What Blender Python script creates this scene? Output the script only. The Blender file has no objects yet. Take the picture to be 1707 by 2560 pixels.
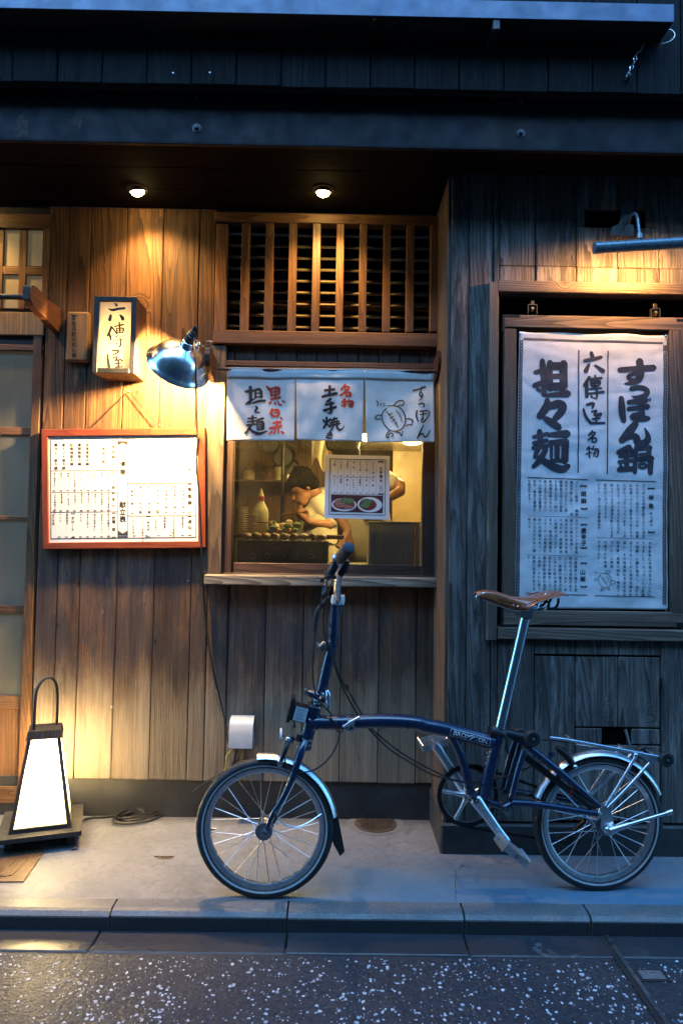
import bpy, math, random
from mathutils import Vector, Matrix, noise
random.seed(7)
R = math.radians
sc = bpy.context.scene
col = sc.collection

# ------------------------------------------------------------------ camera
CAM = Vector((0.0, -2.70, 1.08))
PITCH, ROLL, YAW, FPX = R(2.5), R(0.9), R(0.4), 1707.0
_f = Vector((math.sin(YAW)*math.cos(PITCH), math.cos(YAW)*math.cos(PITCH), math.sin(PITCH)))
_r0 = Vector((math.cos(YAW), -math.sin(YAW), 0))
_u0 = _r0.cross(_f)
_r = _r0*math.cos(ROLL) + _u0*math.sin(ROLL)
_u = _u0*math.cos(ROLL) - _r0*math.sin(ROLL)
cd = bpy.data.cameras.new('camera')
cam = bpy.data.objects.new('camera', cd); col.objects.link(cam)
cd.sensor_fit = 'VERTICAL'; cd.sensor_height = 36.0; cd.lens = 36.0*FPX/2560.0
cd.clip_start = 0.05; cd.clip_end = 200
cam.matrix_world = Matrix.Translation(CAM) @ Matrix((_r, _u, -_f)).transposed().to_4x4()
sc.camera = cam

# ------------------------------------------------------------------ dusk sky
W = bpy.data.worlds.new('World'); sc.world = W; W.use_nodes = True
_n = W.node_tree.nodes; _l = W.node_tree.links
_sky = _n.new('ShaderNodeTexSky'); _sky.sky_type = 'NISHITA'; _sky.sun_disc = False
_sky.sun_elevation = R(9); _sky.sun_rotation = R(200); _sky.ozone_density = 4.0
_tint = _n.new('ShaderNodeMix'); _tint.data_type = 'RGBA'; _tint.blend_type = 'MULTIPLY'
_tint.inputs[0].default_value = 1.0
_tint.inputs[7].default_value = (1.50, 2.75, 3.6, 1)     # camera set for the warm lamps: daylight reads blue
_l.new(_sky.outputs[0], _tint.inputs[6]); _l.new(_tint.outputs[2], _n['Background'].inputs[0])
_n['Background'].inputs[1].default_value = 0.15
# the sun has set behind the houses: what is left of it is a weak, very soft blue-grey light from above the alley
sd = bpy.data.lights.new('sun', 'SUN'); sd.energy = 0.7; sd.angle = R(60); sd.color = (0.42, 0.75, 1.0)
so = bpy.data.objects.new('sun', sd); col.objects.link(so); so.rotation_euler = (R(38), 0, R(-8))
sc.view_settings.view_transform = 'Standard'; sc.view_settings.look = 'None'
sc.view_settings.exposure = 2.0; sc.view_settings.gamma = 1.0; sc.view_settings.use_curve_mapping = False
sc.cycles.use_denoising = True
sc.cycles.max_bounces = 7; sc.cycles.diffuse_bounces = 3; sc.cycles.glossy_bounces = 4
sc.cycles.transparent_max_bounces = 10; sc.cycles.sample_clamp_indirect = 6.0
sc.cycles.caustics_reflective = False; sc.cycles.caustics_refractive = False

# ------------------------------------------------------------------ helpers
def ray(px, py):
    return (_f*FPX + _r*(px-853.5) - _u*(py-1280.0))
def P(px, py, Y):
    """the point of the upright plane y = Y that the photograph shows at (px, py)"""
    d = ray(px, py); t = (Y-CAM.y)/d.y
    return CAM + d*t
def G(px, py, z=0.0):
    """the point of the level plane z that the photograph shows at (px, py)"""
    d = ray(px, py); t = (z-CAM.z)/d.z
    return CAM + d*t
def XZ(px0, py0, px1, py1, Y):
    my, mx = (py0+py1)/2, (px0+px1)/2
    return P(px0, my, Y).x, P(px1, my, Y).x, P(mx, py1, Y).z, P(mx, py0, Y).z

def tag(o, label=None, cat=None, group=None, kind=None):
    if label: o['label'] = label
    if cat: o['category'] = cat
    if group: o['group'] = group
    if kind: o['kind'] = kind
    return o
def thing(name, label, cat, loc=(0, 0, 0), group=None):
    o = bpy.data.objects.new(name, None); col.objects.link(o); o.location = loc
    o.empty_display_size = 0.1
    return tag(o, label, cat, group)
def structure(name, loc=(0, 0, 0)):
    o = bpy.data.objects.new(name, None); col.objects.link(o); o.location = loc; o['kind'] = 'structure'
    return o

class MB:
    """collects geometry, then links it as one mesh object"""
    def __init__(s): s.v = []; s.f = []
    def add(s, vs, fs):
        n = len(s.v); s.v += [Vector(v) for v in vs]; s.f += [tuple(i+n for i in f) for f in fs]; return s
    def box(s, x0, x1, y0, y1, z0, z1, b=0.0):
        if x0 > x1: x0, x1 = x1, x0
        if y0 > y1: y0, y1 = y1, y0
        if z0 > z1: z0, z1 = z1, z0
        if b <= 0:
            return s.add([(x, y, z) for x in (x0, x1) for y in (y0, y1) for z in (z0, z1)],
                         [(0, 1, 3, 2), (4, 6, 7, 5), (0, 4, 5, 1), (2, 3, 7, 6), (0, 2, 6, 4), (1, 5, 7, 3)])
        b = min(b, (x1-x0)*.45, (y1-y0)*.45, (z1-z0)*.45)
        lo, hi = (x0, y0, z0), (x1, y1, z1); vs = []; idx = {}
        for a in range(3):                      # each corner gives three vertices, one lying on each face
            for cx in (0, 1):
                for cy in (0, 1):
                    for cz in (0, 1):
                        c = (cx, cy, cz); p = []
                        for k in range(3):
                            e = hi[k] if c[k] else lo[k]
                            p.append(e if k == a else (e-b if c[k] else e+b))
                        idx[(a, c)] = len(vs); vs.append(tuple(p))
        fs = []
        for a in range(3):
            o1, o2 = (a+1) % 3, (a+2) % 3
            for sd_ in (0, 1):
                q = []
                for (i, j) in ((0, 0), (1, 0), (1, 1), (0, 1)):
                    c = [0, 0, 0]; c[a] = sd_; c[o1] = i; c[o2] = j; q.append(idx[(a, tuple(c))])
                fs.append(tuple(q if sd_ else q[::-1]))
        for a in range(3):                      # edges along axis a
            o1, o2 = (a+1) % 3, (a+2) % 3
            for i in (0, 1):
                for j in (0, 1):
                    c0 = [0, 0, 0]; c0[o1] = i; c0[o2] = j; c1 = list(c0); c1[a] = 1
                    q = (idx[(o1, tuple(c0))], idx[(o1, tuple(c1))], idx[(o2, tuple(c1))], idx[(o2, tuple(c0))])
                    fs.append(q if (i == j) else q[::-1])
        for cx in (0, 1):
            for cy in (0, 1):
                for cz in (0, 1):
                    c = (cx, cy, cz); q = tuple(idx[(a, c)] for a in range(3))
                    fs.append(q if (cx+cy+cz) % 2 else q[::-1])
        return s.add(vs, fs)
    def boxpx(s, px0, py0, px1, py1, yf, yb, b=0.0):
        x0, x1, z0, z1 = XZ(px0, py0, px1, py1, yf); return s.box(x0, x1, yf, yb, z0, z1, b)
    def tube(s, pts, r, seg=10, cap=True, smooth=0, flat=None):
        """swept tube; r a number or one radius for each point; flat=(a,b) squashes the section"""
        pts = [Vector(p) for p in pts]; rr = list(r) if hasattr(r, '__len__') else [r]*len(pts)
        for _ in range(smooth):
            np_, nr = [pts[0]], [rr[0]]
            for i in range(len(pts)-1):
                np_ += [pts[i]*.75+pts[i+1]*.25, pts[i]*.25+pts[i+1]*.75]; nr += [rr[i]*.75+rr[i+1]*.25, rr[i]*.25+rr[i+1]*.75]
            pts, rr = np_+[pts[-1]], nr+[rr[-1]]
        vs, fs, nrm = [], [], None; n = len(pts)
        for i, p in enumerate(pts):
            t = (pts[min(i+1, n-1)]-pts[max(i-1, 0)])
            t = t.normalized() if t.length > 1e-9 else Vector((0, 0, 1))
            if nrm is None:
                a = Vector((0, 0, 1)) if abs(t.z) < .9 else Vector((0, 1, 0)); nrm = (a-t*a.dot(t)).normalized()
            else:
                nrm = nrm-t*nrm.dot(t)
                nrm = nrm.normalized() if nrm.length > 1e-6 else t.orthogonal().normalized()
            bn = t.cross(nrm); fa, fb = flat or (1, 1)
            for k in range(seg):
                a = 2*math.pi*k/seg; vs.append(p+(nrm*math.cos(a)*fa+bn*math.sin(a)*fb)*rr[i])
        for i in range(n-1):
            for k in range(seg):
                k2 = (k+1) % seg; fs.append((i*seg+k, i*seg+k2, (i+1)*seg+k2, (i+1)*seg+k))
        if cap: fs.append(tuple(range(seg))[::-1]); fs.append(tuple((n-1)*seg+k for k in range(seg)))
        return s.add(vs, fs)
    def lathe(s, prof, o, ax, seg=24, closed=False):
        """prof: (along axis, radius) pairs"""
        ax = Vector(ax).normalized(); o = Vector(o); a = ax.orthogonal().normalized(); b = ax.cross(a); vs, fs = [], []
        m = len(prof)
        for k in range(seg):
            th = 2*math.pi*k/seg; d = a*math.cos(th)+b*math.sin(th)
            for (h, r) in prof: vs.append(o+ax*h+d*r)
        for k in range(seg):
            k2 = (k+1) % seg
            for i in range(m if closed else m-1):
                j = (i+1) % m; fs.append((k*m+i, k2*m+i, k2*m+j, k*m+j))
        return s.add(vs, fs)
    def prism(s, poly, vec):
        """flat outline swept along vec"""
        n = len(poly); vec = Vector(vec); poly = [Vector(p) for p in poly]
        return s.add(poly+[p+vec for p in poly], [tuple(range(n))[::-1], tuple(range(n, 2*n))]+[(i, (i+1) % n, n+(i+1) % n, n+i) for i in range(n)])
    def sphere(s, c, r, seg=12, ring=8, sc_=(1, 1, 1)):
        c = Vector(c); vs = [c+Vector((0, 0, r*sc_[2]))]; fs = []
        for i in range(1, ring):
            ph = math.pi*i/ring
            for k in range(seg):
                th = 2*math.pi*k/seg; vs.append(c+Vector((r*sc_[0]*math.sin(ph)*math.cos(th), r*sc_[1]*math.sin(ph)*math.sin(th), r*sc_[2]*math.cos(ph))))
        vs.append(c-Vector((0, 0, r*sc_[2]))); e = len(vs)-1
        for k in range(seg): fs.append((0, 1+k, 1+(k+1) % seg))
        for i in range(ring-2):
            for k in range(seg):
                a = 1+i*seg; fs.append((a+k, a+seg+k, a+seg+(k+1) % seg, a+(k+1) % seg))
        a = 1+(ring-2)*seg
        for k in range(seg): fs.append((e, a+(k+1) % seg, a+k))
        return s.add(vs, fs)
    def grid(s, nx, nz, fn, back=None):
        vs = [fn(i/nx, j/nz) for j in range(nz+1) for i in range(nx+1)]
        fs = [(j*(nx+1)+i, j*(nx+1)+i+1, (j+1)*(nx+1)+i+1, (j+1)*(nx+1)+i) for j in range(nz) for i in range(nx)]
        s.add(vs, fs)
        if back:                                # a second skin and the edges: real thickness
            n = len(vs); bk = [Vector(v)+Vector(back) for v in vs]
            fb = [tuple(i+n for i in f[::-1]) for f in fs]
            e = [(i, i+1) for i in range(nx)]+[(nz*(nx+1)+i+1, nz*(nx+1)+i) for i in range(nx)]
            e += [((j+1)*(nx+1), j*(nx+1)) for j in range(nz)]+[(j*(nx+1)+nx, (j+1)*(nx+1)+nx) for j in range(nz)]
            base = len(s.v)-n; s.v += bk
            s.f += [tuple(i+base for i in f) for f in fb]+[(base+b, base+a, base+a+n, base+b+n) for a, b in e]
        return s
    def build(s, name, mat, parent=None, smooth=False, kind=None, label=None):
        off = Vector((0, 0, 0)); q = parent
        while q is not None: off = off+q.location; q = q.parent
        me = bpy.data.meshes.new(name); me.from_pydata([tuple(v-off) for v in s.v], [], s.f)
        if smooth:
            me.polygons.foreach_set('use_smooth', [True]*len(me.polygons))
            if smooth != 'all':
                try: me.set_sharp_from_angle(angle=R(38))
                except Exception: pass
        me.materials.append(M[mat] if isinstance(mat, str) else mat); me.update()
        o = bpy.data.objects.new(name, me); col.objects.link(o); o.parent = parent
        if kind: o['kind'] = kind
        if label: o['label'] = label
        return o
def copy_tree(o, parent=None, loc=None):
    c = o.copy(); col.objects.link(c); c.parent = parent
    if loc is not None: c.location = loc
    for ch in list(o.children): copy_tree(ch, c)
    return c

# ------------------------------------------------------------------ materials
M = {}
def new_mat(name):
    m = bpy.data.materials.new(name); m.use_nodes = True; M[name] = m
    nt = m.node_tree; return m, nt, nt.nodes, nt.links, nt.nodes['Principled BSDF']
class NB:
    def __init__(s, nt): s.nt = nt; s.n = nt.nodes; s.l = nt.links
    def put(s, sock, v):
        if hasattr(v, 'is_output'): s.l.new(v, sock)
        elif v is not None: sock.default_value = v
    def math(s, op, a, b=None, c=None, clamp=False):
        n = s.n.new('ShaderNodeMath'); n.operation = op; n.use_clamp = clamp
        s.put(n.inputs[0], a); s.put(n.inputs[1], b)
        if c is not None: s.put(n.inputs[2], c)
        return n.outputs[0]
    def mix(s, f, a, b, bt='MIX'):
        n = s.n.new('ShaderNodeMix'); n.data_type = 'RGBA'; n.blend_type = bt
        s.put(n.inputs[0], f); s.put(n.inputs[6], a if hasattr(a, 'is_output') else (*a, 1)); s.put(n.inputs[7], b if hasattr(b, 'is_output') else (*b, 1))
        return n.outputs[2]
    def noise(s, vec, scale, detail=3, rough=.55, dist=0):
        n = s.n.new('ShaderNodeTexNoise'); s.put(n.inputs['Vector'], vec); n.inputs['Scale'].default_value = scale
        n.inputs['Detail'].default_value = detail; n.inputs['Roughness'].default_value = rough; n.inputs['Distortion'].default_value = dist
        return n.outputs[0]
    def mapr(s, v, a, b, c=0.0, d=1.0, smooth=False):
        n = s.n.new('ShaderNodeMapRange'); n.clamp = True
        if smooth: n.interpolation_type = 'SMOOTHSTEP'
        s.put(n.inputs[0], v)
        for i, x in enumerate((a, b, c, d)): n.inputs[i+1].default_value = x
        return n.outputs[0]
    def vscale(s, v, sc3, off=None):
        n = s.n.new('ShaderNodeMapping'); s.put(n.inputs[0], v); n.inputs[3].default_value = sc3
        if off is not None: s.put(n.inputs[1], off)
        return n.outputs[0]
    def bump(s, h, strength, dist=.002, normal=None):
        n = s.n.new('ShaderNodeBump'); n.inputs['Strength'].default_value = strength; n.inputs['Distance'].default_value = dist
        s.put(n.inputs['Height'], h)
        if normal is not None: s.put(n.inputs['Normal'], normal)
        return n.outputs[0]
    def xyz(s, v):
        n = s.n.new('ShaderNodeSeparateXYZ'); s.put(n.inputs[0], v); return n.outputs
    def obj(s): return s.n.new('ShaderNodeTexCoord').outputs['Object']
    def pos(s): return s.n.new('ShaderNodeNewGeometry').outputs['Position']
    def rnd(s): return s.n.new('ShaderNodeObjectInfo').outputs['Random']
    def comb(s, x, y, z):
        n = s.n.new('ShaderNodeCombineXYZ')
        for i, q in enumerate((x, y, z)): s.put(n.inputs[i], q)
        return n.outputs[0]
    def vadd(s, a, b):
        n = s.n.new('ShaderNodeVectorMath'); n.operation = 'ADD'; s.put(n.inputs[0], a); s.put(n.inputs[1], b); return n.outputs[0]

def wood(name, dark, mid, light, axis='Z', rough=.7, tone=.5, knots=.82, weather=None, bump=.5, ring=16, spec=.35):
    ring = ring*1.9
    m, nt, n, l, b = new_mat(name); k = NB(nt)
    rnd = k.rnd(); r2 = k.math('FRACT', k.math('MULTIPLY', rnd, 17.31)); r3 = k.math('FRACT', k.math('MULTIPLY', rnd, 91.7))
    off = k.comb(k.math('MULTIPLY', rnd, 31.0), k.math('MULTIPLY', r2, 23.0), k.math('MULTIPLY', r3, 41.0))
    v = k.vadd(k.obj(), off)
    # knots: a few cells of a voronoi
    vo = n.new('ShaderNodeTexVoronoi'); vo.inputs['Scale'].default_value = 5.2; l.new(v, vo.inputs['Vector'])
    keep = k.math('GREATER_THAN', k.xyz(vo.outputs['Color'])[0], knots)
    kd = vo.outputs['Distance']
    kmask = k.math('MULTIPLY', k.mapr(kd, .045, .095, 1, 0, True), keep)
    kswirl = k.math('MULTIPLY', k.mapr(kd, .02, .34, 1, 0, True), keep)
    grain = {'Z': (1, 1, .055), 'X': (.055, 1, 1), 'Y': (1, .055, 1)}[axis]
    vs = k.vscale(v, grain)
    low = k.noise(vs, 5.5, 2, .5)
    vd = k.vadd(vs, k.comb(*[(k.math('ADD', k.math('MULTIPLY', low, .22), k.math('MULTIPLY', kswirl, .05)) if a else 0.0) for a in
                             {'Z': (1, 1, 0), 'X': (0, 1, 1), 'Y': (1, 0, 1)}[axis]]))
    wv = n.new('ShaderNodeTexWave'); wv.wave_type = 'BANDS'; wv.bands_direction = 'DIAGONAL'; wv.wave_profile = 'SAW'
    l.new(vd, wv.inputs['Vector']); wv.inputs['Scale'].default_value = ring; wv.inputs['Distortion'].default_value = 3.2
    wv.inputs['Detail'].default_value = 2; wv.inputs['Detail Scale'].default_value = 1.6
    fib = k.noise(k.vscale(v, {'Z': (1, 1, .012), 'X': (.012, 1, 1), 'Y': (1, .012, 1)}[axis]), 260, 3, .65)
    blotch = k.noise(k.vscale(v, {'Z': (1, 1, .35), 'X': (.35, 1, 1), 'Y': (1, .35, 1)}[axis]), 7, 4, .65, .6)
    streak = k.noise(k.vscale(v, {'Z': (1, 1, .04), 'X': (.04, 1, 1), 'Y': (1, .04, 1)}[axis]), 34, 4, .7)
    ringc = k.mapr(wv.outputs[1], .15, .95)
    c = k.mix(ringc, light, mid)
    c = k.mix(k.math('MULTIPLY', k.math('POWER', ringc, 3.0), .8), c, dark)
    c = k.mix(k.math('MULTIPLY', k.mapr(streak, .44, .66), .85), c, dark)
    c = k.mix(k.math('MULTIPLY', k.mapr(blotch, .42, .70), .8), c, dark)
    if weather:
        c = weather(k, c, v, streak, blotch)
    c = k.mix(k.math('MULTIPLY', kmask, .8), c, tuple(x*.45 for x in dark))
    c = k.mix(k.math('MULTIPLY', k.mapr(fib, .3, .7), .5), c, k.mix(1.0, c, (.45, .42, .4), 'MULTIPLY'))
    br = k.math('ADD', k.math('MULTIPLY', rnd, tone), 1-tone/2)
    c = k.mix(1.0, c, k.comb(br, br, br), 'MULTIPLY')
    l.new(c, b.inputs['Base Color'])
    b.inputs['Specular IOR Level'].default_value = spec
    l.new(k.mapr(fib, .2, .8, rough-.12, min(1, rough+.18)), b.inputs['Roughness'])
    h = k.math('ADD', k.math('MULTIPLY', ringc, -.35), k.math('ADD', k.math('MULTIPLY', fib, .9), k.math('MULTIPLY', streak, .6)))
    h = k.math('SUBTRACT', h, k.math('MULTIPLY', kmask, .8))
    l.new(k.bump(h, bump, .0025), b.inputs['Normal'])
    return m
def simple(name, c, rough=.6, metal=0.0, var=.25, scale=30, bump=.15, bscale=None, coat=0.0, spec=.5, dirt=None, rvar=.12):
    m, nt, n, l, b = new_mat(name); k = NB(nt); v = k.obj()
    a = k.noise(v, scale, 5, .6); lo = tuple(x*(1-var) for x in c); hi = tuple(min(1, x*(1+var)) for x in c)
    cc = k.mix(k.mapr(a, .3, .7), lo, hi)
    if dirt: cc = k.mix(k.math('MULTIPLY', k.mapr(k.noise(v, scale*.35, 5, .7, .5), .5, .72), dirt[1]), cc, dirt[0])
    l.new(cc, b.inputs['Base Color']); b.inputs['Metallic'].default_value = metal
    l.new(k.mapr(k.noise(v, scale*1.7, 3), .3, .7, max(.03, rough-rvar), min(1, rough+rvar)), b.inputs['Roughness'])
    b.inputs['Specular IOR Level'].default_value = spec
    if coat: b.inputs['Coat Weight'].default_value = coat; b.inputs['Coat Roughness'].default_value = .12
    if bump: l.new(k.bump(k.noise(v, bscale or scale*4, 4, .6), bump, .001), b.inputs['Normal'])
    return m
def emit(name, c, s, base=(.8, .8, .8)):
    m, nt, n, l, b = new_mat(name); b.inputs['Base Color'].default_value = (*base, 1); b.inputs['Roughness'].default_value = .6
    b.inputs['Emission Color'].default_value = (*c, 1); b.inputs['Emission Strength'].default_value = s
    return m

# weathering of the tall shop wall: bare and bleached near the ground, painted paler there for the lantern's light, a ragged dark water stain above it
def weather_left(k, c, v, streak, blotch):
    p = k.pos(); z = k.xyz(p)[2]; x = k.xyz(p)[0]
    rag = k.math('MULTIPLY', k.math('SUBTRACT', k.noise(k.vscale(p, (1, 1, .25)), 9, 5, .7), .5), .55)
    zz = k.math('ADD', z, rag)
    bleach_glow = k.mapr(zz, .34, .66, 1, 0, True)
    c = k.mix(k.math('MULTIPLY', bleach_glow, .8), c, k.mix(k.mapr(streak, .3, .7), (.34, .275, .195), (.18, .13, .085)))
    bl2 = k.noise(k.vscale(p, (1, 1, .3)), 6.5, 6, .72, .8)
    st = k.math('MULTIPLY', k.mapr(zz, .46, .66, 0, 1, True), k.mapr(zz, .92, 1.25, 1, 0, True))
    st = k.math('MULTIPLY', st, k.mapr(bl2, .36, .50, 0, 1))
    c = k.mix(k.math('MULTIPLY', st, .92), c, k.mix(k.mapr(streak, .35, .65), (.078, .054, .047), (.032, .022, .020)))
    red = k.math('MULTIPLY', k.mapr(zz, .62, .85, 0, 1, True), k.math('MULTIPLY', k.mapr(zz, 1.12, 1.45, 1, 0, True), k.mapr(k.noise(k.vscale(p, (1, 1, .2)), 15, 6, .75, .5), .46, .6)))
    c = k.mix(k.math('MULTIPLY', red, .75), c, k.mix(k.mapr(streak, .35, .65), (.22, .115, .062), (.10, .047, .025)))
    scuff = k.mapr(k.noise(k.vscale(p, (1, 1, .6)), 55, 6, .8, .3), .60, .70)
    c = k.mix(k.math('MULTIPLY', k.math('MULTIPLY', scuff, k.mapr(zz, 1.25, .8, 0, 1)), .5), c, (.25, .19, .14))
    pale = k.math('MULTIPLY', k.mapr(k.noise(k.vscale(p, (1, 1, .18)), 23, 5, .75), .62, .72), k.mapr(zz, 1.3, .9, 0, 1))
    return k.mix(k.math('MULTIPLY', pale, .55), c, (.30, .25, .20))
def weather_right(k, c, v, streak, blotch):
    p = k.pos(); z = k.xyz(p)[2]
    g = k.noise(k.vscale(p, (1, 1, .12)), 30, 5, .75)
    c = k.mix(k.math('MULTIPLY', k.mapr(g, .5, .64), .7), c, (.27, .25, .225))
    low = k.mapr(k.math('ADD', z, k.math('MULTIPLY', k.noise(p, 9, 4), .3)), .18, .5, 1, 0, True)
    return k.mix(k.math('MULTIPLY', low, .35), c, (.05, .06, .05))

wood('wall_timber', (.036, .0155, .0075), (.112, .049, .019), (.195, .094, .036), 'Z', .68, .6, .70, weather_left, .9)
wood('wall_timber_far', (.034, .029, .027), (.100, .084, .073), (.19, .162, .142), 'Z', .72, .55, .74, weather_right, 1.0, 20)
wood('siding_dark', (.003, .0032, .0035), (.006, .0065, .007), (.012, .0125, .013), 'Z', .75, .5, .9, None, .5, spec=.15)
wood('joinery_v', (.075, .035, .016), (.165, .078, .033), (.225, .112, .05), 'Z', .5, .25, .93, None, .35, 22)
wood('joinery_h', (.075, .035, .016), (.165, .078, .033), (.225, .112, .05), 'X', .5, .25, .93, None, .35, 22)
wood('window_wood_v', (.05, .032, .022), (.12, .078, .05), (.2, .14, .09), 'Z', .65, .35, .88, None, .6, 18)
wood('window_wood_h', (.05, .032, .022), (.12, .078, .05), (.2, .14, .09), 'X', .65, .35, .88, None, .6, 18)
wood('sash_dark_v', (.03, .015, .010), (.068, .034, .022), (.105, .054, .034), 'Z', .5, .25, .9, None, .4, 18)
wood('sash_dark_h', (.03, .015, .010), (.068, .034, .022), (.105, .054, .034), 'X', .5, .25, .9, None, .4, 18)
wood('sill_grey', (.07, .06, .05), (.19, .155, .115), (.32, .27, .20), 'X', .75, .2, .88, None, .9, 22)
wood('case_wood_v', (.05, .036, .028), (.125, .088, .064), (.215, .155, .11), 'Z', .6, .3, .86, None, .6, 18)
wood('case_wood_h', (.05, .036, .028), (.125, .088, .064), (.215, .155, .11), 'X', .6, .3, .86, None, .6, 18)
wood('bracket_wood', (.12, .045, .018), (.22, .085, .032), (.28, .115, .045), 'Y', .55, .2, .95, None, .3, 18)
wood('bracket_dark', (.03, .014, .009), (.06, .028, .017), (.085, .042, .026), 'Y', .5, .2, .95, None, .3, 18)
wood('plaque_wood', (.15, .085, .035), (.33, .2, .085), (.42, .27, .12), 'Z', .55, .1, .97, None, .4, 26)
wood('signbox_wood', (.05, .028, .015), (.115, .068, .035), (.17, .105, .055), 'Z', .5, .1, .95, None, .3, 22)
wood('red_frame_v', (.15, .028, .012), (.27, .055, .02), (.33, .075, .028), 'Z', .42, .1, .99, None, .12, 20, .5)
wood('red_frame_h', (.15, .028, .012), (.27, .055, .02), (.33, .075, .028), 'X', .42, .1, .99, None, .12, 20, .5)
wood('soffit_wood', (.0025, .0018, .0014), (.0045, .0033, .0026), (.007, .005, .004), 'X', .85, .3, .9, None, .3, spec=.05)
wood('lantern_wood', (.020, .019, .018), (.036, .034, .032), (.055, .052, .048), 'Z', .65, .2, .95, None, .4)
wood('kitchen_wood', (.09, .045, .018), (.18, .095, .04), (.25, .14, .06), 'Z', .5, .2, .95, None, .2)
simple('backing', (.02, .017, .015), .9)
simple('black_void', (.003, .003, .003), .95, spec=.0)
simple('plinth_black', (.014, .014, .015), .55, var=.4, scale=14, bump=.4, dirt=((.06, .055, .05), .5))
simple('plinth_stone', (.022, .023, .024), .6, var=.5, scale=12, bump=.5, dirt=((.05, .05, .048), .5))
simple('steel_beam_paint', (.005, .0055, .0085), .6, 0, .35, 9, .15, dirt=((.03, .02, .015), .55), spec=.2)
simple('gutter_metal', (.028, .05, .095), .35, .3, .2, 9, .1, spec=.6)
simple('bolt_metal', (.06, .062, .068), .45, .6)
simple('rust', (.030, .019, .014), .75, .3, .5, 60, .8)
simple('chrome', (.78, .79, .80), .14, 1.0, .05, 40, 0, rvar=.05)
simple('alloy', (.80, .81, .82), .34, 1.0, .1, 60, .05, rvar=.08)
simple('dull_steel', (.36, .37, .38), .38, 1.0, .15, 30, .08)
simple('dark_metal', (.03, .03, .032), .4, .6, .2, 40, .05)
simple('black_rubber', (.014, .014, .0145), .62, 0, .3, 60, .3, dirt=((.06, .056, .05), .45))
simple('black_plastic', (.014, .014, .015), .38, 0, .2, 60, .08)
simple('tyre_stripe', (.42, .44, .45), .45, 0, .1, 60, 0)
simple('navy_paint', (.004, .0145, .046), .28, 0, .12, 30, 0, coat=1.0, rvar=.05)
simple('decal_white', (.72, .74, .76), .5, 0, .04, 60, 0)
simple('orange_reflector', (.65, .07, .01), .35, 0, .1, 60, 0)
simple('red_detail', (.5, .02, .015), .4, 0, .1, 60, 0)
simple('saddle_leather', (.20, .062, .021), .30, 0, .3, 26, .12, 240, coat=.35)
simple('grip_brown', (.07, .045, .035), .8, 0, .2, 60, .3)
simple('grip_cap', (.035, .045, .06), .5, 0, .1, 60, 0)
simple('white_plastic', (.62, .61, .58), .45, 0, .06, 40, .02)
simple('grey_cover', (.40, .42, .44), .38, 0, .06, 30, .03)
simple('cord_black', (.012, .012, .012), .45, 0, .2, 60, 0)
simple('cord_yellow', (.45, .36, .05), .5, 0, .1, 60, 0)
simple('brass', (.45, .28, .09), .35, 1.0, .2, 40, .05)
simple('ink_black', (.012, .011, .012), .75, 0, .3, 80, 0)
simple('ink_navy', (.022, .024, .035), .8, 0, .25, 40, 0)
simple('ink_red', (.55, .035, .012), .75, 0, .3, 60, 0)
simple('ink_grey', (.10, .10, .10), .8, 0, .15, 60, 0)
simple('ink_orange', (.6, .2, .05), .8, 0, .15, 60, 0)
simple('paper', (.74, .72, .66), .55, 0, .03, 20, .04)
simple('paper_window', (.60, .61, .60), .55, 0, .04, 20, .04)
simple('skin', (.29, .135, .07), .55, 0, .12, 30, .05)
simple('hair', (.005, .004, .0035), .9, 0, .4, 90, .6, 160, spec=.15)
simple('shirt', (.58, .54, .44), .85, 0, .08, 20, .3, 60)
simple('apron', (.42, .38, .28), .85, 0, .1, 20, .3, 60)
simple('bottle_plastic', (.60, .55, .30), .4, 0, .06, 30, 0)
simple('plate_white', (.78, .72, .58), .25, 0, .05, 30, 0)
simple('grill_iron', (.07, .065, .06), .5, .4, .4, 30, .3)
simple('food', (.22, .09, .03), .5, 0, .6, 60, .8)
simple('food_pale', (.55, .42, .24), .5, 0, .3, 60, .5)
simple('food_green', (.12, .2, .05), .5, 0, .5, 60, .6)
simple('hood_steel', (.30, .27, .2), .35, .8, .15, 12, .05)
simple('kitchen_wall_tan', (.26, .19, .085), .45, 0, .18, 6, .05)
simple('kitchen_dark', (.035, .022, .014), .6, 0, .4, 12, .1)
simple('container_steel', (.74, .78, .82), .4, .15, .12, 14, .06)
simple('cast_iron', (.10, .075, .058), .6, .6, .4, 40, .5, dirt=((.16, .09, .05), .6))
simple('brass_plate', (.105, .068, .042), .55, .4, .35, 18, .3, dirt=((.09, .06, .04), .6))
simple('chip_pale', (.50, .52, .54), .5, 0, .75, 170, .1)
simple('leaf_brown', (.07, .045, .03), .8, 0, .4, 60, .2)
simple('opposite_timber', (.035, .03, .027), .7, 0, .4, 4, .2)
simple('lamp_glow_holder', (.03, .03, .03), .5)
emit('bulb_warm', (1, .64, .24), 1700)
emit('bulb_down', (1, .70, .24), 30)
m, nt, n, l, b = new_mat('lantern_paper'); k = NB(nt); v = k.obj()
cc = k.mix(k.mapr(k.noise(k.vscale(v, (1, 1, .4)), 60, 5, .7), .35, .7), (.93, .90, .80), (.84, .80, .68)); b.inputs['Roughness'].default_value = .8
l.new(cc, b.inputs['Base Color']); t = n.new('ShaderNodeBsdfTranslucent'); l.new(cc, t.inputs[0]); ms = n.new('ShaderNodeMixShader'); ms.inputs[0].default_value = .75
l.new(b.outputs[0], ms.inputs[1]); l.new(t.outputs[0], ms.inputs[2]); l.new(ms.outputs[0], n['Material Output'].inputs[0])
emit('kitchen_lamp', (1, .74, .25), 14)

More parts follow.
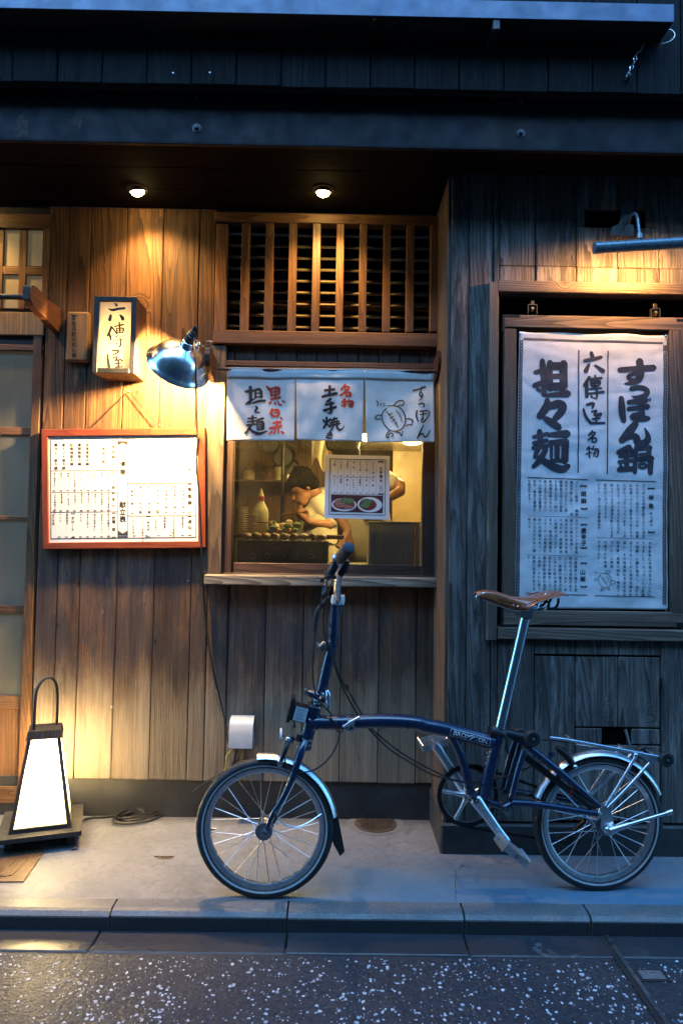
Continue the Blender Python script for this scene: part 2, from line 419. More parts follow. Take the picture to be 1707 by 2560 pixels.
def frosted(name, c, tr=.0):
    m, nt, n, l, b = new_mat(name); k = NB(nt); v = k.obj()
    l.new(k.mix(k.mapr(k.noise(k.vscale(v, (1, 1, .3)), 9, 4), .3, .7), tuple(x*.75 for x in c), tuple(x*1.2 for x in c)), b.inputs['Base Color'])
    b.inputs['Roughness'].default_value = .5; b.inputs['Specular IOR Level'].default_value = .15
    b.inputs['Emission Color'].default_value = (1, .82, .5, 1); b.inputs['Emission Strength'].default_value = tr     # faint glow added to the panes, as if a room behind were lit
    l.new(k.bump(k.noise(v, 180, 3), .12, .001), b.inputs['Normal'])
frosted('door_glass', (.115, .108, .082), .008); frosted('door_paper', (.26, .22, .145), .02)

m, nt, n, l, b = new_mat('window_glass')
fr = n.new('ShaderNodeFresnel'); fr.inputs[0].default_value = 1.42
tr = n.new('ShaderNodeBsdfTransparent'); tr.inputs[0].default_value = (.86, .86, .82, 1)
gl = n.new('ShaderNodeBsdfGlossy'); gl.inputs['Roughness'].default_value = .04
ms = n.new('ShaderNodeMixShader'); l.new(fr.outputs[0], ms.inputs[0]); l.new(tr.outputs[0], ms.inputs[1]); l.new(gl.outputs[0], ms.inputs[2])
df = n.new('ShaderNodeBsdfDiffuse'); df.inputs[0].default_value = (.8, .76, .66, 1); tl = n.new('ShaderNodeBsdfTranslucent'); tl.inputs[0].default_value = (.85, .78, .6, 1)
m2 = n.new('ShaderNodeMixShader'); m2.inputs[0].default_value = .6; l.new(df.outputs[0], m2.inputs[1]); l.new(tl.outputs[0], m2.inputs[2])
k = NB(nt); m3 = n.new('ShaderNodeMixShader'); l.new(k.mapr(k.noise(k.obj(), 5, 5, .65), .35, .7, .008, .035), m3.inputs[0]); l.new(ms.outputs[0], m3.inputs[1]); l.new(m2.outputs[0], m3.inputs[2])
l.new(m3.outputs[0], n['Material Output'].inputs[0])

def cloth(name, c, weave=900, trans=.25, crease=True):
    m, nt, n, l, b = new_mat(name); k = NB(nt); v = k.obj()
    cc = k.mix(k.mapr(k.noise(v, 12, 5, .65), .35, .7), c, tuple(x*.84 for x in c))
    l.new(cc, b.inputs['Base Color']); b.inputs['Roughness'].default_value = .9; b.inputs['Specular IOR Level'].default_value = .2
    h = k.math('ADD', k.noise(v, weave, 2), k.math('MULTIPLY', k.noise(v, 26, 5, .6), 2.5 if crease else .8))
    l.new(k.bump(h, .35, .0012), b.inputs['Normal'])
    t = n.new('ShaderNodeBsdfTranslucent'); l.new(cc, t.inputs[0])
    ms = n.new('ShaderNodeMixShader'); ms.inputs[0].default_value = trans; l.new(b.outputs[0], ms.inputs[1]); l.new(t.outputs[0], ms.inputs[2])
    l.new(ms.outputs[0], n['Material Output'].inputs[0])
cloth('noren_cloth', (.76, .76, .74)); cloth('banner_cloth', (.66, .69, .70), 700, .1)
cloth('sign_panel', (.80, .70, .48), 500, .55, False); cloth('towel_cloth', (.62, .54, .36), 600, .3)

# pavement: old trowelled concrete with bluish stains, small pits, and blue skylight painted in on the right
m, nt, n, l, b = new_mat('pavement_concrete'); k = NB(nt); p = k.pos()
a = k.noise(p, 3.2, 6, .62, .4); f2 = k.noise(p, 42, 5, .7); g3 = k.noise(k.vscale(p, (.5, 2.2, 1)), 5, 5, .65, .8)
c = k.mix(k.mapr(a, .32, .68), (.215, .22, .226), (.145, .15, .155))
c = k.mix(k.math('MULTIPLY', k.mapr(f2, .5, .7), .65), c, (.09, .09, .09))
c = k.mix(k.math('MULTIPLY', k.mapr(k.noise(p, 11, 6, .75, 1.2), .55, .68), .55), c, (.085, .085, .085))
c = k.mix(k.math('MULTIPLY', k.mapr(k.noise(k.vadd(p, (3.1, 1.7, 0)), 7, 6, .7, .8), .56, .68), .5), c, (.28, .285, .29))
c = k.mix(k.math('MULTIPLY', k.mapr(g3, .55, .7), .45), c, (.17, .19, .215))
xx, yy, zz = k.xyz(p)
sky_wash = k.math('MULTIPLY', k.mapr(k.math('ADD', yy, k.math('MULTIPLY', k.noise(k.vscale(p, (.7, 2, 1)), 6, 4, .6), .35)), -.32, -.08, 1, 0, True), k.mapr(xx, -.45, .25, 0, 1, True))  # blue skylight towards the right and kerb painted in, along with bluish stains
c = k.mix(k.math('MULTIPLY', sky_wash, .7), c, (.085, .20, .29))
l.new(c, b.inputs['Base Color']); l.new(k.mapr(a, .3, .7, .42, .7), b.inputs['Roughness'])
ed = n.new('ShaderNodeTexVoronoi'); ed.feature = 'DISTANCE_TO_EDGE'; ed.inputs['Scale'].default_value = 1.7
l.new(k.vadd(p, k.vscale(k.comb(k.noise(p, 5, 5, .7), k.noise(k.vadd(p, (9, 4, 0)), 5, 5, .7), 0.0), (.5, .5, 0))), ed.inputs['Vector'])
crack = k.math('MULTIPLY', k.mapr(ed.outputs['Distance'], .0, .006, 1, 0), k.mapr(k.noise(p, 2.3, 3), .5, .6))
c = k.mix(k.math('MULTIPLY', crack, .8), c, (.05, .046, .042))
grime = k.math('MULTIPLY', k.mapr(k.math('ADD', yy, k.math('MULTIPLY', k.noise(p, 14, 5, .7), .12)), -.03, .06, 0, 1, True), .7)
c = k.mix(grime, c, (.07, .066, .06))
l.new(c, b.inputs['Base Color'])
l.new(k.bump(k.math('SUBTRACT', k.math('ADD', f2, k.math('MULTIPLY', a, 2.0)), crack), .28, .003), b.inputs['Normal'])
# kerb stone
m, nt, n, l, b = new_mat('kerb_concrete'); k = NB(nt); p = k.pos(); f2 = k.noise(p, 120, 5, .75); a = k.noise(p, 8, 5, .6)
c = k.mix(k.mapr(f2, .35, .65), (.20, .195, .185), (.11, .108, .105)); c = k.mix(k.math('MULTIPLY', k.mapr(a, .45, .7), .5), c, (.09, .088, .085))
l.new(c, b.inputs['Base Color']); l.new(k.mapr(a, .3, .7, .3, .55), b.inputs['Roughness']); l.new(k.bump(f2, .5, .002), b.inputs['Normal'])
m, nt, n, l, b = new_mat('kerb_face_shade'); k = NB(nt); p = k.pos(); f2 = k.noise(p, 70, 5, .75)  # near-black kerb face: its shade under the overhead light put into the colour
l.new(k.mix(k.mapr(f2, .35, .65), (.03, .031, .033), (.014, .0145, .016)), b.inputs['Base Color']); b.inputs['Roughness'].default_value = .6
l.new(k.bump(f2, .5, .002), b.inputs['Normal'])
# gutter slab, wet
m, nt, n, l, b = new_mat('gutter_wet'); k = NB(nt); p = k.pos(); f2 = k.noise(p, 55, 5, .7); a = k.noise(k.vscale(p, (1, 2, 1)), 7, 5, .6, .5)
c = k.mix(k.mapr(a, .35, .7), (.045, .046, .05), (.028, .029, .032)); c = k.mix(k.math('MULTIPLY', k.mapr(a, .66, .7), .6), c, (.15, .16, .17))
l.new(c, b.inputs['Base Color']); l.new(k.mapr(a, .35, .7, .22, .5), b.inputs['Roughness']); l.new(k.bump(f2, .25, .002), b.inputs['Normal'])
# wet asphalt
m, nt, n, l, b = new_mat('wet_asphalt'); k = NB(nt); p = k.pos(); f2 = k.noise(p, 95, 5, .7); a = k.noise(p, 6, 4, .6); vo = n.new('ShaderNodeTexVoronoi'); vo.inputs['Scale'].default_value = 105; l.new(p, vo.inputs['Vector'])
c = k.mix(k.mapr(f2, .35, .68), (.024, .0255, .029), (.058, .060, .066))
l.new(c, b.inputs['Base Color']); l.new(k.mapr(a, .3, .7, .36, .6), b.inputs['Roughness']); b.inputs['Specular IOR Level'].default_value = .3
l.new(k.bump(k.math('ADD', k.math('MULTIPLY', vo.outputs['Distance'], -1.2), f2), .55, .003), b.inputs['Normal'])
simple('photo_dark', (.07, .02, .02), .4, 0, .3, 60, 0)
simple('print_plate', (.62, .62, .62), .4, 0, .05, 60, 0)
simple('print_sauce', (.17, .035, .022), .4, 0, .35, 150, 0)
simple('print_meat', (.30, .12, .09), .4, 0, .4, 150, 0)
simple('print_greens', (.10, .15, .06), .4, 0, .7, 220, 0)
simple('sign_black', (.022, .021, .02), .4, 0, .2, 40, .1)
simple('ink_soft', (.035, .033, .032), .7, 0, .2, 60, 0)
simple('louvre_metal', (.30, .25, .15), .45, .5, .15, 30, .05)
simple('clip_steel', (.09, .085, .08), .45, .9, .25, 40, .1)
simple('paint_mark', (.10, .17, .24), .7, 0, .3, 40, 0)
emit('bulb_sign', (1, .72, .36), 8)
emit('tube_glow', (1, .46, .11), 600)
simple('lamp_blue', (.10, .16, .19), .32, .35, .12, 30, .03, spec=.6)
simple('shade_aluminium', (.86, .86, .86), .20, 1.0, .04, 20, 0, rvar=.04)
simple('label_pale', (.40, .46, .50), .5, 0, .06, 40, 0)
emit('bulb_lantern', (1, .80, .45), 12)
# ------------------------------------------------------------------ lettering
_gl = {}
def glyph(ch):
    if ch not in _gl:
        c = bpy.data.curves.new('g', 'FONT'); c.body = ch; c.size = 1.0; c.resolution_u = 2
        o = bpy.data.objects.new('g', c); col.objects.link(o)
        dg = bpy.context.evaluated_depsgraph_get(); me = o.evaluated_get(dg).to_mesh()
        vs = [(v.co.x, v.co.y) for v in me.vertices]; fs = [tuple(p.vertices) for p in me.polygons]
        o.evaluated_get(dg).to_mesh_clear(); bpy.data.objects.remove(o); bpy.data.curves.remove(c)
        _gl[ch] = (vs, fs)
    return _gl[ch]
def put_char(mb, ch, cx, cy, size, fn, bold=0.0, wide=1.0, ang=0.0):
    """one character centred on (cx, cy); px coordinates, y down; fn(px, py) gives the 3D point"""
    if ch == ' ' or ch == '　': return
    if ch == 'ー':
        return brush_pts(mb, [(cx, cy-.36*size, .09*size), (cx+.02*size, cy, .08*size), (cx, cy+.38*size, .1*size)], fn)
    if ch in '【】':
        s = 1 if ch == '【' else -1; h = .34*size
        a = [(cx-h*1.25, cy-s*h*.5), (cx+h*1.25, cy-s*h*.5), (cx+h*1.25, cy+s*h*.45), (cx+h*.75, cy), (cx-h*.75, cy), (cx-h*1.25, cy+s*h*.45)]
        mb.add([fn(*q) for q in a], [tuple(range(6))]); return
    vs, fs = glyph(ch)
    if ch in '、。': cx += .38*size; cy -= .3*size
    if ch in 'っょゃゅッャュョ': cx += .06*size; cy -= .06*size
    ca, sa = math.cos(ang), math.sin(ang); reps = [(0, 0)] if bold <= 0 else [(-bold, 0), (bold, 0), (0, -bold), (0, bold)]
    for dx, dy in reps:
        q = []
        for (x, y) in vs:
            X, Y = (x-.5)*size*wide+dx*size, -(y-.38)*size+dy*size
            q.append(fn(cx+X*ca-Y*sa, cy+X*sa+Y*ca))
        mb.add(q, fs)
def column(mb, s, cx, y0, size, pitch, fn, bold=0.0, wide=1.0, lean=0.0):
    for i, ch in enumerate(s): put_char(mb, ch, cx+lean*i*pitch, y0+(i+.5)*pitch, size, fn, bold, wide)
def line(mb, x0, y0, x1, y1, w, fn):
    n = max(1, int(math.hypot(x1-x0, y1-y0)/25)); L = math.hypot(x1-x0, y1-y0); nx, ny = -(y1-y0)/L*w/2, (x1-x0)/L*w/2
    vs, fs = [], []
    for i in range(n+1):
        t = i/n; x, y = x0+(x1-x0)*t, y0+(y1-y0)*t; vs += [fn(x+nx, y+ny), fn(x-nx, y-ny)]
        if i: fs.append((2*i-2, 2*i-1, 2*i+1, 2*i))
    mb.add(vs, fs)
_br = random.Random(3)
def brush_pts(mb, pts, fn, rag=.06):
    """a brush stroke: swells, tapers and frays a little"""
    for _ in range(2):
        q = [pts[0]]
        for a, b in zip(pts[:-1], pts[1:]):
            q += [tuple(a[i]*.75+b[i]*.25 for i in range(3)), tuple(a[i]*.25+b[i]*.75 for i in range(3))]
        pts = q+[pts[-1]]
    n = len(pts); w0, w1 = pts[0][2], pts[-1][2]
    def dr(i): 
        a, b = pts[max(i-1, 0)], pts[min(i+1, n-1)]; d = math.hypot(b[0]-a[0], b[1]-a[1]) or 1; return (b[0]-a[0])/d, (b[1]-a[1])/d
    d0, d1 = dr(0), dr(n-1)
    ext = [(pts[0][0]-d0[0]*w0*.38, pts[0][1]-d0[1]*w0*.38, w0*.45)]+list(pts)+[(pts[-1][0]+d1[0]*w1*.38, pts[-1][1]+d1[1]*w1*.38, w1*.4)]
    pts = ext; n = len(pts); vs, fs = [], []
    for i, (x, y, w) in enumerate(pts):
        dx, dy = dr(i); a = w/2*(1+_br.uniform(-rag, rag)); b_ = w/2*(1+_br.uniform(-rag, rag))
        vs += [fn(x-dy*a, y+dx*a), fn(x+dy*b_, y-dx*b_)]
        if i: fs.append((2*i-2, 2*i-1, 2*i+1, 2*i))
    mb.add(vs, fs)
def brush(mb, spec, tx, fn, ws, rag=.06):
    """spec: strokes parted by ';', points 'x,y,width' parted by blanks"""
    for s in spec.split(';'):
        p = [tuple(float(q) for q in t.split(',')) for t in s.split()]
        if len(p) == 1: p = [p[0], (p[0][0]+p[0][2]*.3, p[0][1]+p[0][2]*.3, p[0][2]*.7)]
        if p: brush_pts(mb, [(*tx(x, y), w*ws) for x, y, w in p], fn, rag)

TAN_NOREN = "160,206,14 195,200,22 226,195,13; 195,170,18 200,220,20 198,288,16 180,298,7; 162,300,8 195,272,14 230,256,7; 233,190,12 233,250,12; 232,190,14 272,182,18 278,245,16; 236,218,8 272,212,8; 236,246,8 276,240,9; 214,291,10 260,272,14 302,268,15; 234,312,8 250,326,14 224,352,10 262,360,9; 212,385,14 215,440,14; 180,406,10 240,398,10; 176,430,10 240,421,10; 170,455,12 238,446,10; 205,450,14 180,490,14 156,515,11; 186,470,10 212,502,15 262,521,19 318,498,8; 245,415,10 290,402,15; 246,430,10 250,490,10; 246,430,10 294,424,14 292,480,14; 262,430,7 264,485,7; 278,428,7 279,483,7; 250,490,8 292,483,9; 262,450,5 280,448,5; 262,468,5 280,466,5"
RED_NOREN = "312,160,8 335,184,20 346,195,12; 346,180,15 350,235,12; 346,182,10 406,166,18 405,215,16; 355,205,9 402,198,9; 380,175,12 378,255,12; 352,229,10 405,221,10; 346,256,12 415,242,12; 350,270,8 335,290,12; 375,275,8 378,291,12; 395,270,8 405,288,10; 430,265,10 447,282,10; 405,295,10 425,300,10; 356,332,14 345,360,16 364,386,12; 356,340,10 402,331,14 408,368,16 390,384,12; 372,358,8 395,352,8; 365,386,10 400,381,10; 418,394,9 430,408,10; 365,436,12 420,426,14; 393,420,10 390,456,12; 340,476,14 425,457,14; 380,478,12 374,508,10 364,514,7; 400,475,12 405,510,10; 356,500,12 336,520,8; 425,500,12 442,515,12; 895,155,12 866,195,12; 890,170,10 930,174,14 906,205,12 859,235,11; 890,190,8 905,198,10; 902,215,12 902,240,11; 898,215,10 938,215,12 932,240,12; 902,241,9 935,239,10; 885,265,10 870,290,10; 875,286,8 910,278,8; 893,260,11 890,320,12; 868,311,8 905,299,8; 925,265,10 912,285,10; 915,281,10 957,275,12 945,324,12 934,318,6; 932,286,8 920,310,8; 945,286,8 928,322,8"
DOTE_NOREN = "782,165,14 780,235,16; 745,200,14 815,190,16; 728,246,17 780,232,16 832,218,17; 790,260,14 760,284,13; 750,305,12 810,290,14; 738,346,15 828,319,14; 788,285,14 795,350,16 785,368,12 768,360,6; 733,414,11 743,431,12; 786,406,11 768,430,10; 760,396,14 758,440,14 735,475,11; 762,442,9 785,470,10; 790,416,10 835,401,12; 815,394,9 815,426,9; 785,436,10 850,423,10; 800,420,7 800,450,7; 835,415,7 835,445,7; 780,456,12 855,441,12; 810,456,10 795,488,10 784,495,6; 835,450,12 836,480,14 862,491,12 885,472,6 886,458,4; 765,516,8 796,509,8; 762,531,8 801,523,8; 780,500,8 796,535,8; 756,541,9 776,550,10 796,546,6"
SUPPON_NOREN = "1398,195,10 1440,186,10 1486,166,12; 1462,166,8 1455,200,8 1440,225,9 1455,246,9 1470,225,8 1455,206,6; 1466,236,9 1452,260,8 1440,272,5; 1435,300,8 1466,290,9 1481,302,9 1470,321,7; 1425,345,8 1415,385,10 1431,425,9; 1446,351,8 1500,345,8; 1470,350,8 1466,415,9; 1448,376,7 1500,366,7; 1466,400,8 1450,425,8 1470,436,8 1500,400,8 1522,360,7 1506,350,6; 1470,456,8 1440,520,10 1426,552,10; 1431,540,8 1466,510,9 1476,545,10 1500,535,8 1521,490,6"
TURTLE = "1205,310,5 1260,305,6 1310,325,7 1340,380,8 1340,440,8 1310,488,7 1265,501,6 1220,490,6 1180,440,7 1165,395,6 1172,350,6 1196,330,4; 1125,270,5 1141,290,6 1132,312,5; 1150,302,4 1165,290,4 1160,312,4; 1175,290,4 1190,300,5 1180,316,4; 1178,346,4 1200,336,4 1198,320,4; 1255,305,6 1285,270,7 1325,268,6 1331,290,6 1312,310,6 1300,300,5 1288,310,5; 1165,380,6 1130,375,6 1112,405,6 1130,400,5 1125,415,5 1145,401,5 1160,408,5; 1340,405,6 1375,405,7 1398,420,7 1385,436,6 1385,455,6 1365,445,6 1345,460,6; 1225,490,7 1200,520,8 1198,545,8 1215,546,9 1215,520,6 1240,510,6 1250,526,7 1236,540,6; 1265,505,5 1300,506,6 1308,546,7 1320,500,5; 1198,348,5 1235,390,6 1265,425,6 1285,470,5; 1215,376,4 1245,362,4; 1226,405,4 1255,386,4; 1240,426,4 1268,406,4; 1262,446,4 1281,430,4; 1272,345,5 1305,380,6 1315,432,4"
SIGN_BOX = "655,235,22 705,300,62; 500,392,24 600,428,66 750,382,56 912,374,52; 550,555,56 522,680,82; 785,545,30 840,600,76 868,660,82; 560,850,40 540,950,58 460,1100,36; 502,1040,50 545,1120,55 550,1200,34; 570,860,36 640,940,38 715,1045,34; 650,850,28 880,797,40; 770,740,34 790,1000,38; 692,900,24 722,1010,28; 692,902,24 900,882,34 860,1010,34; 722,950,20 880,936,20; 722,1020,24 860,1002,24; 690,1128,30 735,1070,22; 845,1104,34; 630,1215,18 870,1190,24; 790,1130,28 812,1250,38 800,1375,44 745,1385,18; 672,1280,20 710,1300,30; 590,1480,38 745,1462,48 752,1530,42 600,1590,26; 466,1580,36 480,1750,58 510,1915,60; 600,1665,28 740,1632,34 672,1742,38; 672,1742,30 800,1700,34 850,1752,50; 750,1730,38 756,1900,38; 650,1822,28 820,1806,30; 672,1912,34 850,1902,40"
BIG_TAN = "275,175,52 288,300,72 290,540,58; 198,302,46 320,266,56; 188,442,54 325,392,58; 222,480,40 250,500,30; 354,192,60 356,480,62; 350,230,78 500,232,80; 498,205,84 500,450,84; 360,341,58 500,339,58; 350,452,80 500,448,82; 310,545,34 430,534,54 545,526,78; 325,592,56 325,660,88 245,768,78; 340,662,76 470,622,88 498,692,88 400,800,62; 300,790,56 380,840,84 450,888,66; 246,922,56 260,1080,60; 182,986,42 330,952,48; 182,1050,42 320,1022,46; 176,1102,46 330,1082,48; 230,1100,62 192,1200,44; 305,1120,56 250,1232,66 178,1300,44; 232,1202,56 350,1282,76 480,1338,84 548,1292,54; 330,964,46 535,952,84; 366,1030,34 366,1230,34; 352,1046,52 520,1040,76; 512,1030,80 510,1240,78; 425,1060,58 427,1230,56; 360,1236,34 520,1234,46"
BIG_SUPPON = "1088,276,52 1270,264,62 1450,254,66; 1300,182,76 1312,330,80 1285,385,76 1200,418,46 1142,424,16; 1300,305,46 1190,330,42 1172,366,42 1250,396,42; 1208,476,46 1300,456,52 1388,492,58 1366,550,58 1262,574,44 1222,556,16; 1105,572,54 1112,700,78 1136,818,54; 1180,620,48 1360,600,66; 1180,690,44 1390,664,54; 1312,590,58 1322,770,76; 1320,740,50 1200,762,52 1262,806,46 1350,790,66 1398,788,46; 1390,592,9 1405,576,9 1421,591,9 1406,607,9 1390,592,9; 1260,842,66 1200,920,96 1105,1026,62; 1112,1030,52 1200,972,56 1268,985,76 1275,1056,76 1350,1058,78 1398,1000,66 1352,890,14; 1190,1092,62 1075,1150,52; 1180,1092,54 1230,1150,54; 1092,1190,40 1232,1180,40; 1082,1250,40 1232,1232,40; 1160,1150,54 1165,1330,54; 1095,1285,30 1115,1305,26; 1082,1332,52 1232,1322,54; 1262,1092,44 1260,1200,44; 1260,1112,46 1412,1102,56; 1398,1102,56 1390,1200,56; 1300,1170,34 1390,1166,34; 1255,1222,50 1250,1360,50; 1260,1224,50 1432,1214,54; 1415,1222,60 1410,1370,54; 1300,1272,30 1370,1268,30 1370,1312,30 1300,1316,30 1300,1272,30"
MID_POSTER = "790,92,38 806,140,44; 722,176,36 810,160,38 898,140,38; 770,216,28 732,290,52; 832,226,22 918,288,48; 770,356,38 712,440,26; 740,412,38 745,560,38; 780,376,24 900,361,27; 830,336,24 835,475,24; 785,396,18 790,450,18 880,446,18 890,386,20 785,396,18; 790,421,14 880,416,14; 770,476,18 900,466,18; 760,526,20 925,506,24; 850,480,24 855,570,28 820,576,12; 790,550,24 810,566,14; 740,646,26 824,621,34 800,680,22; 706,692,24 730,780,34 780,835,28; 790,720,18 860,701,22 802,760,24 890,746,38; 840,760,24 840,830,24; 800,796,20 880,786,20; 780,841,24 930,838,26; 800,920,18 760,970,20; 795,940,16 845,936,20 756,1020,15; 790,960,12 810,976,14; 796,1000,16 800,1044,16 845,1036,16 845,996,16 796,1000,16; 760,1090,14 746,1120,14; 750,1115,13 796,1105,13; 770,1086,16 772,1204,18; 736,1165,14 796,1146,14; 820,1080,14 800,1120,14; 810,1116,15 874,1106,18 855,1200,20 835,1190,10; 840,1120,12 810,1166,12; 860,1120,12 815,1190,12"
# ------------------------------------------------------------------ ground
YK0, YK1, YG, ZG = -0.599, -0.669, -0.770, -0.053
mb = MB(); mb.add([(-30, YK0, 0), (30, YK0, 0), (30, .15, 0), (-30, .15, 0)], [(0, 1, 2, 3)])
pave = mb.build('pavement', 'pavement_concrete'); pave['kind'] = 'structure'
mb = MB(); mb.add([(-60, -60, ZG-.004), (60, -60, ZG-.004), (60, YG+.03, ZG-.004), (-60, YG+.03, ZG-.004)], [(0, 1, 2, 3)])
road = mb.build('road', 'wet_asphalt'); road['kind'] = 'structure'
# pale stone chips set in the asphalt
rc = random.Random(11); mb = MB()
for i in range(8200):
    x = rc.uniform(-1.15, 1.15); y = rc.uniform(-1.30, YG-.01)
    if rc.random() > (.42 + .5*noise.noise(Vector((x*6, y*6, 3.1))) + .35*noise.noise(Vector((x*22, y*22, 1.1)))): continue
    s = rc.choice((.001, .0013, .0016, .002, .0026, .0034, .0044, .0054)); n_ = rc.choice((4, 5, 6)); a0 = rc.uniform(0, 6.3); q = []
    sx, sy = rc.uniform(.7, 1.4), rc.uniform(.6, 1.1)
    for k_ in range(n_):
        a = a0+6.283*k_/n_; r_ = s*rc.uniform(.55, 1.35); q.append((x+math.cos(a)*r_*sx, y+math.sin(a)*r_*sy*1.3))
    h = rc.uniform(.0004, .0013)
    mb.add([(u, w, ZG-.005) for u, w in q]+[(x+(u-x)*.75, y+(w-y)*.75, ZG-.004+h) for u, w in q],
           [tuple(range(n_, 2*n_))]+[(i_, (i_+1) % n_, n_+(i_+1) % n_, n_+i_) for i_ in range(n_)])
mb.build('stone_chip', 'chip_pale', road, kind='stuff')
gutter = structure('gutter')
gx = [-4.2, G(232, 2360, ZG).x, G(715, 2360, ZG).x, G(1165, 2360, ZG).x, G(1530, 2360, ZG).x, 4.2]
for i in range(5):
    mb = MB(); mb.box(gx[i]+.002, gx[i+1]-.002, YG, YK1+.004, ZG-.06, ZG+rc.uniform(-.001, .001), .003); mb.build('gutter_slab', 'gutter_wet', gutter)
kerb = structure('kerb')
kx = [-4.2, G(278, 2275).x, G(719, 2275).x, G(1156, 2275).x, G(1468, 2280).x, 4.2]
for i in range(5):
    x0, x1 = kx[i]+.003, kx[i+1]-.003; dz = rc.uniform(-.0015, .0015)
    prof = [(YK0-.001, -.11), (YK0-.001, .0015+dz), (YK1+.022, dz), (YK1+.010, -.003+dz), (YK1, -.013+dz), (YK1, -.11)]
    mb = MB(); mb.prism([(x0, y, z) for y, z in prof], (x1-x0, 0, 0)); k_ = mb.build('kerb_stone', 'kerb_concrete', kerb)
    mb = MB(); mb.box(x0+.001, x1-.001, YK1-.0015, YK1+.004, -.10, -.016+dz, .0007); mb.build('kerb_face', 'kerb_face_shade', k_)
mb = MB(); mb.box(-4.2, 4.2, YK1+.002, YK0, -.11, -.012); mb.build('mortar', 'backing', kerb)

# ------------------------------------------------------------------ timber shop wall (the lit one, under the eave)
ZT = 2.41                                   # underside of the eave
YR = -0.265                                  # face of the wall that stands forward on the far side
def plank(parent, mat, x0, x1, z0, z1, yf, t=.018, name='plank', b=.003, jit=.0022):
    mb = MB(); y = yf+random.uniform(-jit, jit); mb.box(x0+.0013, x1-.0013, y, y+t, z0, z1, b); return mb.build(name, mat, parent)
wall = thing('timber_wall', 'warm brown plank wall behind the bicycle, stained dark and bleached near the ground', 'wall', (P(560, 1960, 0).x, .02, 0))
zb = P(500, 1951, 0).z                       # lower ends of the planks
xs = [P(x, 1800, 0).x for x in (75, 133, 189, 282, 376, 470, 512)]
xs[0] = P(80, 1800, 0).x
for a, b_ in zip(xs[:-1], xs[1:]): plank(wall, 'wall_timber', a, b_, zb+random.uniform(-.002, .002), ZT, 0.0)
xdl = P(-470, 1800, 0).x
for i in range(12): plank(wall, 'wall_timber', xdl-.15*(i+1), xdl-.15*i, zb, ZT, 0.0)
xr = P(1108, 1800, 0).x
xs2 = [P(x, 1800, 0).x for x in (512, 565, 660, 755, 850, 945, 1039)]+[xr]
zsill = P(800, 1462, 0).z
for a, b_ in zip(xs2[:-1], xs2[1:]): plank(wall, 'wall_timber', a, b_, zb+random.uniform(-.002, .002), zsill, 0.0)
# short boards between lattice and curtain
xl, xrr, z0, z1 = XZ(536, 862, 1101, 915, .012); nb = 11
for i in range(nb):
    plank(wall, 'sash_dark_v', xl+(xrr-xl)*i/nb, xl+(xrr-xl)*(i+1)/nb, z0-.03, z1+.01, .014, name='short_board')
mb = MB(); mb.boxpx(540, 905, 1095, 918, -.012, .02, .002); mb.build('batten', 'sash_dark_h', wall)
# carcass behind the planks, with the openings left free
wx0, wx1, wz0, wz1 = XZ(560, 930, 1066, 1442, .03)
lx0, lx1, lz0, lz1 = XZ(560, 556, 1080, 832, .03)
mb = MB()
mb.box(-4.0, wx0-.012, .021, .10, 0, ZT+.1); mb.box(wx1+.012, 1.6, .021, .10, 0, ZT+.1)
mb.box(wx0-.012, wx1+.012, .021, .10, 0, wz0-.012); mb.box(wx0-.012, wx1+.012, .035, .10, wz1+.03, lz0-.01); mb.box(wx0-.012, wx1+.012, .021, .10, lz1+.01, ZT+.1)
mb.build('carcass', 'backing', wall)
mb = MB(); mb.box(-4.0, xr+.06, .012, .02, -.02, zb+.003, .002); mb.build('base_board', 'plinth_black', wall)
# nail heads and a pale plug
for (px, py) in ((895, 1889), (280, 1767), (470, 1452), (150, 1560), (390, 1595)):
    c_ = P(px, py, -.002); mb = MB(); mb.lathe([(0, .005), (.0015, .005), (.002, 0)], c_, (0, -1, 0), 10); mb.build('nail_head', 'dull_steel', wall)

# ------------------------------------------------------------------ wall standing forward on the far side
rw = thing('dark_timber_wall', 'grey-black weathered plank wall standing forward behind the rear wheel', 'wall', (P(1400, 2130, YR).x, YR, 0))
zrb = P(1400, 2056, YR).z
cx0 = P(1121, 1300, YR).x                    # front corner
hx0, hx1, hz0, hz1 = XZ(1462, 523, 1615, 569, YR)      # slot behind the picture lamp
px0_, px1_, pz0, pz1 = XZ(1245, 733, 1738, 1573, YR)    # poster case opening
ax0, ax1, az0, az1 = XZ(1334, 1640, 1652, 2056, YR)     # hatch
zj = P(1450, 669, YR).z
seams = [cx0] + [P(x, 1650, YR).x for x in (1164, 1227, 1334, 1438, 1546, 1652)] + [P(1652, 1650, YR).x+.142*i for i in range(1, 19)]
def rplank(x0, x1, z0, z1, y=YR): 
    if x1-x0 > .006 and z1-z0 > .006: plank(rw, 'wall_timber_far', x0, x1, z0, z1, y, jit=.003)
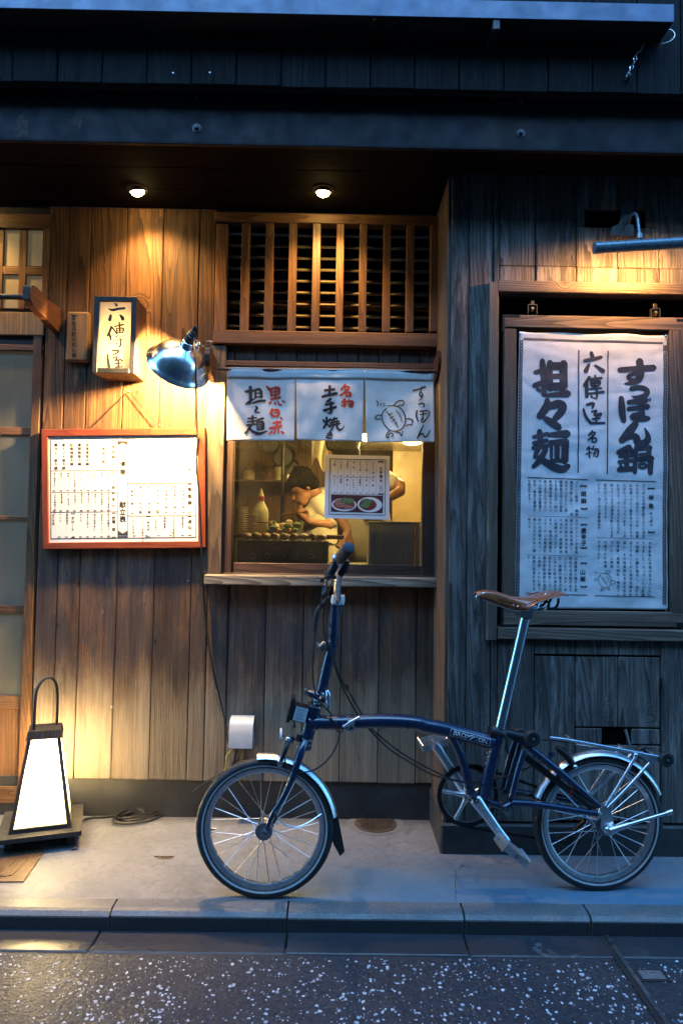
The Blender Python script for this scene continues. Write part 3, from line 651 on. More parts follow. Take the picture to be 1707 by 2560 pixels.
for a, b_ in zip(seams[:-1], seams[1:]):
    if b_ <= px0_+.001:
        rplank(a, b_, zrb, ZT+.25)
        continue
    if a >= px1_-.001:
        rplank(a, b_, zrb, ZT+.25)
        continue
    if b_ > px1_: rplank(px1_, b_, zrb, ZT+.25); b_ = px1_
    a2 = max(a, px0_)
    if a < px0_ < b_: rplank(a, px0_, zrb, ZT+.25)
    cuts = [(a2, b_)]
    # above the case: a long board, then a short lapped course over the case
    if a2 < hx1 and b_ > hx0:
        rplank(a2, b_, hz1, ZT+.25); rplank(a2, b_, zj+.002, hz0)
        if a2 < hx0: rplank(a2, hx0, hz0, hz1)
        if b_ > hx1: rplank(hx1, b_, hz0, hz1)
    else: rplank(a2, b_, zj+.002, ZT+.25)
    rplank(a2, b_, pz1, zj, YR-.004)
    if b_ > ax0+.01 and a2 < ax1-.002: rplank(a2, b_, az1+.003, pz0)
    else: rplank(a2, b_, zrb, pz0)
mb = MB(); mb.box(cx0-.001, 3.4, YR+.02, YR+.06, pz1, ZT+.25); mb.box(cx0+.004, px0_, YR+.02, YR+.10, 0, pz1); mb.box(px0_, px1_, YR+.10, YR+.13, 0, pz1); mb.box(px0_, 3.4, YR+.02, YR+.10, 0, pz0); mb.box(px1_, 3.4, YR+.02, YR+.10, pz0, pz1)
mb.build('carcass', 'black_void', rw)
mb = MB(); mb.box(hx0-.02, hx1+.02, YR+.0185, YR+.0195, hz0-.02, hz1+.02); mb.build('dark_slot', 'black_void', rw)
mb = MB(); mb.box(cx0-.012, cx0+.001, YR+.004, .03, -.0, ZT+.25, .002); mb.build('return_board', 'window_wood_v', rw)
mb = MB(); mb.box(cx0-.02, 3.4, YR-.012, YR+.05, -.02, zrb-.006, .006); mb.box(cx0-.02, cx0+.02, YR+.04, .02, -.02, zrb+.02, .006); mb.build('plinth', 'plinth_stone', rw)
# hatch with a square hole, set a little back
sx0, sx1, sz0, sz1 = XZ(1506, 1821, 1578, 1863, YR)
hatch = MB(); hatch.box(ax0, ax1, YR+.016, YR+.0175, az0, az1); hatch = hatch.build('hatch', 'black_void', rw)
hs = [ax0] + [P(x, 1800, YR).x for x in (1438, 1546)] + [ax1]
for a, b_ in zip(hs[:-1], hs[1:]):
    segs = [(a, b_, az0, az1)]
    if a < sx1 and b_ > sx0:
        segs = [(a, b_, az0, sz0), (a, b_, sz1, az1)]
        if a < sx0: segs.append((a, sx0, sz0, sz1))
        if b_ > sx1: segs.append((sx1, b_, sz0, sz1))
    for q in segs: plank(hatch, 'wall_timber_far', *q[:2], q[2]+.002, q[3]-.003, YR+.006, .009, 'hatch_board', jit=.001)
mb = MB(); c0, c1 = P(1561, 1822, YR+.012), P(1572, 1862, YR+.012); mb.tube([c0, c1], .006, 8); mb.build('pipe', 'dull_steel', hatch)
mb = MB(); c_ = P(1653, 1716, YR-.002); mb.box(c_.x-.003, c_.x+.003, YR-.003, YR+.006, c_.z-.03, c_.z+.03, .001)
mb.build('hinge', 'dark_metal', hatch)

# ------------------------------------------------------------------ eave: soffit, steel beam, siding, canopy
YB, YS = -0.47, -0.535
soff = structure('soffit')
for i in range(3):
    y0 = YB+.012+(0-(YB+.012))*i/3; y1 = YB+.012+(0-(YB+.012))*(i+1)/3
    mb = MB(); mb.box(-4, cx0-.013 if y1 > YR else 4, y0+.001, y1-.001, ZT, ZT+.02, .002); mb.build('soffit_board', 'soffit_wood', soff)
mb = MB(); mb.box(-4, 4, YB+.012, YR+.001, ZT+.021, ZT+.04); mb.build('soffit_back', 'backing', soff)
zbm0 = ZT-.006; zbm1 = P(853, 236, YB).z
beam = thing('steel_beam', 'long painted steel beam with bolts running above the lamps', 'beam', (0, YB, zbm0))
mb = MB(); mb.box(-4, 4, YB, YB+.011, zbm0, zbm1+.04, .002); mb.build('web', 'steel_beam_paint', beam)
mb = MB(); mb.box(-4, 4, YB-.005, YB+.011, zbm0-.007, zbm0-.001, .002); mb.build('lower_lip', 'steel_beam_paint', beam)
for (px, py, r_) in ((492, 320, .009), (1301, 333, .0085), (494, 246, .006), (1300, 256, .006)):
    mb = MB(); c_ = P(px, py, YB-.0005); mb.lathe([(0, r_*1.7), (.002, r_*1.7), (.002, r_), (.009, r_*.95), (.011, r_*.6), (.0115, 0)], c_, (0, -1, 0), 8); mb.build('bolt', 'bolt_metal', beam)
mb = MB()
for (px, py, s) in ((55, 315, .035), (195, 300, .028), (690, 322, .006), (1240, 372, .01)):
    c_ = P(px, py, YB-.0008); n_ = 26; q = []
    for i in range(n_):
        a = 6.283*i/n_; r_ = s*(.55+.6*abs(noise.noise(Vector((math.cos(a)*2+px, math.sin(a)*2, .3))))+.25*random.random()); q.append((c_.x+math.cos(a)*r_*.8, YB-.0009, max(zbm0+.003, c_.z+math.sin(a)*r_*1.3)))
    mb.add(q, [tuple(range(n_))])
mb.build('rust_patch', 'rust', beam)
up = thing('upper_siding', 'dark vertical board siding of the upper storey above the steel beam', 'siding', (0, YS, P(853, 219, YS).z))
zs0 = P(853, 219, YS).z
xx0 = P(926, 150, YS).x
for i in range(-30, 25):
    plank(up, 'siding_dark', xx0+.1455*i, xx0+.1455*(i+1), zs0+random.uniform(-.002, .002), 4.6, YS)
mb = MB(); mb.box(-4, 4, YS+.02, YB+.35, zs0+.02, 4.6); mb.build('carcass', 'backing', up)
for (px, py) in ((433, 183), (525, 182)):
    c_ = P(px, py, YS-.001); mb = MB(); mb.lathe([(0, .004), (.002, .003), (.0025, 0)], c_, (0, -1, 0), 8); mb.build('nail_head', 'dull_steel', up)
zc0 = P(1640, 108, YS).z
YC = G(1600, 52, zc0).y; cfx = P(1682, 60, YC).x
can = thing('metal_canopy', 'flat dark metal canopy box projecting at the top of the front', 'canopy', (0, YC, zc0))
zct = P(1600, 8, YC).z
mb = MB(); mb.box(-4, cfx, YC+.004, YS-.001, zc0, zct-.004); mb.build('tray', 'dark_metal', can)
mb = MB(); mb.box(-4, cfx+.003, YC, YC+.004, zc0-.002, zct, .0015); mb.build('fascia', 'gutter_metal', can)
mb = MB(); p0 = P(1236, 75, YC+.03); mb.box(p0.x-.012, p0.x+.012, YS-.09, YS-.001, zc0-.035, zc0-.001, .003); mb.build('bracket', 'dark_metal', can)
mb = MB(); a_ = P(1652, 110, YS-.01); mb.tube([a_, P(1675, 104, YS-.02), P(1688, 88, YS-.025), P(1680, 76, YS-.02), P(1672, 74, YS-.015)], .0016, 6, smooth=2); mb.build('wire_loop', 'dull_steel', can)
# short chain down to a hook
ch = thing('chain', 'thin steel chain hanging from the canopy to a hook on the siding', 'chain', P(1565, 198, YS-.004))
pts = [P(1606, 114, YS-.012), P(1590, 135, YS-.011), P(1583, 158, YS-.010), P(1572, 178, YS-.010), P(1565, 194, YS-.008)]
for i in range(9):
    t = i/8*3.999; j = min(3, int(t)); c_ = pts[j].lerp(pts[j+1], t-j); d = (pts[j+1]-pts[j]).normalized(); s = d.cross(Vector((0, 1, 0))) if i % 2 else Vector((0, 1, 0))
    mb = MB(); mb.tube([c_+d*math.cos(a)*.009+s*math.sin(a)*.0045 for a in [6.283*q/10 for q in range(11)]], .0013, 5, cap=False); mb.build('link', 'chrome' if i % 2 else 'dull_steel', ch, True)
mb = MB(); c_ = P(1565, 198, YS); mb.lathe([(0, .008), (.006, .007), (.010, .004), (.018, .004), (.022, .007), (.024, 0)], c_, (0, -1, 0), 10); mb.build('hook', 'dark_metal', ch, True)

# ------------------------------------------------------------------ houses across the alley (behind the camera): they cut off the low sky
opp = structure('wall_opposite')
mb = MB(); mb.box(-14, 14, -5.2, -4.7, ZG, 5.2); mb.build('timber_front', 'opposite_timber', opp)
mb = MB(); mb.prism([(-14, -5.4, 5.9), (-14, -4.2, 5.2), (-14, -4.2, 5.26), (-14, -5.4, 6.0)], (28, 0, 0)); mb.build('eave', 'dark_metal', opp)
# ------------------------------------------------------------------ lattice vent over the window
lat = thing('lattice_vent', 'brown wooden lattice of upright bars over the serving window', 'lattice', P(818, 862, -.02))
YL = -.022
for q, mt, nm in (((536, 534, 1101, 558), 'joinery_h', 'top_rail'), ((532, 829, 1101, 862), 'joinery_h', 'bottom_rail')):
    mb = MB(); mb.boxpx(*q, YL, .03, .0025); mb.build(nm, mt, lat)
for q in ((538, 559, 566, 828), (1075, 559, 1101, 828)):
    mb = MB(); mb.boxpx(*q, YL, .03, .0025); mb.build('stile', 'joinery_v', lat)
for (a, b_) in ((207, 258), (358, 409), (507, 557), (657, 708), (808, 857), (955, 1004), (1106, 1154), (1253, 1303)):
    mb = MB(); x0 = 520+a*.3954; x1 = 520+b_*.3954; mb.boxpx(x0, 557, x1, 830, YL+.004, .02, .002); mb.build('bar', 'joinery_v', lat)
z_top, z_bot = P(818, 560, .09).z, P(818, 828, .09).z
for i in range(9):
    zc = z_top-.055-(z_top-z_bot-.05)*i/8.4; xa, xb_ = P(560, 700, .07).x, P(1080, 700, .07).x
    mb = MB(); mb.prism([(xa, .055, zc-.012), (xa, .058, zc-.016), (xa, .105, zc+.010), (xa, .100, zc+.014)], (xb_-xa, 0, 0)); mb.build('louvre_slat', 'louvre_metal' if 'louvre_metal' in M else 'brass', lat)
mb = MB(); xa, xb_ = P(556, 700, .12).x, P(1086, 700, .12).x; mb.box(xa, xb_, .135, .14, z_bot-.06, z_top+.08); mb.build('vent_back', 'black_void', lat)

# ------------------------------------------------------------------ serving window
win = thing('serving_window', 'kitchen serving window with dark wooden sash and thick weathered sill', 'window', P(800, 1468, 0))
def part_px(parent, name, mat, q, yf, yb, b=.002, smooth=False):
    mb = MB(); mb.boxpx(*q, yf, yb, b); return mb.build(name, mat, parent, smooth)
fr_ = part_px(win, 'jamb', 'window_wood_v', (513, 864, 559, 1440), -.014, .03)
part_px(win, 'jamb', 'window_wood_v', (1094, 864, 1116, 1440), -.014, .03)
part_px(win, 'sash_stile', 'sash_dark_v', (560, 922, 584, 1440), .004, .04)
part_px(win, 'sash_stile', 'sash_dark_v', (1056, 922, 1093, 1440), .004, .04)
part_px(win, 'sash_rail', 'sash_dark_h', (584, 1410, 1055, 1438), .008, .04)
part_px(win, 'sash_rail', 'sash_dark_h', (584, 922, 1055, 940), .008, .04)
mb = MB(); x0, x1, z0, z1 = XZ(510, 1441, 1100, 1466, -.075); mb.box(x0, x1, -.075, .012, z0, z1, .004); mb.build('sill', 'sill_grey', win)
mb = MB(); x0, x1, z0, z1 = XZ(560, 1437, 1095, 1443, .0); mb.box(x0, x1, -.004, .05, z0, z1+.002, .001); mb.build('sill_track', 'window_wood_h', win)
mb = MB(); x0, x1, z0, z1 = XZ(580, 935, 1060, 1414, .026); mb.box(x0, x1, .026, .029, z0, z1); mb.build('pane', 'window_glass', win)

# paper menu stuck to the pane
menu = thing('window_menu', 'pale paper menu with two food photographs stuck to the kitchen window', 'menu', P(893, 1298, .02))
YM = .0235
zF = lambda x, y: (810+x*170/1568., 1130+y*170/1568.)
def mapM(lift): return lambda px, py: P(px, py, YM-lift)
mb = MB(); cs = [zF(30, 58), zF(1515, 92), zF(1495, 1558), zF(10, 1525)]
q = [P(*c_, YM) for c_ in cs]; mb.prism(q[::-1], (0, .0009, 0)); mb.build('sheet', 'paper_window', menu)
def sk(x, y): return (x, y+.021*(x-800))      # the sheet hangs a little askew
mb = MB(); f_ = mapM(.0008); T_ = lambda x, y: zF(*sk(x, y))
for a, b_, w in (((135, 170), (1415, 170), 16), ((1415, 170), (1400, 1445), 14), ((1400, 1445), (110, 1445), 14), ((110, 1445), (135, 170), 14), ((190, 588), (1180, 582), 7), ((150, 985), (1380, 980), 8)):
    line(mb, *T_(*a), *T_(*b_), w*.1084, f_)
for i in range(8):
    x = 170+i*148
    line(mb, *T_(x, 200), *T_(x-8, 560), .35, f_); line(mb, *T_(x-8, 600), *T_(x-16, 970), .35, f_)
cols1 = ['か牛すじ串', '牛すじ串', '牛もつ串', '鳥　皮', '玉ねぎ', '白ねぎ', '生麩']; cols2 = ['大　根', '玉　子', '厚揚げ', 'こんにゃく', '茄　子', '海老', 'トマト']
for i in range(7):
    x = 1130-i*148; x_, y_ = T_(x, 215); column(mb, cols1[i], x_, y_, 5.4, 6.2, f_, .02); x_, y_ = T_(x-6, 620); column(mb, cols2[i], x_, y_, 5.4, 6.2, f_, .02)
    for yy_ in (555, 945):
        x_, y_ = T_(x, yy_); line(mb, x_-2.2, y_, x_+2.2, y_, 1.5, f_)
x_, y_ = T_(1310, 315); column(mb, '土手焼き', x_, y_, 8.2, 10.4, f_, .03)
for yy_, s_ in ((225, '【'), (945, '】')): put_char(mb, s_, *T_(1310, yy_), 15, f_)
for i in range(5): line(mb, *T_(1262, 775+i*30), *T_(1355, 775+i*30), .8, f_)
mb.build('lettering', 'ink_black', menu)
ph = MB(); ph.add([P(*T_(*c_), YM-.0006) for c_ in ((160, 995), (1360, 1000), (1350, 1400), (155, 1388))], [(0, 3, 2, 1)]); ph = ph.build('photo_print', 'photo_dark', menu)
def blob(mb, cx, cy, rx, ry, lift, jit=.0, n_=28, seed=0):
    vs = []
    for i in range(n_):
        a = 6.283*i/n_; k_ = 1+jit*noise.noise(Vector((math.cos(a)*1.7+seed, math.sin(a)*1.7, seed*.7))); vs.append(P(*T_(cx+math.cos(a)*rx*k_, cy+math.sin(a)*ry*k_), YM-lift))
    mb.add(vs, [tuple(range(n_))[::-1]])
for q in ((460, 1222, 288, 150, .0009), (1050, 1210, 285, 175, .0009)): mb = MB(); blob(mb, *q); mb.build('printed_plate', 'print_plate', ph)
for q in ((460, 1215, 250, 118, .0012), (1010, 1210, 205, 130, .0012, .05)): mb = MB(); blob(mb, *q); mb.build('printed_sauce', 'print_sauce', ph)
for q in ((370, 1190, 130, 90, .0015, .3, 28, 2), (560, 1270, 130, 50, .0015, .3, 28, 5)): mb = MB(); blob(mb, *q); mb.build('printed_meat', 'print_meat', ph)
for q in ((500, 1130, 150, 85, .0018, .6, 28, 9), (960, 1170, 120, 105, .0018, .5, 28, 7)): mb = MB(); blob(mb, *q); mb.build('printed_greens', 'print_greens', ph)

# ------------------------------------------------------------------ noren curtain
zN = lambda x, y: (560+x*530/1568., 910+y*210/621.)
YN = -.085
def noren_y(x, z):
    p = Vector((x*7, z*5, 1.7)); w = noise.noise(p)*.014+noise.noise(p*2.7)*.005+noise.noise(Vector((x*16, z*1.5, 7.7)))*.006
    t = max(0.0, min(1.0, (1.345-z)/.25)) if False else 1.0
    return YN+w*t
def mapN(lift):
    def f(px, py):
        q = P(px, py, YN); y = noren_y(q.x, q.z)-lift; return Vector((q.x, y, q.z))
    return f
nor = thing('noren_curtain', 'white cotton shop curtain in three flaps hung over the serving window', 'curtain', P(826, 1100, YN))
mb = MB(); a_, b_ = P(545, 923, YN+.006), P(1098, 929, YN+.006); mb.tube([a_, b_], .009, 12); mb.build('pole', 'bracket_dark', nor, True)
ft = mapN(0)
flaps = [((17, 28), (528, 36), (520, 570), (22, 566)), ((532, 36), (1034, 42), (1026, 575), (540, 562)), ((1040, 42), (1550, 48), (1556, 580), (1052, 580))]
names = ('担々麺', '土手焼き', 'すっぽん')
flap_o = []
for k_, (A, B_, C_, D_) in enumerate(flaps):
    def fn(u, w, A=A, B_=B_, C_=C_, D_=D_):
        x = (A[0]*(1-u)+B_[0]*u)*(1-w)+(D_[0]*(1-u)+C_[0]*u)*w; y = (A[1]*(1-u)+B_[1]*u)*(1-w)+(D_[1]*(1-u)+C_[1]*u)*w
        edge = (abs(u-.5)*2)**6*.004*w
        q = ft(*zN(x, y)); q.y -= edge*(1 if (k_+(u > .5)) % 2 else -.6)
        if w < .05: q.y += -.012*math.cos(min(1, w/.05)*1.57)**2 + .004
        return q
    mb = MB(); mb.grid(44, 40, fn, (0, .0009, 0)); flap_o.append(mb.build('flap', 'noren_cloth', nor, 'all', label='curtain flap lettered '+names[k_]))
# sewn hem along the top and edge stitches
mb = MB(); f_ = mapN(.003)
def fh(u, w): return f_(*zN(17+u*1533, 30+u*19+8+w*66))
mb.grid(60, 3, fh, (0, .002, 0)); mb.build('hem', 'noren_cloth', nor, 'all')
f_ = mapN(.0022)
for k_, spec in enumerate((TAN_NOREN, DOTE_NOREN, SUPPON_NOREN+';'+TURTLE)):
    mb = MB(); brush(mb, spec, zN, f_, .44 if k_ < 2 else .40, .13); mb.build('lettering', 'ink_black', flap_o[k_])
red = RED_NOREN.split(';')
for k_, cond in ((0, lambda x: x < 600), (1, lambda x: x > 600)):
    mb = MB(); brush(mb, ';'.join(s for s in red if cond(float(s.split(',')[0]))), zN, mapN(.0024), .44, .13); mb.build('red_lettering', 'ink_red', flap_o[k_])
# curved wooden arms
def arm(name, label, X, th, y_end, ztop, mat, hs, group):
    """a hook-shaped arm standing square out of the wall"""
    o = thing(name, label, 'bracket', (X, 0, ztop-hs), group)
    L = -y_end; prof = [(0, 0), (-L*.5, .004), (-L*.86, .010), (-L*.97, .002), (-L, -.02), (-L*.985, -.045), (-L*.9, -hs*.62), (-L*.6, -hs*.80), (-L*.3, -hs*.95), (0, -hs)]
    mb = MB(); mb.prism([(X, y, ztop+z) for y, z in prof][::-1], (th, 0, 0)); mb.build('arm', mat, o); return o
zt = P(540, 896, 0).z
arm('curtain_bracket', 'dark hooked wooden arm holding the near end of the curtain pole, behind the clamp lamp', P(527, 930, 0).x, .020, -.135, zt, 'bracket_dark', .10, 'curtain pole arms')
arm('curtain_bracket', 'dark hooked wooden arm holding the curtain pole beside the wall corner', P(1083, 930, 0).x, .022, -.135, P(1090, 902, 0).z, 'bracket_dark', .10, 'curtain pole arms')

# ------------------------------------------------------------------ sliding door at the edge
door = thing('sliding_door', 'wooden sliding door with frosted panes at the edge of the shop front', 'door', P(20, 2010, .02))
YD = .012
def dpart(name, mat, q, yf=YD, yb=.05, b=.002): return part_px(door, name, mat, q, yf, yb, b)
dpart('head_jamb', 'joinery_h', (-460, 530, 124, 566), -.004); dpart('jamb', 'joinery_v', (107, 566, 123, 770), -.004); 
mb = MB(); x0 = P(54, 1700, -.004).x; x1 = P(76, 1700, -.004).x; mb.box(x0, x1, -.004, .06, .03, P(100, 772, 0).z, .002); mb.build('jamb', 'joinery_v', door)
for q in ((48, 566, 66, 772), (-10, 566, 8, 772), (-70, 566, -52, 772), (-130, 566, -112, 772), (-190, 566, -172, 772), (-250, 566, -232, 772), (-310, 566, -292, 772), (-370, 566, -352, 772), (-460, 566, -412, 772)): dpart('muntin', 'joinery_v', q, .006)
dpart('muntin', 'joinery_h', (-412, 662, 108, 683), .007); 
for q in ((8, 568, 49, 665), (65, 568, 107, 665), (6, 683, 48, 770), (63, 683, 106, 770), (-412, 566, 8, 665), (-412, 680, 6, 770)): 
    dpart('pane', 'door_paper', q, .0165, .0195, 0)
dpart('lock_rail', 'plaque_wood', (-460, 776, 110, 833), -.008); dpart('rail_gap', 'sash_dark_h', (-460, 831, 112, 860), .012)
dpart('rail', 'joinery_h', (-460, 857, 110, 872), .0); 
mb = MB(); xs_ = P(88, 930, YD).x; mb.box(P(86, 930, YD).x, P(110, 930, YD).x, .004, .05, P(60, 1990, 0).z, P(90, 872, 0).z, .002); mb.build('stile', 'joinery_v', door)
mb = MB(); mb.box(P(-440, 930, YD).x, P(-400, 930, YD).x-.006, .004, .05, .04, P(90, 872, 0).z, .002); mb.build('stile', 'joinery_v', door)
zr = [(872, 876), (1068, 1088), (1290, 1300), (1514, 1533), (1739, 1773), (1965, 2008)]
xd0, xd1 = P(-400, 930, YD).x, P(88, 930, YD).x
for i, (a, b_) in enumerate(zr):
    if i: mb = MB(); mb.box(xd0, xd1, .008, .045, P(40, b_, YD).z, P(40, a, YD).z, .002); mb.build('rail', 'joinery_h', door)
for i in range(5):
    za, zb_ = P(40, zr[i+1][0], YD).z, P(40, zr[i][1], YD).z
    mb = MB(); mb.box(xd0, xd1, .0165, .0195, za, zb_); mb.build('pane' if i < 4 else 'kick_panel', 'door_glass' if i < 4 else 'joinery_v', door)
# long curved arm and steel rod beside the door
xa = P(152, 800, 0).x-.028
o = thing('rod_bracket', 'orange-brown curved wooden arm holding a dark rod over the door', 'bracket', (xa, 0, P(150, 831, 0).z))
zt = P(150, 772, 0).z; L = .27; prof = [(0, 0), (-L*.45, -.005), (-L*.82, .006), (-L*.95, -.002), (-L, -.024), (-L*.99, -.052), (-L*.9, -.072), (-L*.6, -.080), (-L*.3, -.090), (0, -.098)]
mb = MB(); mb.prism([(xa, y, zt+z) for y, z in prof][::-1], (.028, 0, 0)); mb.build('arm', 'bracket_wood', o)
mb = MB(); mb.box(xa+.002, xa+.026, -L-.004, -L+.002, zt-.06, zt-.012, .002); mb.build('end_cap', 'bracket_dark', o)
rod = MB(); rod.tube([(xa+.006, -.225, zt-.035), (xa-.9, -.225, zt-.035)], .010, 12); r_ = rod.build('curtain_rod', 'bracket_dark', None, True); tag(r_, 'dark round rod running over the door from the curved arm', 'rod')

# ------------------------------------------------------------------ small plaque and lantern box sign
zC3 = lambda x, y: (x*570/1568., 500+y*570/1568.)
pl = thing('wooden_plaque', 'small upright wooden plaque with carved black writing', 'plaque', P(190, 906, 0))
x0, x1, z0, z1 = XZ(164, 778, 222, 903, -.03); mb = MB(); mb.box(x0, x1, -.03, -.001, z0, z1, .008); mb.build('board', 'plaque_wood', pl)
mb = MB(); column(mb, '先斗町のれん会', 186, 803, 12.5, 13, lambda px, py: P(px, py, -.0308), .025)
brush(mb, "181,788,4 186,792,6 192,788,3; 183,796,3 188,798,4", lambda x, y: (x, y), lambda px, py: P(px, py, -.0308), 1); mb.build('lettering', 'ink_black', pl)
sg = thing('lantern_sign', 'upright dark framed box sign with black brush writing on a cream panel', 'sign', P(300, 955, 0))
YSg = -.142; x0, x1, z0, z1 = XZ(234, 741, 339, 932, YSg)
t_ = .010
mb = MB(); mb.box(x0, x0+t_, YSg+.004, -.001, z0, z1, .0015); mb.build('side', 'signbox_wood', sg)
mb = MB(); mb.box(x1-t_, x1, YSg+.004, -.001, z0, z1, .0015); mb.build('side', 'signbox_wood', sg)
mb = MB(); mb.box(x0+t_, x1-t_, YSg+.004, -.001, z0, z0+t_, .0015); mb.build('bottom', 'signbox_wood', sg)
mb = MB(); mb.box(x0+t_, x1-t_, YSg+.004, -.001, z1-t_, z1, .0015); mb.build('top', 'signbox_wood', sg)
w_ = .019
for q in ((x0-.001, x0+w_, z0-.001, z1+.001), (x1-w_, x1+.001, z0-.001, z1+.001)): mb = MB(); mb.box(q[0], q[1], YSg, YSg+.010, q[2], q[3], .002); mb.build('frame_stile', 'sign_black', sg)
for q in ((x0+w_, x1-w_, z0-.001, z0+w_), (x0+w_, x1-w_, z1-w_, z1+.001)): mb = MB(); mb.box(q[0], q[1], YSg+.0004, YSg+.010, q[2], q[3], .002); mb.build('frame_rail', 'sign_black', sg)
mb = MB(); mb.box(x0+w_-.003, x1-w_+.003, YSg+.007, YSg+.0082, z0+w_-.003, z1-w_+.003); pn = mb.build('panel', 'sign_panel', sg)
zBx = lambda x, y: (225+x*150/1568., 735+y*150/1568.)
mb = MB(); brush(mb, SIGN_BOX, zBx, lambda px, py: P(px, py, YSg+.0062), .112, .05); mb.build('lettering', 'ink_black', pn)
mb = MB(); c_ = Vector(((x0+x1)/2+.012, -.075, z0+.135)); mb.sphere(c_, .016, 12, 8, (1, 1, 1.2)); mb.build('bulb', 'bulb_sign', sg, True)  # unseen bulb, assumed from the glow of the panel
def lamp(name, kind, loc, energy, color, parent=None, **kw):
    d = bpy.data.lights.new(name, kind); d.energy = energy; d.color = color
    for k_, v_ in kw.items(): setattr(d, k_, v_)
    o = bpy.data.objects.new(name, d); col.objects.link(o); o.location = loc
    if parent is not None: o.parent = parent; o.location = Vector(loc)-parent.location
    return o
def aim(o, d): o.rotation_euler = Vector(d).to_track_quat('-Z', 'Y').to_euler()
lamp('bulb_light', 'POINT', c_+Vector((0, -.025, 0)), 2.0, (1, .72, .36), sg, shadow_soft_size=.012)

# ------------------------------------------------------------------ framed menu board
zD6 = lambda x, y: (80+x*460/1568., 1040+y*460/1568.)
bd = thing('menu_board', 'red-brown framed menu board full of small columns of writing hung on a wire', 'menu board', P(310, 1372, 0))
YBd = -.034; cs = [zD6(80, 112), zD6(1476, 98), zD6(1481, 1122), zD6(92, 1136)]; ins = [zD6(134, 172), zD6(1408, 160), zD6(1416, 1066), zD6(144, 1078)]
co = [P(*q, YBd) for q in cs]; ci = [P(*q, YBd) for q in ins]
for i, mt, nm in ((0, 'red_frame_h', 'frame_rail'), (1, 'red_frame_v', 'frame_stile'), (2, 'red_frame_h', 'frame_rail'), (3, 'red_frame_v', 'frame_stile')):
    j = (i+1) % 4; A, B_, C_, D_ = co[i], co[j], ci[j], ci[i]; e = .0016
    b1 = lambda v, w: v.lerp(w, .07)
    mb = MB(); f_front = [b1(A, D_), b1(B_, C_), b1(C_, B_), b1(D_, A)]
    outer = [A, B_, C_, D_]; fr4 = [v+Vector((0, .0, 0)) for v in f_front]; sd4 = [v+Vector((0, .004, 0)) for v in outer]; bk4 = [v+Vector((0, -YBd-.004, 0)) for v in outer]
    mb.add(fr4+sd4+bk4, [(0, 3, 2, 1)]+[(a, (a+1) % 4, 4+(a+1) % 4, 4+a) for a in range(4)]+[(4+a, 4+(a+1) % 4, 8+(a+1) % 4, 8+a) for a in range(4)]); mb.build(nm, mt, bd)
YP = YBd+.008
mb = MB(); g_ = [P(*q, YP) for q in (zD6(128, 166), zD6(1414, 154), zD6(1420, 1072), zD6(138, 1084))]; mb.prism(g_[::-1], (0, .003, 0)); sheet = mb.build('sheet', 'paper', bd)
S6 = lambda x, y: zD6(x, y-.010*(x-780))
f_ = lambda px, py: P(px, py, YP-.0006)
mb = MB()
for a, b_, w in (((165, 190), (1395, 190), 6), ((1395, 190), (1398, 1040), 6), ((1398, 1040), (165, 1040), 7), ((165, 1040), (162, 190), 6), ((733, 195), (733, 1035), 4), ((815, 195), (818, 1035), 4),
             ((165, 462), (733, 462), 5), ((168, 646), (733, 650), 4), ((168, 815), (733, 815), 5), ((818, 575), (1392, 577), 5), ((818, 852), (1395, 855), 5)): line(mb, *S6(*a), *S6(*b_), w*.2934, f_)
def cols(mb, lst, x0, dx, y0, size, pitch, bold=.015):
    for i, s in enumerate(lst):
        x_, y_ = S6(x0-dx*i, y0); column(mb, s, x_, y_, size, pitch, f_, bold)
cols(mb, ['白味噌担々鍋', '黒胡麻担々鍋', '紅麻辣担々鍋', '赤トマト担々鍋', '黄カレー担々鍋'], 475, 67, 226, 8.6, 9.6, .028)
cols(mb, ['六傳担々鍋'], 612, 60, 226, 8.2, 10.5, .01); cols(mb, ['担担鍋'], 697, 60, 235, 9, 13, .015)
cols(mb, ['冷奴', '枝豆', 'キムチ', 'ナムル', 'ザーサイ', '牛すじ味噌煮込み', '春雨', '豚足', '蒸し鶏葱だれ', 'ポテトサラダ'], 652, 57, 475, 5.4, 6.3, .015)
cols(mb, ['手羽先の唐揚げ', '鶏の唐揚げ', '海老マヨ', '焼き茄子', '揚げ茄子', '山芋揚げ', 'だし巻玉子', '麻婆豆腐', 'よだれ鶏盛り合せ'], 655, 57, 655, 5.4, 6.3, .015)
cols(mb, ['担々炒飯チャーハン', 'ねぎチャーハン', '担々玉子めし', '牛すじめし', 'ライス'], 655, 59, 826, 6.4, 7.3, .025)
cols(mb, ['胡麻団子', 'アイス', '杏仁豆腐'], 302, 58, 826, 6.4, 7.3, .02)
cols(mb, ['デザート'], 350, 60, 852, 8.6, 9.4, .03); cols(mb, ['炒飯・飯'], 700, 60, 850, 8.8, 9.6, .035); cols(mb, ['小皿料理'], 697, 60, 530, 7.6, 15, .02)
cols(mb, ['白味噌担々麺', '黒胡麻担々麺', '紅麻辣担々麺', '特製担々麺', '赤トマト担々麺', '黄カレー担々麺', '六傳担々麺'], 1292, 73, 590, 6.0, 10.2, .02)
cols(mb, ['担担麺'], 1345, 60, 600, 9.6, 17, .045); cols(mb, ['点心'], 1345, 60, 882, 10, 14, .045)
cols(mb, ['焼き餃子', 'エビ入り水餃子', '海鮮春巻', 'しゅうまい'], 1285, 76, 862, 6.6, 7.4, .025); cols(mb, ['サラダ'], 992, 60, 895, 8, 9, .03)
cols(mb, ['ハリハリ水菜サラダ', 'トマトサラダ'], 945, 80, 862, 6.4, 7.2, .02)
cols(mb, ['すっぽん鍋コース', '六傳屋コース', '飲み放題付き'], 1345, 90, 215, 7.2, 9.5, .01)
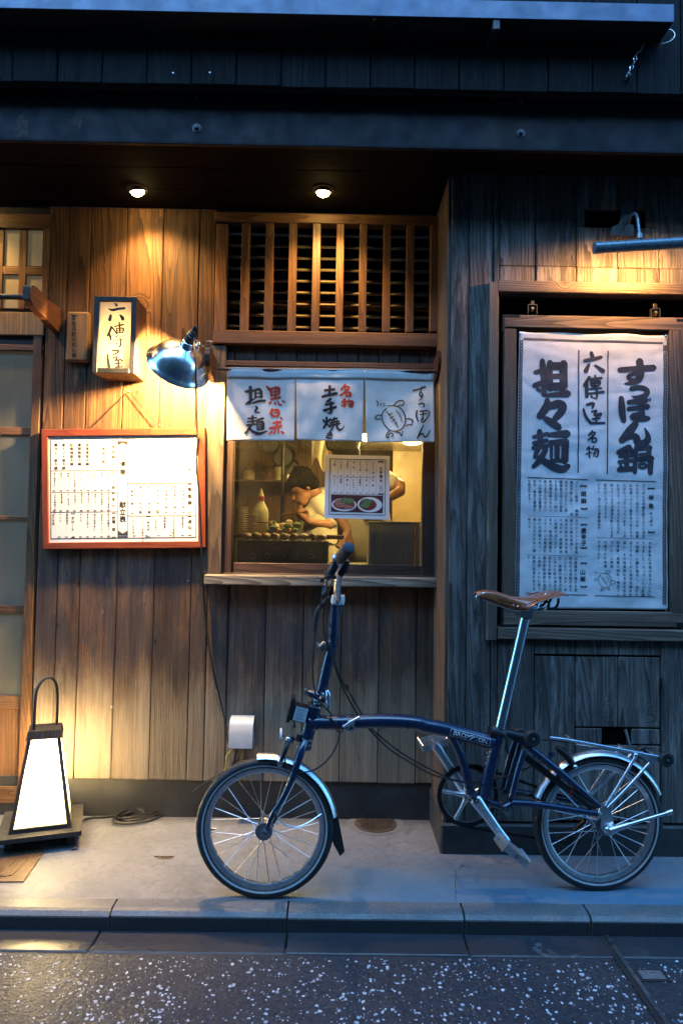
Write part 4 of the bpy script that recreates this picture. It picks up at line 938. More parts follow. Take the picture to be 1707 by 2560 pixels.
cols(mb, ['六傳屋'], 775, 60, 305, 15, 20, .012); cols(mb, ['献立表'], 775, 60, 725, 17, 18, .03)
for (x, y, s) in ((697, 212, '【'), (697, 405, '】'), (697, 480, '【'), (697, 762, '】'), (700, 830, '【'), (700, 1028, '】'), (352, 832, '【'), (352, 1030, '】'), (1345, 590, '【'), (1345, 828, '】'), (1345, 865, '【'), (1345, 1018, '】'), (992, 862, '【'), (992, 1026, '】'), (1345, 205, '【'), (1345, 455, '】')): put_char(mb, s, *S6(x, y), 11, f_)
for (x0_, x1_, n_, y) in ((190, 655, 9, 632), (190, 655, 9, 803), (235, 655, 8, 1026), (855, 1292, 7, 828), (875, 1285, 5, 1022)):
    for i in range(n_): x = x0_+(x1_-x0_)*i/(n_-1); line(mb, *S6(x-11, y), *S6(x+11, y), 2.2, f_)
def poly6(pts): 
    q = [f_(*S6(*p)) for p in pts]; mb.add(q, [tuple(range(len(q)))])
poly6([(735, 975), (775, 1000), (817, 975), (817, 1018), (735, 1018)]); poly6([(735, 1024), (817, 1024), (817, 1034), (735, 1034)]); poly6([(735, 212), (817, 212), (817, 250), (775, 228), (735, 250)])
mb.build('lettering', 'ink_soft', sheet)
mb = MB()
for i in range(18): x = 200+i*28.5; line(mb, *S6(x, 480), *S6(x, 800), .25, f_)
for i in range(8): x = 846+i*73-38; line(mb, *S6(x, 590), *S6(x, 840), .25, f_)
mb.build('ruled_line', 'ink_grey', sheet)
mb = MB(); line(mb, *S6(1060, 812), *S6(1082, 812), 4.5, f_); mb.build('stamp', 'ink_orange', sheet)
mb = MB(); nl = P(322, 979, -.012); mb.tube([P(226, 1072, -.02), nl, P(404, 1070, -.02)], .0019, 6); mb.build('hanging_wire', 'dark_metal', bd)
mb = MB(); mb.lathe([(0, .0015), (.012, .0015), (.012, .003), (.0135, 0)], (nl.x, .0, nl.z), (0, -1, 0), 8); mb.build('nail', 'dull_steel', bd)
# ------------------------------------------------------------------ two downlights in the eave, and an assumed third out of view
def downlight(px, py, tilt, label, e):
    c_ = G(px, py, ZT-.012); o = thing('downlight', label, 'lamp', (c_.x, c_.y, ZT-.03), 'eave downlights')
    ax = Vector(tilt).normalized(); t = Vector((c_.x, c_.y, ZT))
    mb = MB(); mb.lathe([(0, .040), (.002, .040), (.003, .038), (.003, .030), (0, .030)], t, (0, 0, -1), 28, True); mb.build('trim_ring', 'sign_black', o, True)
    mb = MB(); mb.lathe([(-.012, .0), (-.012, .029), (.006, .029), (.010, .0285), (.010, .027), (.004, .0265)], t, ax, 24); mb.build('lamp_body', 'lamp_glow_holder', o, True)
    mb = MB(); mb.lathe([(.026, .0), (.0245, .012), (.019, .021), (.007, .0268)], t, ax, 24); mb.build('lens', 'bulb_down', o, True)
    s = lamp('spot', 'SPOT', t+ax*.034, e, (1, .55, .17), o, spot_size=R(116), spot_blend=1.0, shadow_soft_size=.024); aim(s, ax); return o
downlight(343, 480, (.13, .26, -1), 'glowing eave downlight over the lantern box sign', 13)
downlight(-122, 478, (.05, .22, -1), 'assumed unseen eave downlight over the sliding door', 6)  # assumed lamp out of view, added to light the door panes and stile
downlight(808, 482, (.0, .20, -1), 'glowing eave downlight over the lattice', 12)

# ------------------------------------------------------------------ clamp lamp with a spun aluminium shade
cl = thing('clamp_lamp', 'polished aluminium clamp lamp with black socket shining on the menu board', 'lamp', P(500, 910, -.05))
AP = P(470, 860, -.215); RC = P(437, 934, -.125); ax = (RC-AP).normalized()
L_ = (RC-AP).length
prof = [(-.012, .020), (-.006, .0225), (.010, .0235), (.014, .030), (.020, .045), (.030, .063), (.042, .079), (.058, .093), (.076, .102), (.090, .107), (.095, .114), (.103, .121), (.106, .1235), (.108, .1235)]
inn = [(h+.0008, r_-.0012) for h, r_ in prof][::-1]
mb = MB(); mb.lathe(prof+inn, AP, ax, 56, True); mb.build('shade', 'shade_aluminium', cl, 'all')
mb = MB(); mb.lathe([(-.008, 0), (-.008, .019), (-.040, .0185), (-.042, .015), (-.050, .015), (-.052, .012), (-.060, .012), (-.062, .008), (-.082, .0065), (-.084, 0)], AP, ax, 18); mb.build('socket', 'black_plastic', cl, True)
mb = MB(); B0 = AP+ax*.058; mb.sphere(B0, .028, 16, 10); mb.build('bulb', 'bulb_warm', cl, True)
J = P(496, 862, -.15); K = P(523, 866, -.08)
mb = MB(); mb.tube([AP-ax*.022+Vector((.012, 0, 0)), AP-ax*.018+Vector((.03, .02, .0)), J], .0032, 8); mb.build('arm', 'dull_steel', cl, True)
mb = MB(); mb.sphere(J, .011, 10, 8); mb.build('ball_joint', 'chrome', cl, True)
mb = MB(); mb.tube([J+Vector((0, -.012, .012)), J+Vector((0, -.004, .004)), J+Vector((0, .010, -.014))], .0025, 6); mb.build('wing_screw', 'chrome', cl, True)
mb = MB(); mb.tube([J, J.lerp(K, .5)+Vector((0, 0, -.006)), K], .0035, 8, smooth=1); mb.build('link_arm', 'dull_steel', cl, True)
mb = MB(); mb.tube([K+Vector((-.012, -.01, .018)), K+Vector((.012, -.012, .022)), K+Vector((.016, -.012, -.004)), K+Vector((.004, -.012, -.02)), K+Vector((-.010, -.01, -.022))], .0032, 6, smooth=2); mb.build('spring_wire', 'chrome', cl, True)
mb = MB(); mb.box(K.x-.013, K.x+.013, K.y-.03, K.y-.026, K.z-.075, K.z-.005, .001); mb.box(K.x-.013, K.x+.013, K.y+.012, K.y+.016, K.z-.075, K.z-.005, .001); mb.box(K.x-.010, K.x+.010, K.y-.03, K.y+.016, K.z-.01, K.z-.002, .001); mb.build('clamp_jaw', 'clip_steel', cl)
# cord from the socket down to the outlet
top = AP-ax*.083
pts = [top, top+Vector((.006, -.004, -.012)), P(485, 850, -.25), P(488, 880, -.305), P(490, 930, -.315), P(491, 985, -.27), P(492, 1030, -.15), P(493, 1062, -.05), P(494, 1115, -.042), P(490, 1160, -.040), P(496, 1210, -.040), P(501, 1300, -.040), P(505, 1400, -.035), P(508, 1480, -.02), P(514, 1560, -.008), P(530, 1660, -.008), P(548, 1740, -.008), P(562, 1800, -.008), P(570, 1850, -.012), P(575, 1872, -.02), P(584, 1868, -.022)]
mb = MB(); mb.tube(pts, .0033, 7, smooth=2); mb.build('cord', 'cord_black', cl, True)

# ------------------------------------------------------------------ outlet under a rain cover
ou = thing('outlet_cover', 'grey rounded weatherproof outlet cover low on the plank wall', 'outlet cover', P(602, 1872, 0))
x0, x1, z0, z1 = XZ(573, 1798, 632, 1870, -.06); th = .0025
sec = [(0, z1-z0), (-.02, z1-z0), (-.042, (z1-z0)*.93), (-.056, (z1-z0)*.78), (-.064, (z1-z0)*.5), (-.067, (z1-z0)*.2), (-.067, 0)]
secin = [(y+th if y < -.01 else y, z-th*.8 if z > .02 else z) for y, z in sec][::-1]
mb = MB(); mb.prism([(x0, y, z0+z) for y, z in sec+secin], (x1-x0, 0, 0)); mb.build('hood', 'grey_cover', ou, True)
for xx_ in (x0+.0005, x1-.0005-th): mb = MB(); mb.prism([(xx_, y*.985, z0+z*.985) for y, z in sec+[(0, 0)]], (th, 0, 0)); mb.build('cheek', 'grey_cover', ou)
mb = MB(); mb.box(x0+.008, x1-.008, -.03, -.001, z0+.012, z1-.012, .003); mb.build('socket_block', 'dark_metal', ou)
for px in (592, 614):
    mb = MB(); mb.tube([P(px, 1862, -.035), P(px-2, 1885, -.038), P(px-8, 1905, -.03), P(px-18, 1925, -.02)], .0045 if px == 592 else .003, 7, smooth=1); mb.build('plug_lead', 'cord_black', ou, True)
mb = MB(); mb.tube([P(585, 1868, -.03), P(572, 1882, -.035), P(566, 1890, -.03), P(564, 1915, -.02), P(560, 1935, -.012)], .0025, 7, smooth=1); mb.build('yellow_lead', 'cord_yellow', ou, True)

# ------------------------------------------------------------------ floor lantern
LC = Vector((G(97, 2070, .05).x, -.195, 0)); yawL = R(19)
ln = thing('floor_lantern', 'glowing four-sided tapering floor lantern with dark wooden frame and arched handle', 'lantern', LC)
U_ = Vector((math.cos(yawL), math.sin(yawL), 0)); V_ = Vector((-math.sin(yawL), math.cos(yawL), 0))
def LP(a, b_, z): return LC+U_*a+V_*b_+Vector((0, 0, z))
def lbox(mb, a0, a1, b0, b1, z0, z1):
    mb.add([LP(a, b_, z) for a in (a0, a1) for b_ in (b0, b1) for z in (z0, z1)], [(0, 1, 3, 2), (4, 6, 7, 5), (0, 4, 5, 1), (2, 3, 7, 6), (0, 2, 6, 4), (1, 5, 7, 3)])
mb = MB(); lbox(mb, -.136, .136, -.130, .130, .046, .062); mb.build('base_plate', 'lantern_wood', ln)
for sx in (-1, 1):
    mb = MB(); lbox(mb, sx*.10-.012, sx*.10+.012, -.085, .10, 0, .046); mb.build('foot', 'lantern_wood', ln)
hb, ht, zb0, zt0 = .100, .054, .062, .395
def post(sa, sb):
    mb = MB(); w = .013; A = [(-1, -1), (1, -1), (1, 1), (-1, 1)]
    lo = [LP(sa*hb-sa*w/2+w/2*x, sb*hb*.92-sb*w/2+w/2*y, zb0) for x, y in A]; hi = [LP(sa*ht-sa*w/2+w/2*x, sb*ht*.92-sb*w/2+w/2*y, zt0-.028) for x, y in A]
    mb.add(lo+hi, [(0, 3, 2, 1), (4, 5, 6, 7)]+[(i, (i+1) % 4, 4+(i+1) % 4, 4+i) for i in range(4)]); mb.build('post', 'lantern_wood', ln)
for sa in (-1, 1):
    for sb in (-1, 1): post(sa, sb)
mb = MB(); lo = [LP(x*(ht+.006), y*(ht+.004), zt0-.028) for x, y in ((-1, -1), (1, -1), (1, 1), (-1, 1))]; hi = [LP(x*(ht-.001), y*(ht-.003), zt0) for x, y in ((-1, -1), (1, -1), (1, 1), (-1, 1))]
mb.add(lo+hi, [(0, 3, 2, 1), (4, 5, 6, 7)]+[(i, (i+1) % 4, 4+(i+1) % 4, 4+i) for i in range(4)]); mb.build('cap', 'lantern_wood', ln)
for i, (ax_, sg_) in enumerate((('a', -1), ('a', 1), ('b', -1), ('b', 1))):
    def q4(z, h, e=0): 
        h2 = h-.005-e; w2 = h-.010
        return [LP(sg_*h2, -w2*.92, z), LP(sg_*h2, w2*.92, z)] if ax_ == 'a' else [LP(-w2, sg_*h2*.92, z), LP(w2, sg_*h2*.92, z)]
    lo = q4(zb0+.012, hb-.003); hi = q4(zt0-.030, ht+.002); mb = MB(); mb.add(lo+hi[::-1], [(0, 1, 2, 3)]); mb.build('paper_panel', 'lantern_paper', ln)
    mb = MB(); h = hb
    if ax_ == 'a': lbox(mb, sg_*(h-.011), sg_*(h-.001), -(h-.013)*.92, (h-.013)*.92, zb0, zb0+.014)
    else: lbox(mb, -(h-.013), h-.013, sg_*(h-.011)*.92, sg_*(h-.001)*.92, zb0, zb0+.014)
    mb.build('bottom_rail', 'lantern_wood', ln)
mb = MB(); mb.sphere(LP(0, 0, .20), .026, 14, 10, (1, 1, 1.25)); mb.build('bulb', 'bulb_lantern', ln, True)
lamp('bulb_light', 'POINT', LP(0, 0, .245), 11, (1, .76, .38), ln, shadow_soft_size=.012)
hp = [LP(-.036, -.028, zt0), LP(-.036, -.028, zt0+.105), LP(-.032, -.022, zt0+.145), LP(-.012, -.008, zt0+.175), LP(.012, .008, zt0+.178), LP(.032, .022, zt0+.15), LP(.036, .028, zt0+.105), LP(.036, .028, zt0)]
mb = MB(); mb.tube(hp, .0052, 10, smooth=2); mb.build('handle', 'sign_black', ln, True)
# cable coiled on the pavement
cb = thing('coiled_cable', 'black cable tied in a loose coil on the pavement beside the lantern', 'cable', G(350, 2050))
pts = [LP(.12, .02, .02), G(215, 2044, .006), G(280, 2042, .005), G(330, 2030, .006), G(395, 2012, .01), G(425, 1998, .012)]
A_, B_ = G(283, 2066, 0), G(428, 2012, 0); mid = (A_+B_)/2; du = (B_-A_)/2; dv = Vector((-du.y, du.x, 0)).normalized()
rc2 = random.Random(5); loop = []
for t in range(5):
    w = (.075, .040, .062, .028, .052)[t]; e0, e1 = rc2.uniform(.80, 1.06), rc2.uniform(.80, 1.06); zz_ = .004+t*.0035
    for j in range(14):
        a = 6.283*j/14+.6; cx = math.cos(a); loop.append(mid+du*cx*(e1 if cx > 0 else e0)+dv*math.sin(a)*w+Vector((0, 0, zz_+rc2.uniform(0, .003)+.006*abs(cx))))
mb = MB(); mb.tube(pts+loop, .0036, 6, smooth=1); mb.build('coil', 'cord_black', cb, True)
mb = MB(); c_ = mid-du*.15; mb.tube([c_+dv*math.sin(a)*.036+Vector((0, 0, .016+.022*math.cos(a))) for a in [6.283*i/14 for i in range(15)]], .0028, 6); mb.build('tie', 'cord_black', cb, True)
mb = MB(); mb.tube([loop[-1], G(445, 2008, .02), P(480, 1980, -.03), P(515, 1955, -.015), P(560, 1930, -.012), P(596, 1898, -.03)], .0028, 6, smooth=2); mb.build('lead', 'cord_black', cb, True)

# ------------------------------------------------------------------ things set in or lying on the pavement
dr = thing('drain_cover', 'rusty round cast-iron cover in the pavement behind the front wheel', 'drain cover', G(939, 2060))
c_ = G(939, 2060); rr_ = .080
mb = MB(); mb.lathe([(.001, .0), (.004, rr_-.004), (.003, rr_), (0, rr_)][::1], c_, (0, 0, 1), 40); pl_ = mb.build('plate', 'cast_iron', dr, True)
mb = MB()
for i in range(-8, 9):
    for j in range(-8, 9):
        x, y = i*.0095+(j % 2)*.0047, j*.0082
        if x*x+y*y < (rr_-.012)**2:
            a = R(45) if (i+j) % 2 else R(-45); dx, dy = math.cos(a)*.0042, math.sin(a)*.0042; nx, ny = -dy*.3, dx*.3
            mb.add([c_+Vector((x+sx*dx+sn*nx, y+sx*dy+sn*ny, .004+h)) for h in (0, .0016) for sx, sn in ((-1, -1), (1, -1), (1, 1), (-1, 1))], [(4, 5, 6, 7), (0, 1, 5, 4), (1, 2, 6, 5), (2, 3, 7, 6), (3, 0, 4, 7)])
mb.build('tread', 'cast_iron', pl_, kind='stuff')
mb = MB(); mb.lathe([(.0012, rr_+.002), (.0025, rr_+.010), (.0012, rr_+.028), (.0006, rr_+.028)], c_, (0, 0, 1), 40); mb.build('ring', 'kerb_concrete', dr, True)
fp = thing('floor_plate', 'worn brown metal plate with raised lines let into the pavement corner', 'plate', G(40, 2165))
q = [G(-160, 2120, .004), G(108, 2120, .004), G(112, 2128, .004), G(60, 2203, .004), G(-160, 2206, .004)]
mb = MB(); mb.prism([v-Vector((0, 0, .004)) for v in q], (0, 0, .004)); mb.build('plate', 'brass_plate', fp)
for (a, b_) in (((96, 2122), (30, 2188)), ((84, 2122), (14, 2192)), ((70, 2122), (-4, 2192)), ((30, 2188), (-60, 2196))):
    mb = MB(); mb.tube([G(*a, .005), G(*b_, .005)], .0022, 6); mb.build('ridge', 'brass_plate', fp, True)
mb = MB(); c_ = G(186, 2123, .003); mb.add([c_+Vector(v) for v in ((-.012, -.004, 0), (0, -.007, .006), (.013, 0, .003), (.004, .008, .007), (-.008, .005, .004))], [(0, 1, 3, 4), (1, 2, 3)]); lf = mb.build('dead_leaf', 'leaf_brown'); tag(lf, 'dark curled dead leaf lying on the pavement near the lantern', 'leaf')
# chipped dent in the concrete
mb = MB(); c_ = G(412, 2145, .0012); qn = []
for i in range(22):
    a = 6.283*i/22; qn.append(c_+Vector((math.cos(a)*.028*(1+.25*noise.noise(Vector((a*3, 1, 0)))), math.sin(a)*.008*(1+.5*noise.noise(Vector((a*3, 5, 0)))), 0)))
mb.add(qn, [tuple(range(22))]); mb.build('patch', 'brass_plate', pave)
mb = MB(); qn = [G(386+i*5, 2141+2*noise.noise(Vector((i*.9, 0, 0))), .0024) for i in range(11)]; mb.tube(qn, [.001+.002*abs(noise.noise(Vector((i*1.3, 3, 0)))) for i in range(11)], 5); mb.build('dark_crack', 'backing', pave)
# faded paint scribble and a hairline crack
mb = MB(); f_ = lambda px, py: G(px, py, .0012)
brush(mb, "190,1060,10 215,1080,14 200,1110,12; 190,1060,8 225,1058,9; 250,1110,10 280,1062,14 318,1108,12; 262,1092,8 300,1090,8", lambda x, y: (1040+x*.4254, 1700+y*.4254), f_, .4254, .3); mb.build('paint_mark', 'paint_mark', pave)
mb = MB(); qn = [G(1138+3*noise.noise(Vector((i*.8, 9, 0))), 2172+i*8, .0005) for i in range(11)]; mb.tube(qn, .0007, 4); mb.build('hairline_crack', 'backing', pave)
# metal strip and marker stone in the road
st = thing('road_strip', 'narrow metal strip set slanting in the road by the kerb', 'metal strip', G(1580, 2440, ZG))
a_, b_ = G(1512, 2338, ZG), G(1668, 2562, ZG); d = (b_-a_).normalized(); s_ = Vector((-d.y, d.x, 0))*.006
mb = MB(); mb.prism([a_-s_, a_+s_, b_+d*.3+s_, b_+d*.3-s_], (0, 0, .004)); mb.build('strip', 'dull_steel', st)
mb = MB(); s2 = Vector((-d.y, d.x, 0)); mb.prism([a_-s2*.020, a_-s2*.0065, b_+d*.3-s2*.0065, b_+d*.3-s2*.020], (0, 0, .0012)); mb.build('tar_joint', 'backing', st)
ms_ = thing('marker_stone', 'small square pale marker stone with a stud set in the road', 'marker', G(1628, 2436, ZG))
c_ = G(1628, 2436, ZG); mb = MB(); mb.box(c_.x-.031, c_.x+.031, c_.y-.017, c_.y+.017, ZG-.02, ZG+.0015, .002); mb.build('block', 'kerb_concrete', ms_)
mb = MB(); mb.box(c_.x-.041, c_.x+.041, c_.y-.026, c_.y+.026, ZG-.02, ZG-.001, .001); mb.build('joint', 'backing', ms_)
mb = MB(); mb.lathe([(0, .005), (.0015, .004), (.002, 0)], (c_.x, c_.y, ZG+.0015), (0, 0, 1), 12); mb.build('stud', 'dull_steel', ms_)

# ------------------------------------------------------------------ hook and ring on the wall corner
hk = thing('steel_hook', 'bent steel hook and ring hanging on the corner post by the window', 'hook', P(1110, 1440, -.1))
YH = -.10
mb = MB(); mb.tube([P(1118, 1404, YH), P(1108, 1402, YH), P(1098, 1408, YH), P(1094, 1418, YH), P(1098, 1430, YH), P(1106, 1440, YH), P(1110, 1452, YH), P(1106, 1457, YH)], .0035, 8, smooth=2); mb.build('hook', 'chrome', hk, True)
mb = MB(); c_ = P(1107, 1438, YH-.006); mb.tube([c_+Vector((math.cos(a)*.010, .003*math.sin(a), math.sin(a)*.027)) for a in [6.283*i/18 for i in range(19)]], .0028, 8, cap=False); mb.build('ring', 'dull_steel', hk, True)

# ------------------------------------------------------------------ poster case
cs_ = thing('poster_case', 'deep weathered wooden wall case round the hanging lettered banner', 'display case', P(1480, 1602, YR))
ct = lambda n_, mt, q, yf=YR-.022, yb=YR+.06: part_px(cs_, n_, mt, q, yf, yb, .003)
ct('side_board', 'case_wood_v', (1219, 704, 1243, 1602)); ct('side_board', 'case_wood_v', (1738, 704, 1762, 1602)); ct('top_board', 'case_wood_h', (1244, 704, 1737, 733)); ct('bottom_board', 'case_wood_h', (1244, 1573, 1737, 1602))
mb = MB(); x0, x1, z0, z1 = XZ(1244, 733, 1737, 1573, YR); mb.box(x0, x1, YR+.085, YR+.095, z0-.01, z1+.01); mb.build('back_board', 'black_void', cs_)
mb = MB(); x0, x1, z0, z1 = XZ(1244, 745, 1737, 752, YR+.03); mb.box(x0, x1, YR+.03, YR+.036, z0, z1); mb.build('hanging_rail', 'dark_metal', cs_)
fr2 = thing('banner_frame', 'brown sliding wooden frame with metal corners hung on two rollers round the banner', 'frame', P(1480, 1566, YR))
YF = YR+.004
def bp(n_, mt, q, b=.003): return part_px(fr2, n_, mt, q, YF, YF+.024, b)
bp('stile', 'case_wood_v', (1256, 821, 1289, 1527)); bp('stile', 'case_wood_v', (1675, 824, 1711, 1534)); tr_ = bp('rail', 'case_wood_h', (1256, 790, 1711, 822)); bp('rail', 'case_wood_h', (1254, 1528, 1711, 1566))
for q in ((1255, 787, 1300, 792), (1255, 792, 1262, 830), (1690, 797, 1713, 803), (1250, 1560, 1300, 1567), (1252, 1520, 1258, 1560), (1690, 1556, 1713, 1570)):
    part_px(fr2, 'corner_plate', 'dark_metal', q, YF-.002, YF+.02, .0008)
for px, py in ((1330, 770), (1637, 780)):
    c_ = P(px, py, YF+.006)
    mb = MB(); 
    for s in (-1, 1): mb.box(c_.x+s*.016-.0015, c_.x+s*.016+.0015, YF+.002, YF+.018, c_.z-.022, c_.z+.012)
    mb.box(c_.x-.017, c_.x+.017, YF+.002, YF+.018, c_.z+.010, c_.z+.013); rl = mb.build('roller_yoke', 'clip_steel', fr2)
    mb = MB(); mb.lathe([(-.005, 0), (-.005, .010), (.005, .010), (.005, 0)], (c_.x, YF+.010, c_.z-.004), (1, 0, 0), 14); mb.build('wheel', 'brass', rl, True)
    mb = MB(); mb.box(c_.x-.007, c_.x+.007, YF+.004, YF+.016, c_.z+.013, c_.z+.032, .002); mb.build('hanger', 'clip_steel', rl)
# lettered banner
bn = thing('lettered_banner', 'pale cloth banner with heavy black writing and a dark lattice border', 'banner', P(1480, 1520, YF+.012))
YBN = YF+.014
def ban_y(x, z):
    p = Vector((x*9, z*9, 4.4)); d = Vector((x*5+z*4, z*11-x*3, 9.1))
    return YBN+noise.noise(d)*.0055+noise.noise(p*2.1)*.0022-abs(noise.noise(d*1.9))*.004
def mapB(lift):
    def f(px, py):
        q = P(px, py, YBN); return Vector((q.x, ban_y(q.x, q.z)-lift, q.z))
    return f
z8 = lambda x, y: (1200+x*507/1420., 780+y*507/1420.)
A, B_, C_, D_ = z8(270, 140), z8(1310, 165), z8(1308, 2085), z8(240, 2075)
f0 = mapB(0)
def fn(u, w):
    x = (A[0]*(1-u)+B_[0]*u)*(1-w)+(D_[0]*(1-u)+C_[0]*u)*w; y = (A[1]*(1-u)+B_[1]*u)*(1-w)+(D_[1]*(1-u)+C_[1]*u)*w
    return f0(x, y+(1.6*math.sin(u*16) if w < .02 else 0))
mb = MB(); mb.grid(70, 120, fn, (0, .0008, 0)); sh = mb.build('cloth', 'banner_cloth', bn, 'all')
zP3 = lambda x, y: (1290+x*370/1568., 860+y*370/1568.); fL = mapB(.0016)
for nm, spec in (('large_lettering', BIG_TAN), ('large_lettering', BIG_SUPPON), ('shop_name_lettering', MID_POSTER)):
    mb = MB(); brush(mb, spec, zP3, fL, .244, .03); mb.build(nm, 'ink_navy', sh)
mb = MB()
line(mb, *zP3(660, 65), *zP3(650, 1368), 3.0, fL); mb.build('ruled_line', 'ink_navy', sh); mb = MB(); line(mb, *zP3(967, 75), *zP3(960, 1378), 3.0, fL); mb.build('ruled_line', 'ink_navy', sh)
zL4 = lambda x, y: (1300+x*180/1323., 1180+y*180/1323.); zR5 = lambda x, y: (1470+x*180/1323., 1190+y*180/1323.)
for a, b_, w in (((130, 98), (1238, 140), 2.0), ((125, 805), (1235, 838), .8), ((112, 1515), (1228, 1552), .8), ((90, 2222), (1222, 2262), 1.6)): mb = MB(); line(mb, *zL4(*a), *zL4(*b_), w, fL); mb.build('ruled_line', 'ink_navy', sh)
for a, b_, w in (((130, 70), (1235, 106), 2.0), ((148, 1128), (1192, 1160), .8), ((112, 2195), (1220, 2222), 1.6)): mb = MB(); line(mb, *zR5(*a), *zR5(*b_), w, fL); mb.build('ruled_line', 'ink_navy', sh)
mb = MB()
def block(T__, cols_, x0, dx, y0, pitch, size):
    for i, s in enumerate(cols_):
        x_, y_ = T__(x0-dx*i, y0-i*3); column(mb, s, x_, y_, size, pitch, fL, .012, 1.0, -.006)
block(zL4, ['ストレス解消、　動脈', '硬化予防に良く、　血', '液をさらさらにし肝', '臓機能の向上や若返', 'りを促します。特に', '黒胡麻は高ビタミン', '高ミネラルでカルシ', 'ウムや鉄分を豊富に', '含み、美容と健康に', 'も役立ちます。'], 1030, 96, 160, 8.9, 8.2)
block(zL4, ['カプサイシンが体脂', '肪の分解を促進し、', '炭水化物の消化を助', 'けるため、肥満解消', 'に効果があります。', 'また、食欲の増進や', 'コラーゲンの育成を', '助ける効能もあり、', '鍋には欠かせない薬', '味です。'], 1025, 96, 860, 9.7, 8.2)
block(zL4, ['内蔵器官の働きを活', '性化する効能がある', 'とされています。ま', 'た、胃腸の働きが弱', 'くなった際の消化不', '良やその胸苦しさ、', '喉の呼吸頭部の血圧', 'の停滞、それに伴う', '頭痛に効果がありま', 'す。'], 1015, 96, 1560, 9.7, 8.2)
block(zR5, ['すっぽんの甲羅を囲うように存在', 'するゼリー状のエンペラは、栄養', 'の宝庫、アミノ酸をはじめミネラ', 'ルがたっぷり入っています。これ', 'らはコラーゲンの元となる力を', '持っているため美容を気にする女', '性の方にぴったりです。', 'さらに、古くから滋養強壮や'], 1010, 117, 150, 9.0, 8.2)
block(zR5, ['不老長寿に効果があるといわれ', 'てきました。スッポンには肝臓', 'や腎臓、心臓を強化し、血行を', '良くすることから疲労回復を促', '進し、その他風邪の予防や低血', '圧改善、胃腸の強化、悪玉コレ', 'ステロール数値', 'の低下にも効果', 'があります。'], 1125, 117, 1200, 10.0, 8.2)
for T__, x, rows in ((zL4, 1160, ((265, '【'), (665, '】'), (975, '【'), (1385, '】'), (1685, '【'), (2095, '】'))), (zR5, 1148, ((240, '【'), (1022, '】')))):
    for y, s in rows: put_char(mb, s, *T__(x, y), 19, fL)
for T__, s, x, y, pt, sz in ((zL4, '胡麻', 1158, 335, 18, 14.5), (zL4, '唐辛子', 1158, 1020, 15.5, 14.5), (zL4, '山椒', 1145, 1775, 17, 14.5), (zR5, '甲魚', 1148, 330, 20, 14.5), (zR5, 'すっぽん', 1148, 660, 9, 8)):
    x_, y_ = T__(x, y); column(mb, s, x_, y_, sz, pt, fL, .03)
mb.build('small_lettering', 'ink_navy', sh)
mb = MB(); tz = lambda x, y: zR5(100+(x-1112)*1.36, 1735+(y-268)*1.36); brush(mb, TURTLE, tz, fL, .185, .1); mb.build('turtle_drawing', 'ink_navy', sh)
# woven border: crossed strokes
mb = MB()
def border(a, b_, n_, w, h):
    for i in range(n_):
        t0, t1 = i/n_, (i+1)/n_; p0 = (a[0]+(b_[0]-a[0])*t0, a[1]+(b_[1]-a[1])*t0); p1 = (a[0]+(b_[0]-a[0])*t1, a[1]+(b_[1]-a[1])*t1)
        dx, dy = p1[0]-p0[0], p1[1]-p0[1]; L = math.hypot(dx, dy); nx, ny = -dy/L*h/2, dx/L*h/2
        line(mb, p0[0]+nx, p0[1]+ny, p1[0]-nx, p1[1]-ny, w, fL); line(mb, p0[0]-nx, p0[1]-ny, p1[0]+nx, p1[1]+ny, w, fL)
    L = math.hypot(b_[0]-a[0], b_[1]-a[1]); nx, ny = -(b_[1]-a[1])/L*h/2, (b_[0]-a[0])/L*h/2
    for s in (-1, 1): line(mb, a[0]+nx*s, a[1]+ny*s, b_[0]+nx*s, b_[1]+ny*s, w*.6, fL)
border(z8(285, 195), z8(258, 2060), 84, 1.9, 7.2); border(z8(1290, 232), z8(1285, 2050), 80, 1.9, 7.6); border(z8(300, 190), z8(1275, 218), 52, 1.4, 4.6)
mb.build('border_pattern', 'ink_navy', sh)
for q in ((1294, 168), (1298, 2088), (280, 150)):
    mb = MB(); c_ = P(*z8(*q), YBN-.004); mb.lathe([(0, .005), (.002, .004), (.003, 0)], c_, (0, -1, 0), 10); mb.build('pin', 'chrome', bn)

# ------------------------------------------------------------------ picture lamp over the case
pc = thing('picture_lamp', 'slim blue-grey tubular picture lamp with lit bulbs over the poster case', 'lamp', P(1600, 640, YR-.1))
YT = YR-.16; a_, b_ = P(1487, 620, YT), P(1760, 603, YT); ra = .0195
d = (b_-a_).normalized()
mb = MB(); n_ = 18; vs = []
for e, c_ in ((0, a_), (1, b_)):                      # a trough open at the bottom
    for r_ in (ra, ra-.0014):
        for i in range(n_+1):
            a = R(-10)+R(306)*i/n_; vs.append(c_+Vector((0, math.cos(a)*r_, math.sin(a)*r_)))
n1 = n_+1; fs = []
for i in range(n_):
    fs += [(i, i+1, 2*n1+i+1, 2*n1+i), (n1+i+1, n1+i, 3*n1+i, 3*n1+i+1), (i+1, i, n1+i, n1+i+1)]
fs += [(0, 2*n1, 3*n1, n1), (n_, n1+n_, 3*n1+n_, 2*n1+n_)]
mb.add(vs, fs); tb = mb.build('trough', 'lamp_blue', pc, True)
mb = MB(); mb.lathe([(-.004, 0), (-.004, ra), (.003, ra+.001), (.010, ra+.001), (.010, ra-.002)], a_, d, 20); mb.build('end_cap', 'lamp_blue', pc, True)
mb = MB(); mb.lathe([(-.004, 0), (-.004, ra), (.003, ra+.001), (.010, ra+.001), (.010, ra-.002)], b_, -d, 20); mb.build('end_cap', 'lamp_blue', pc, True)
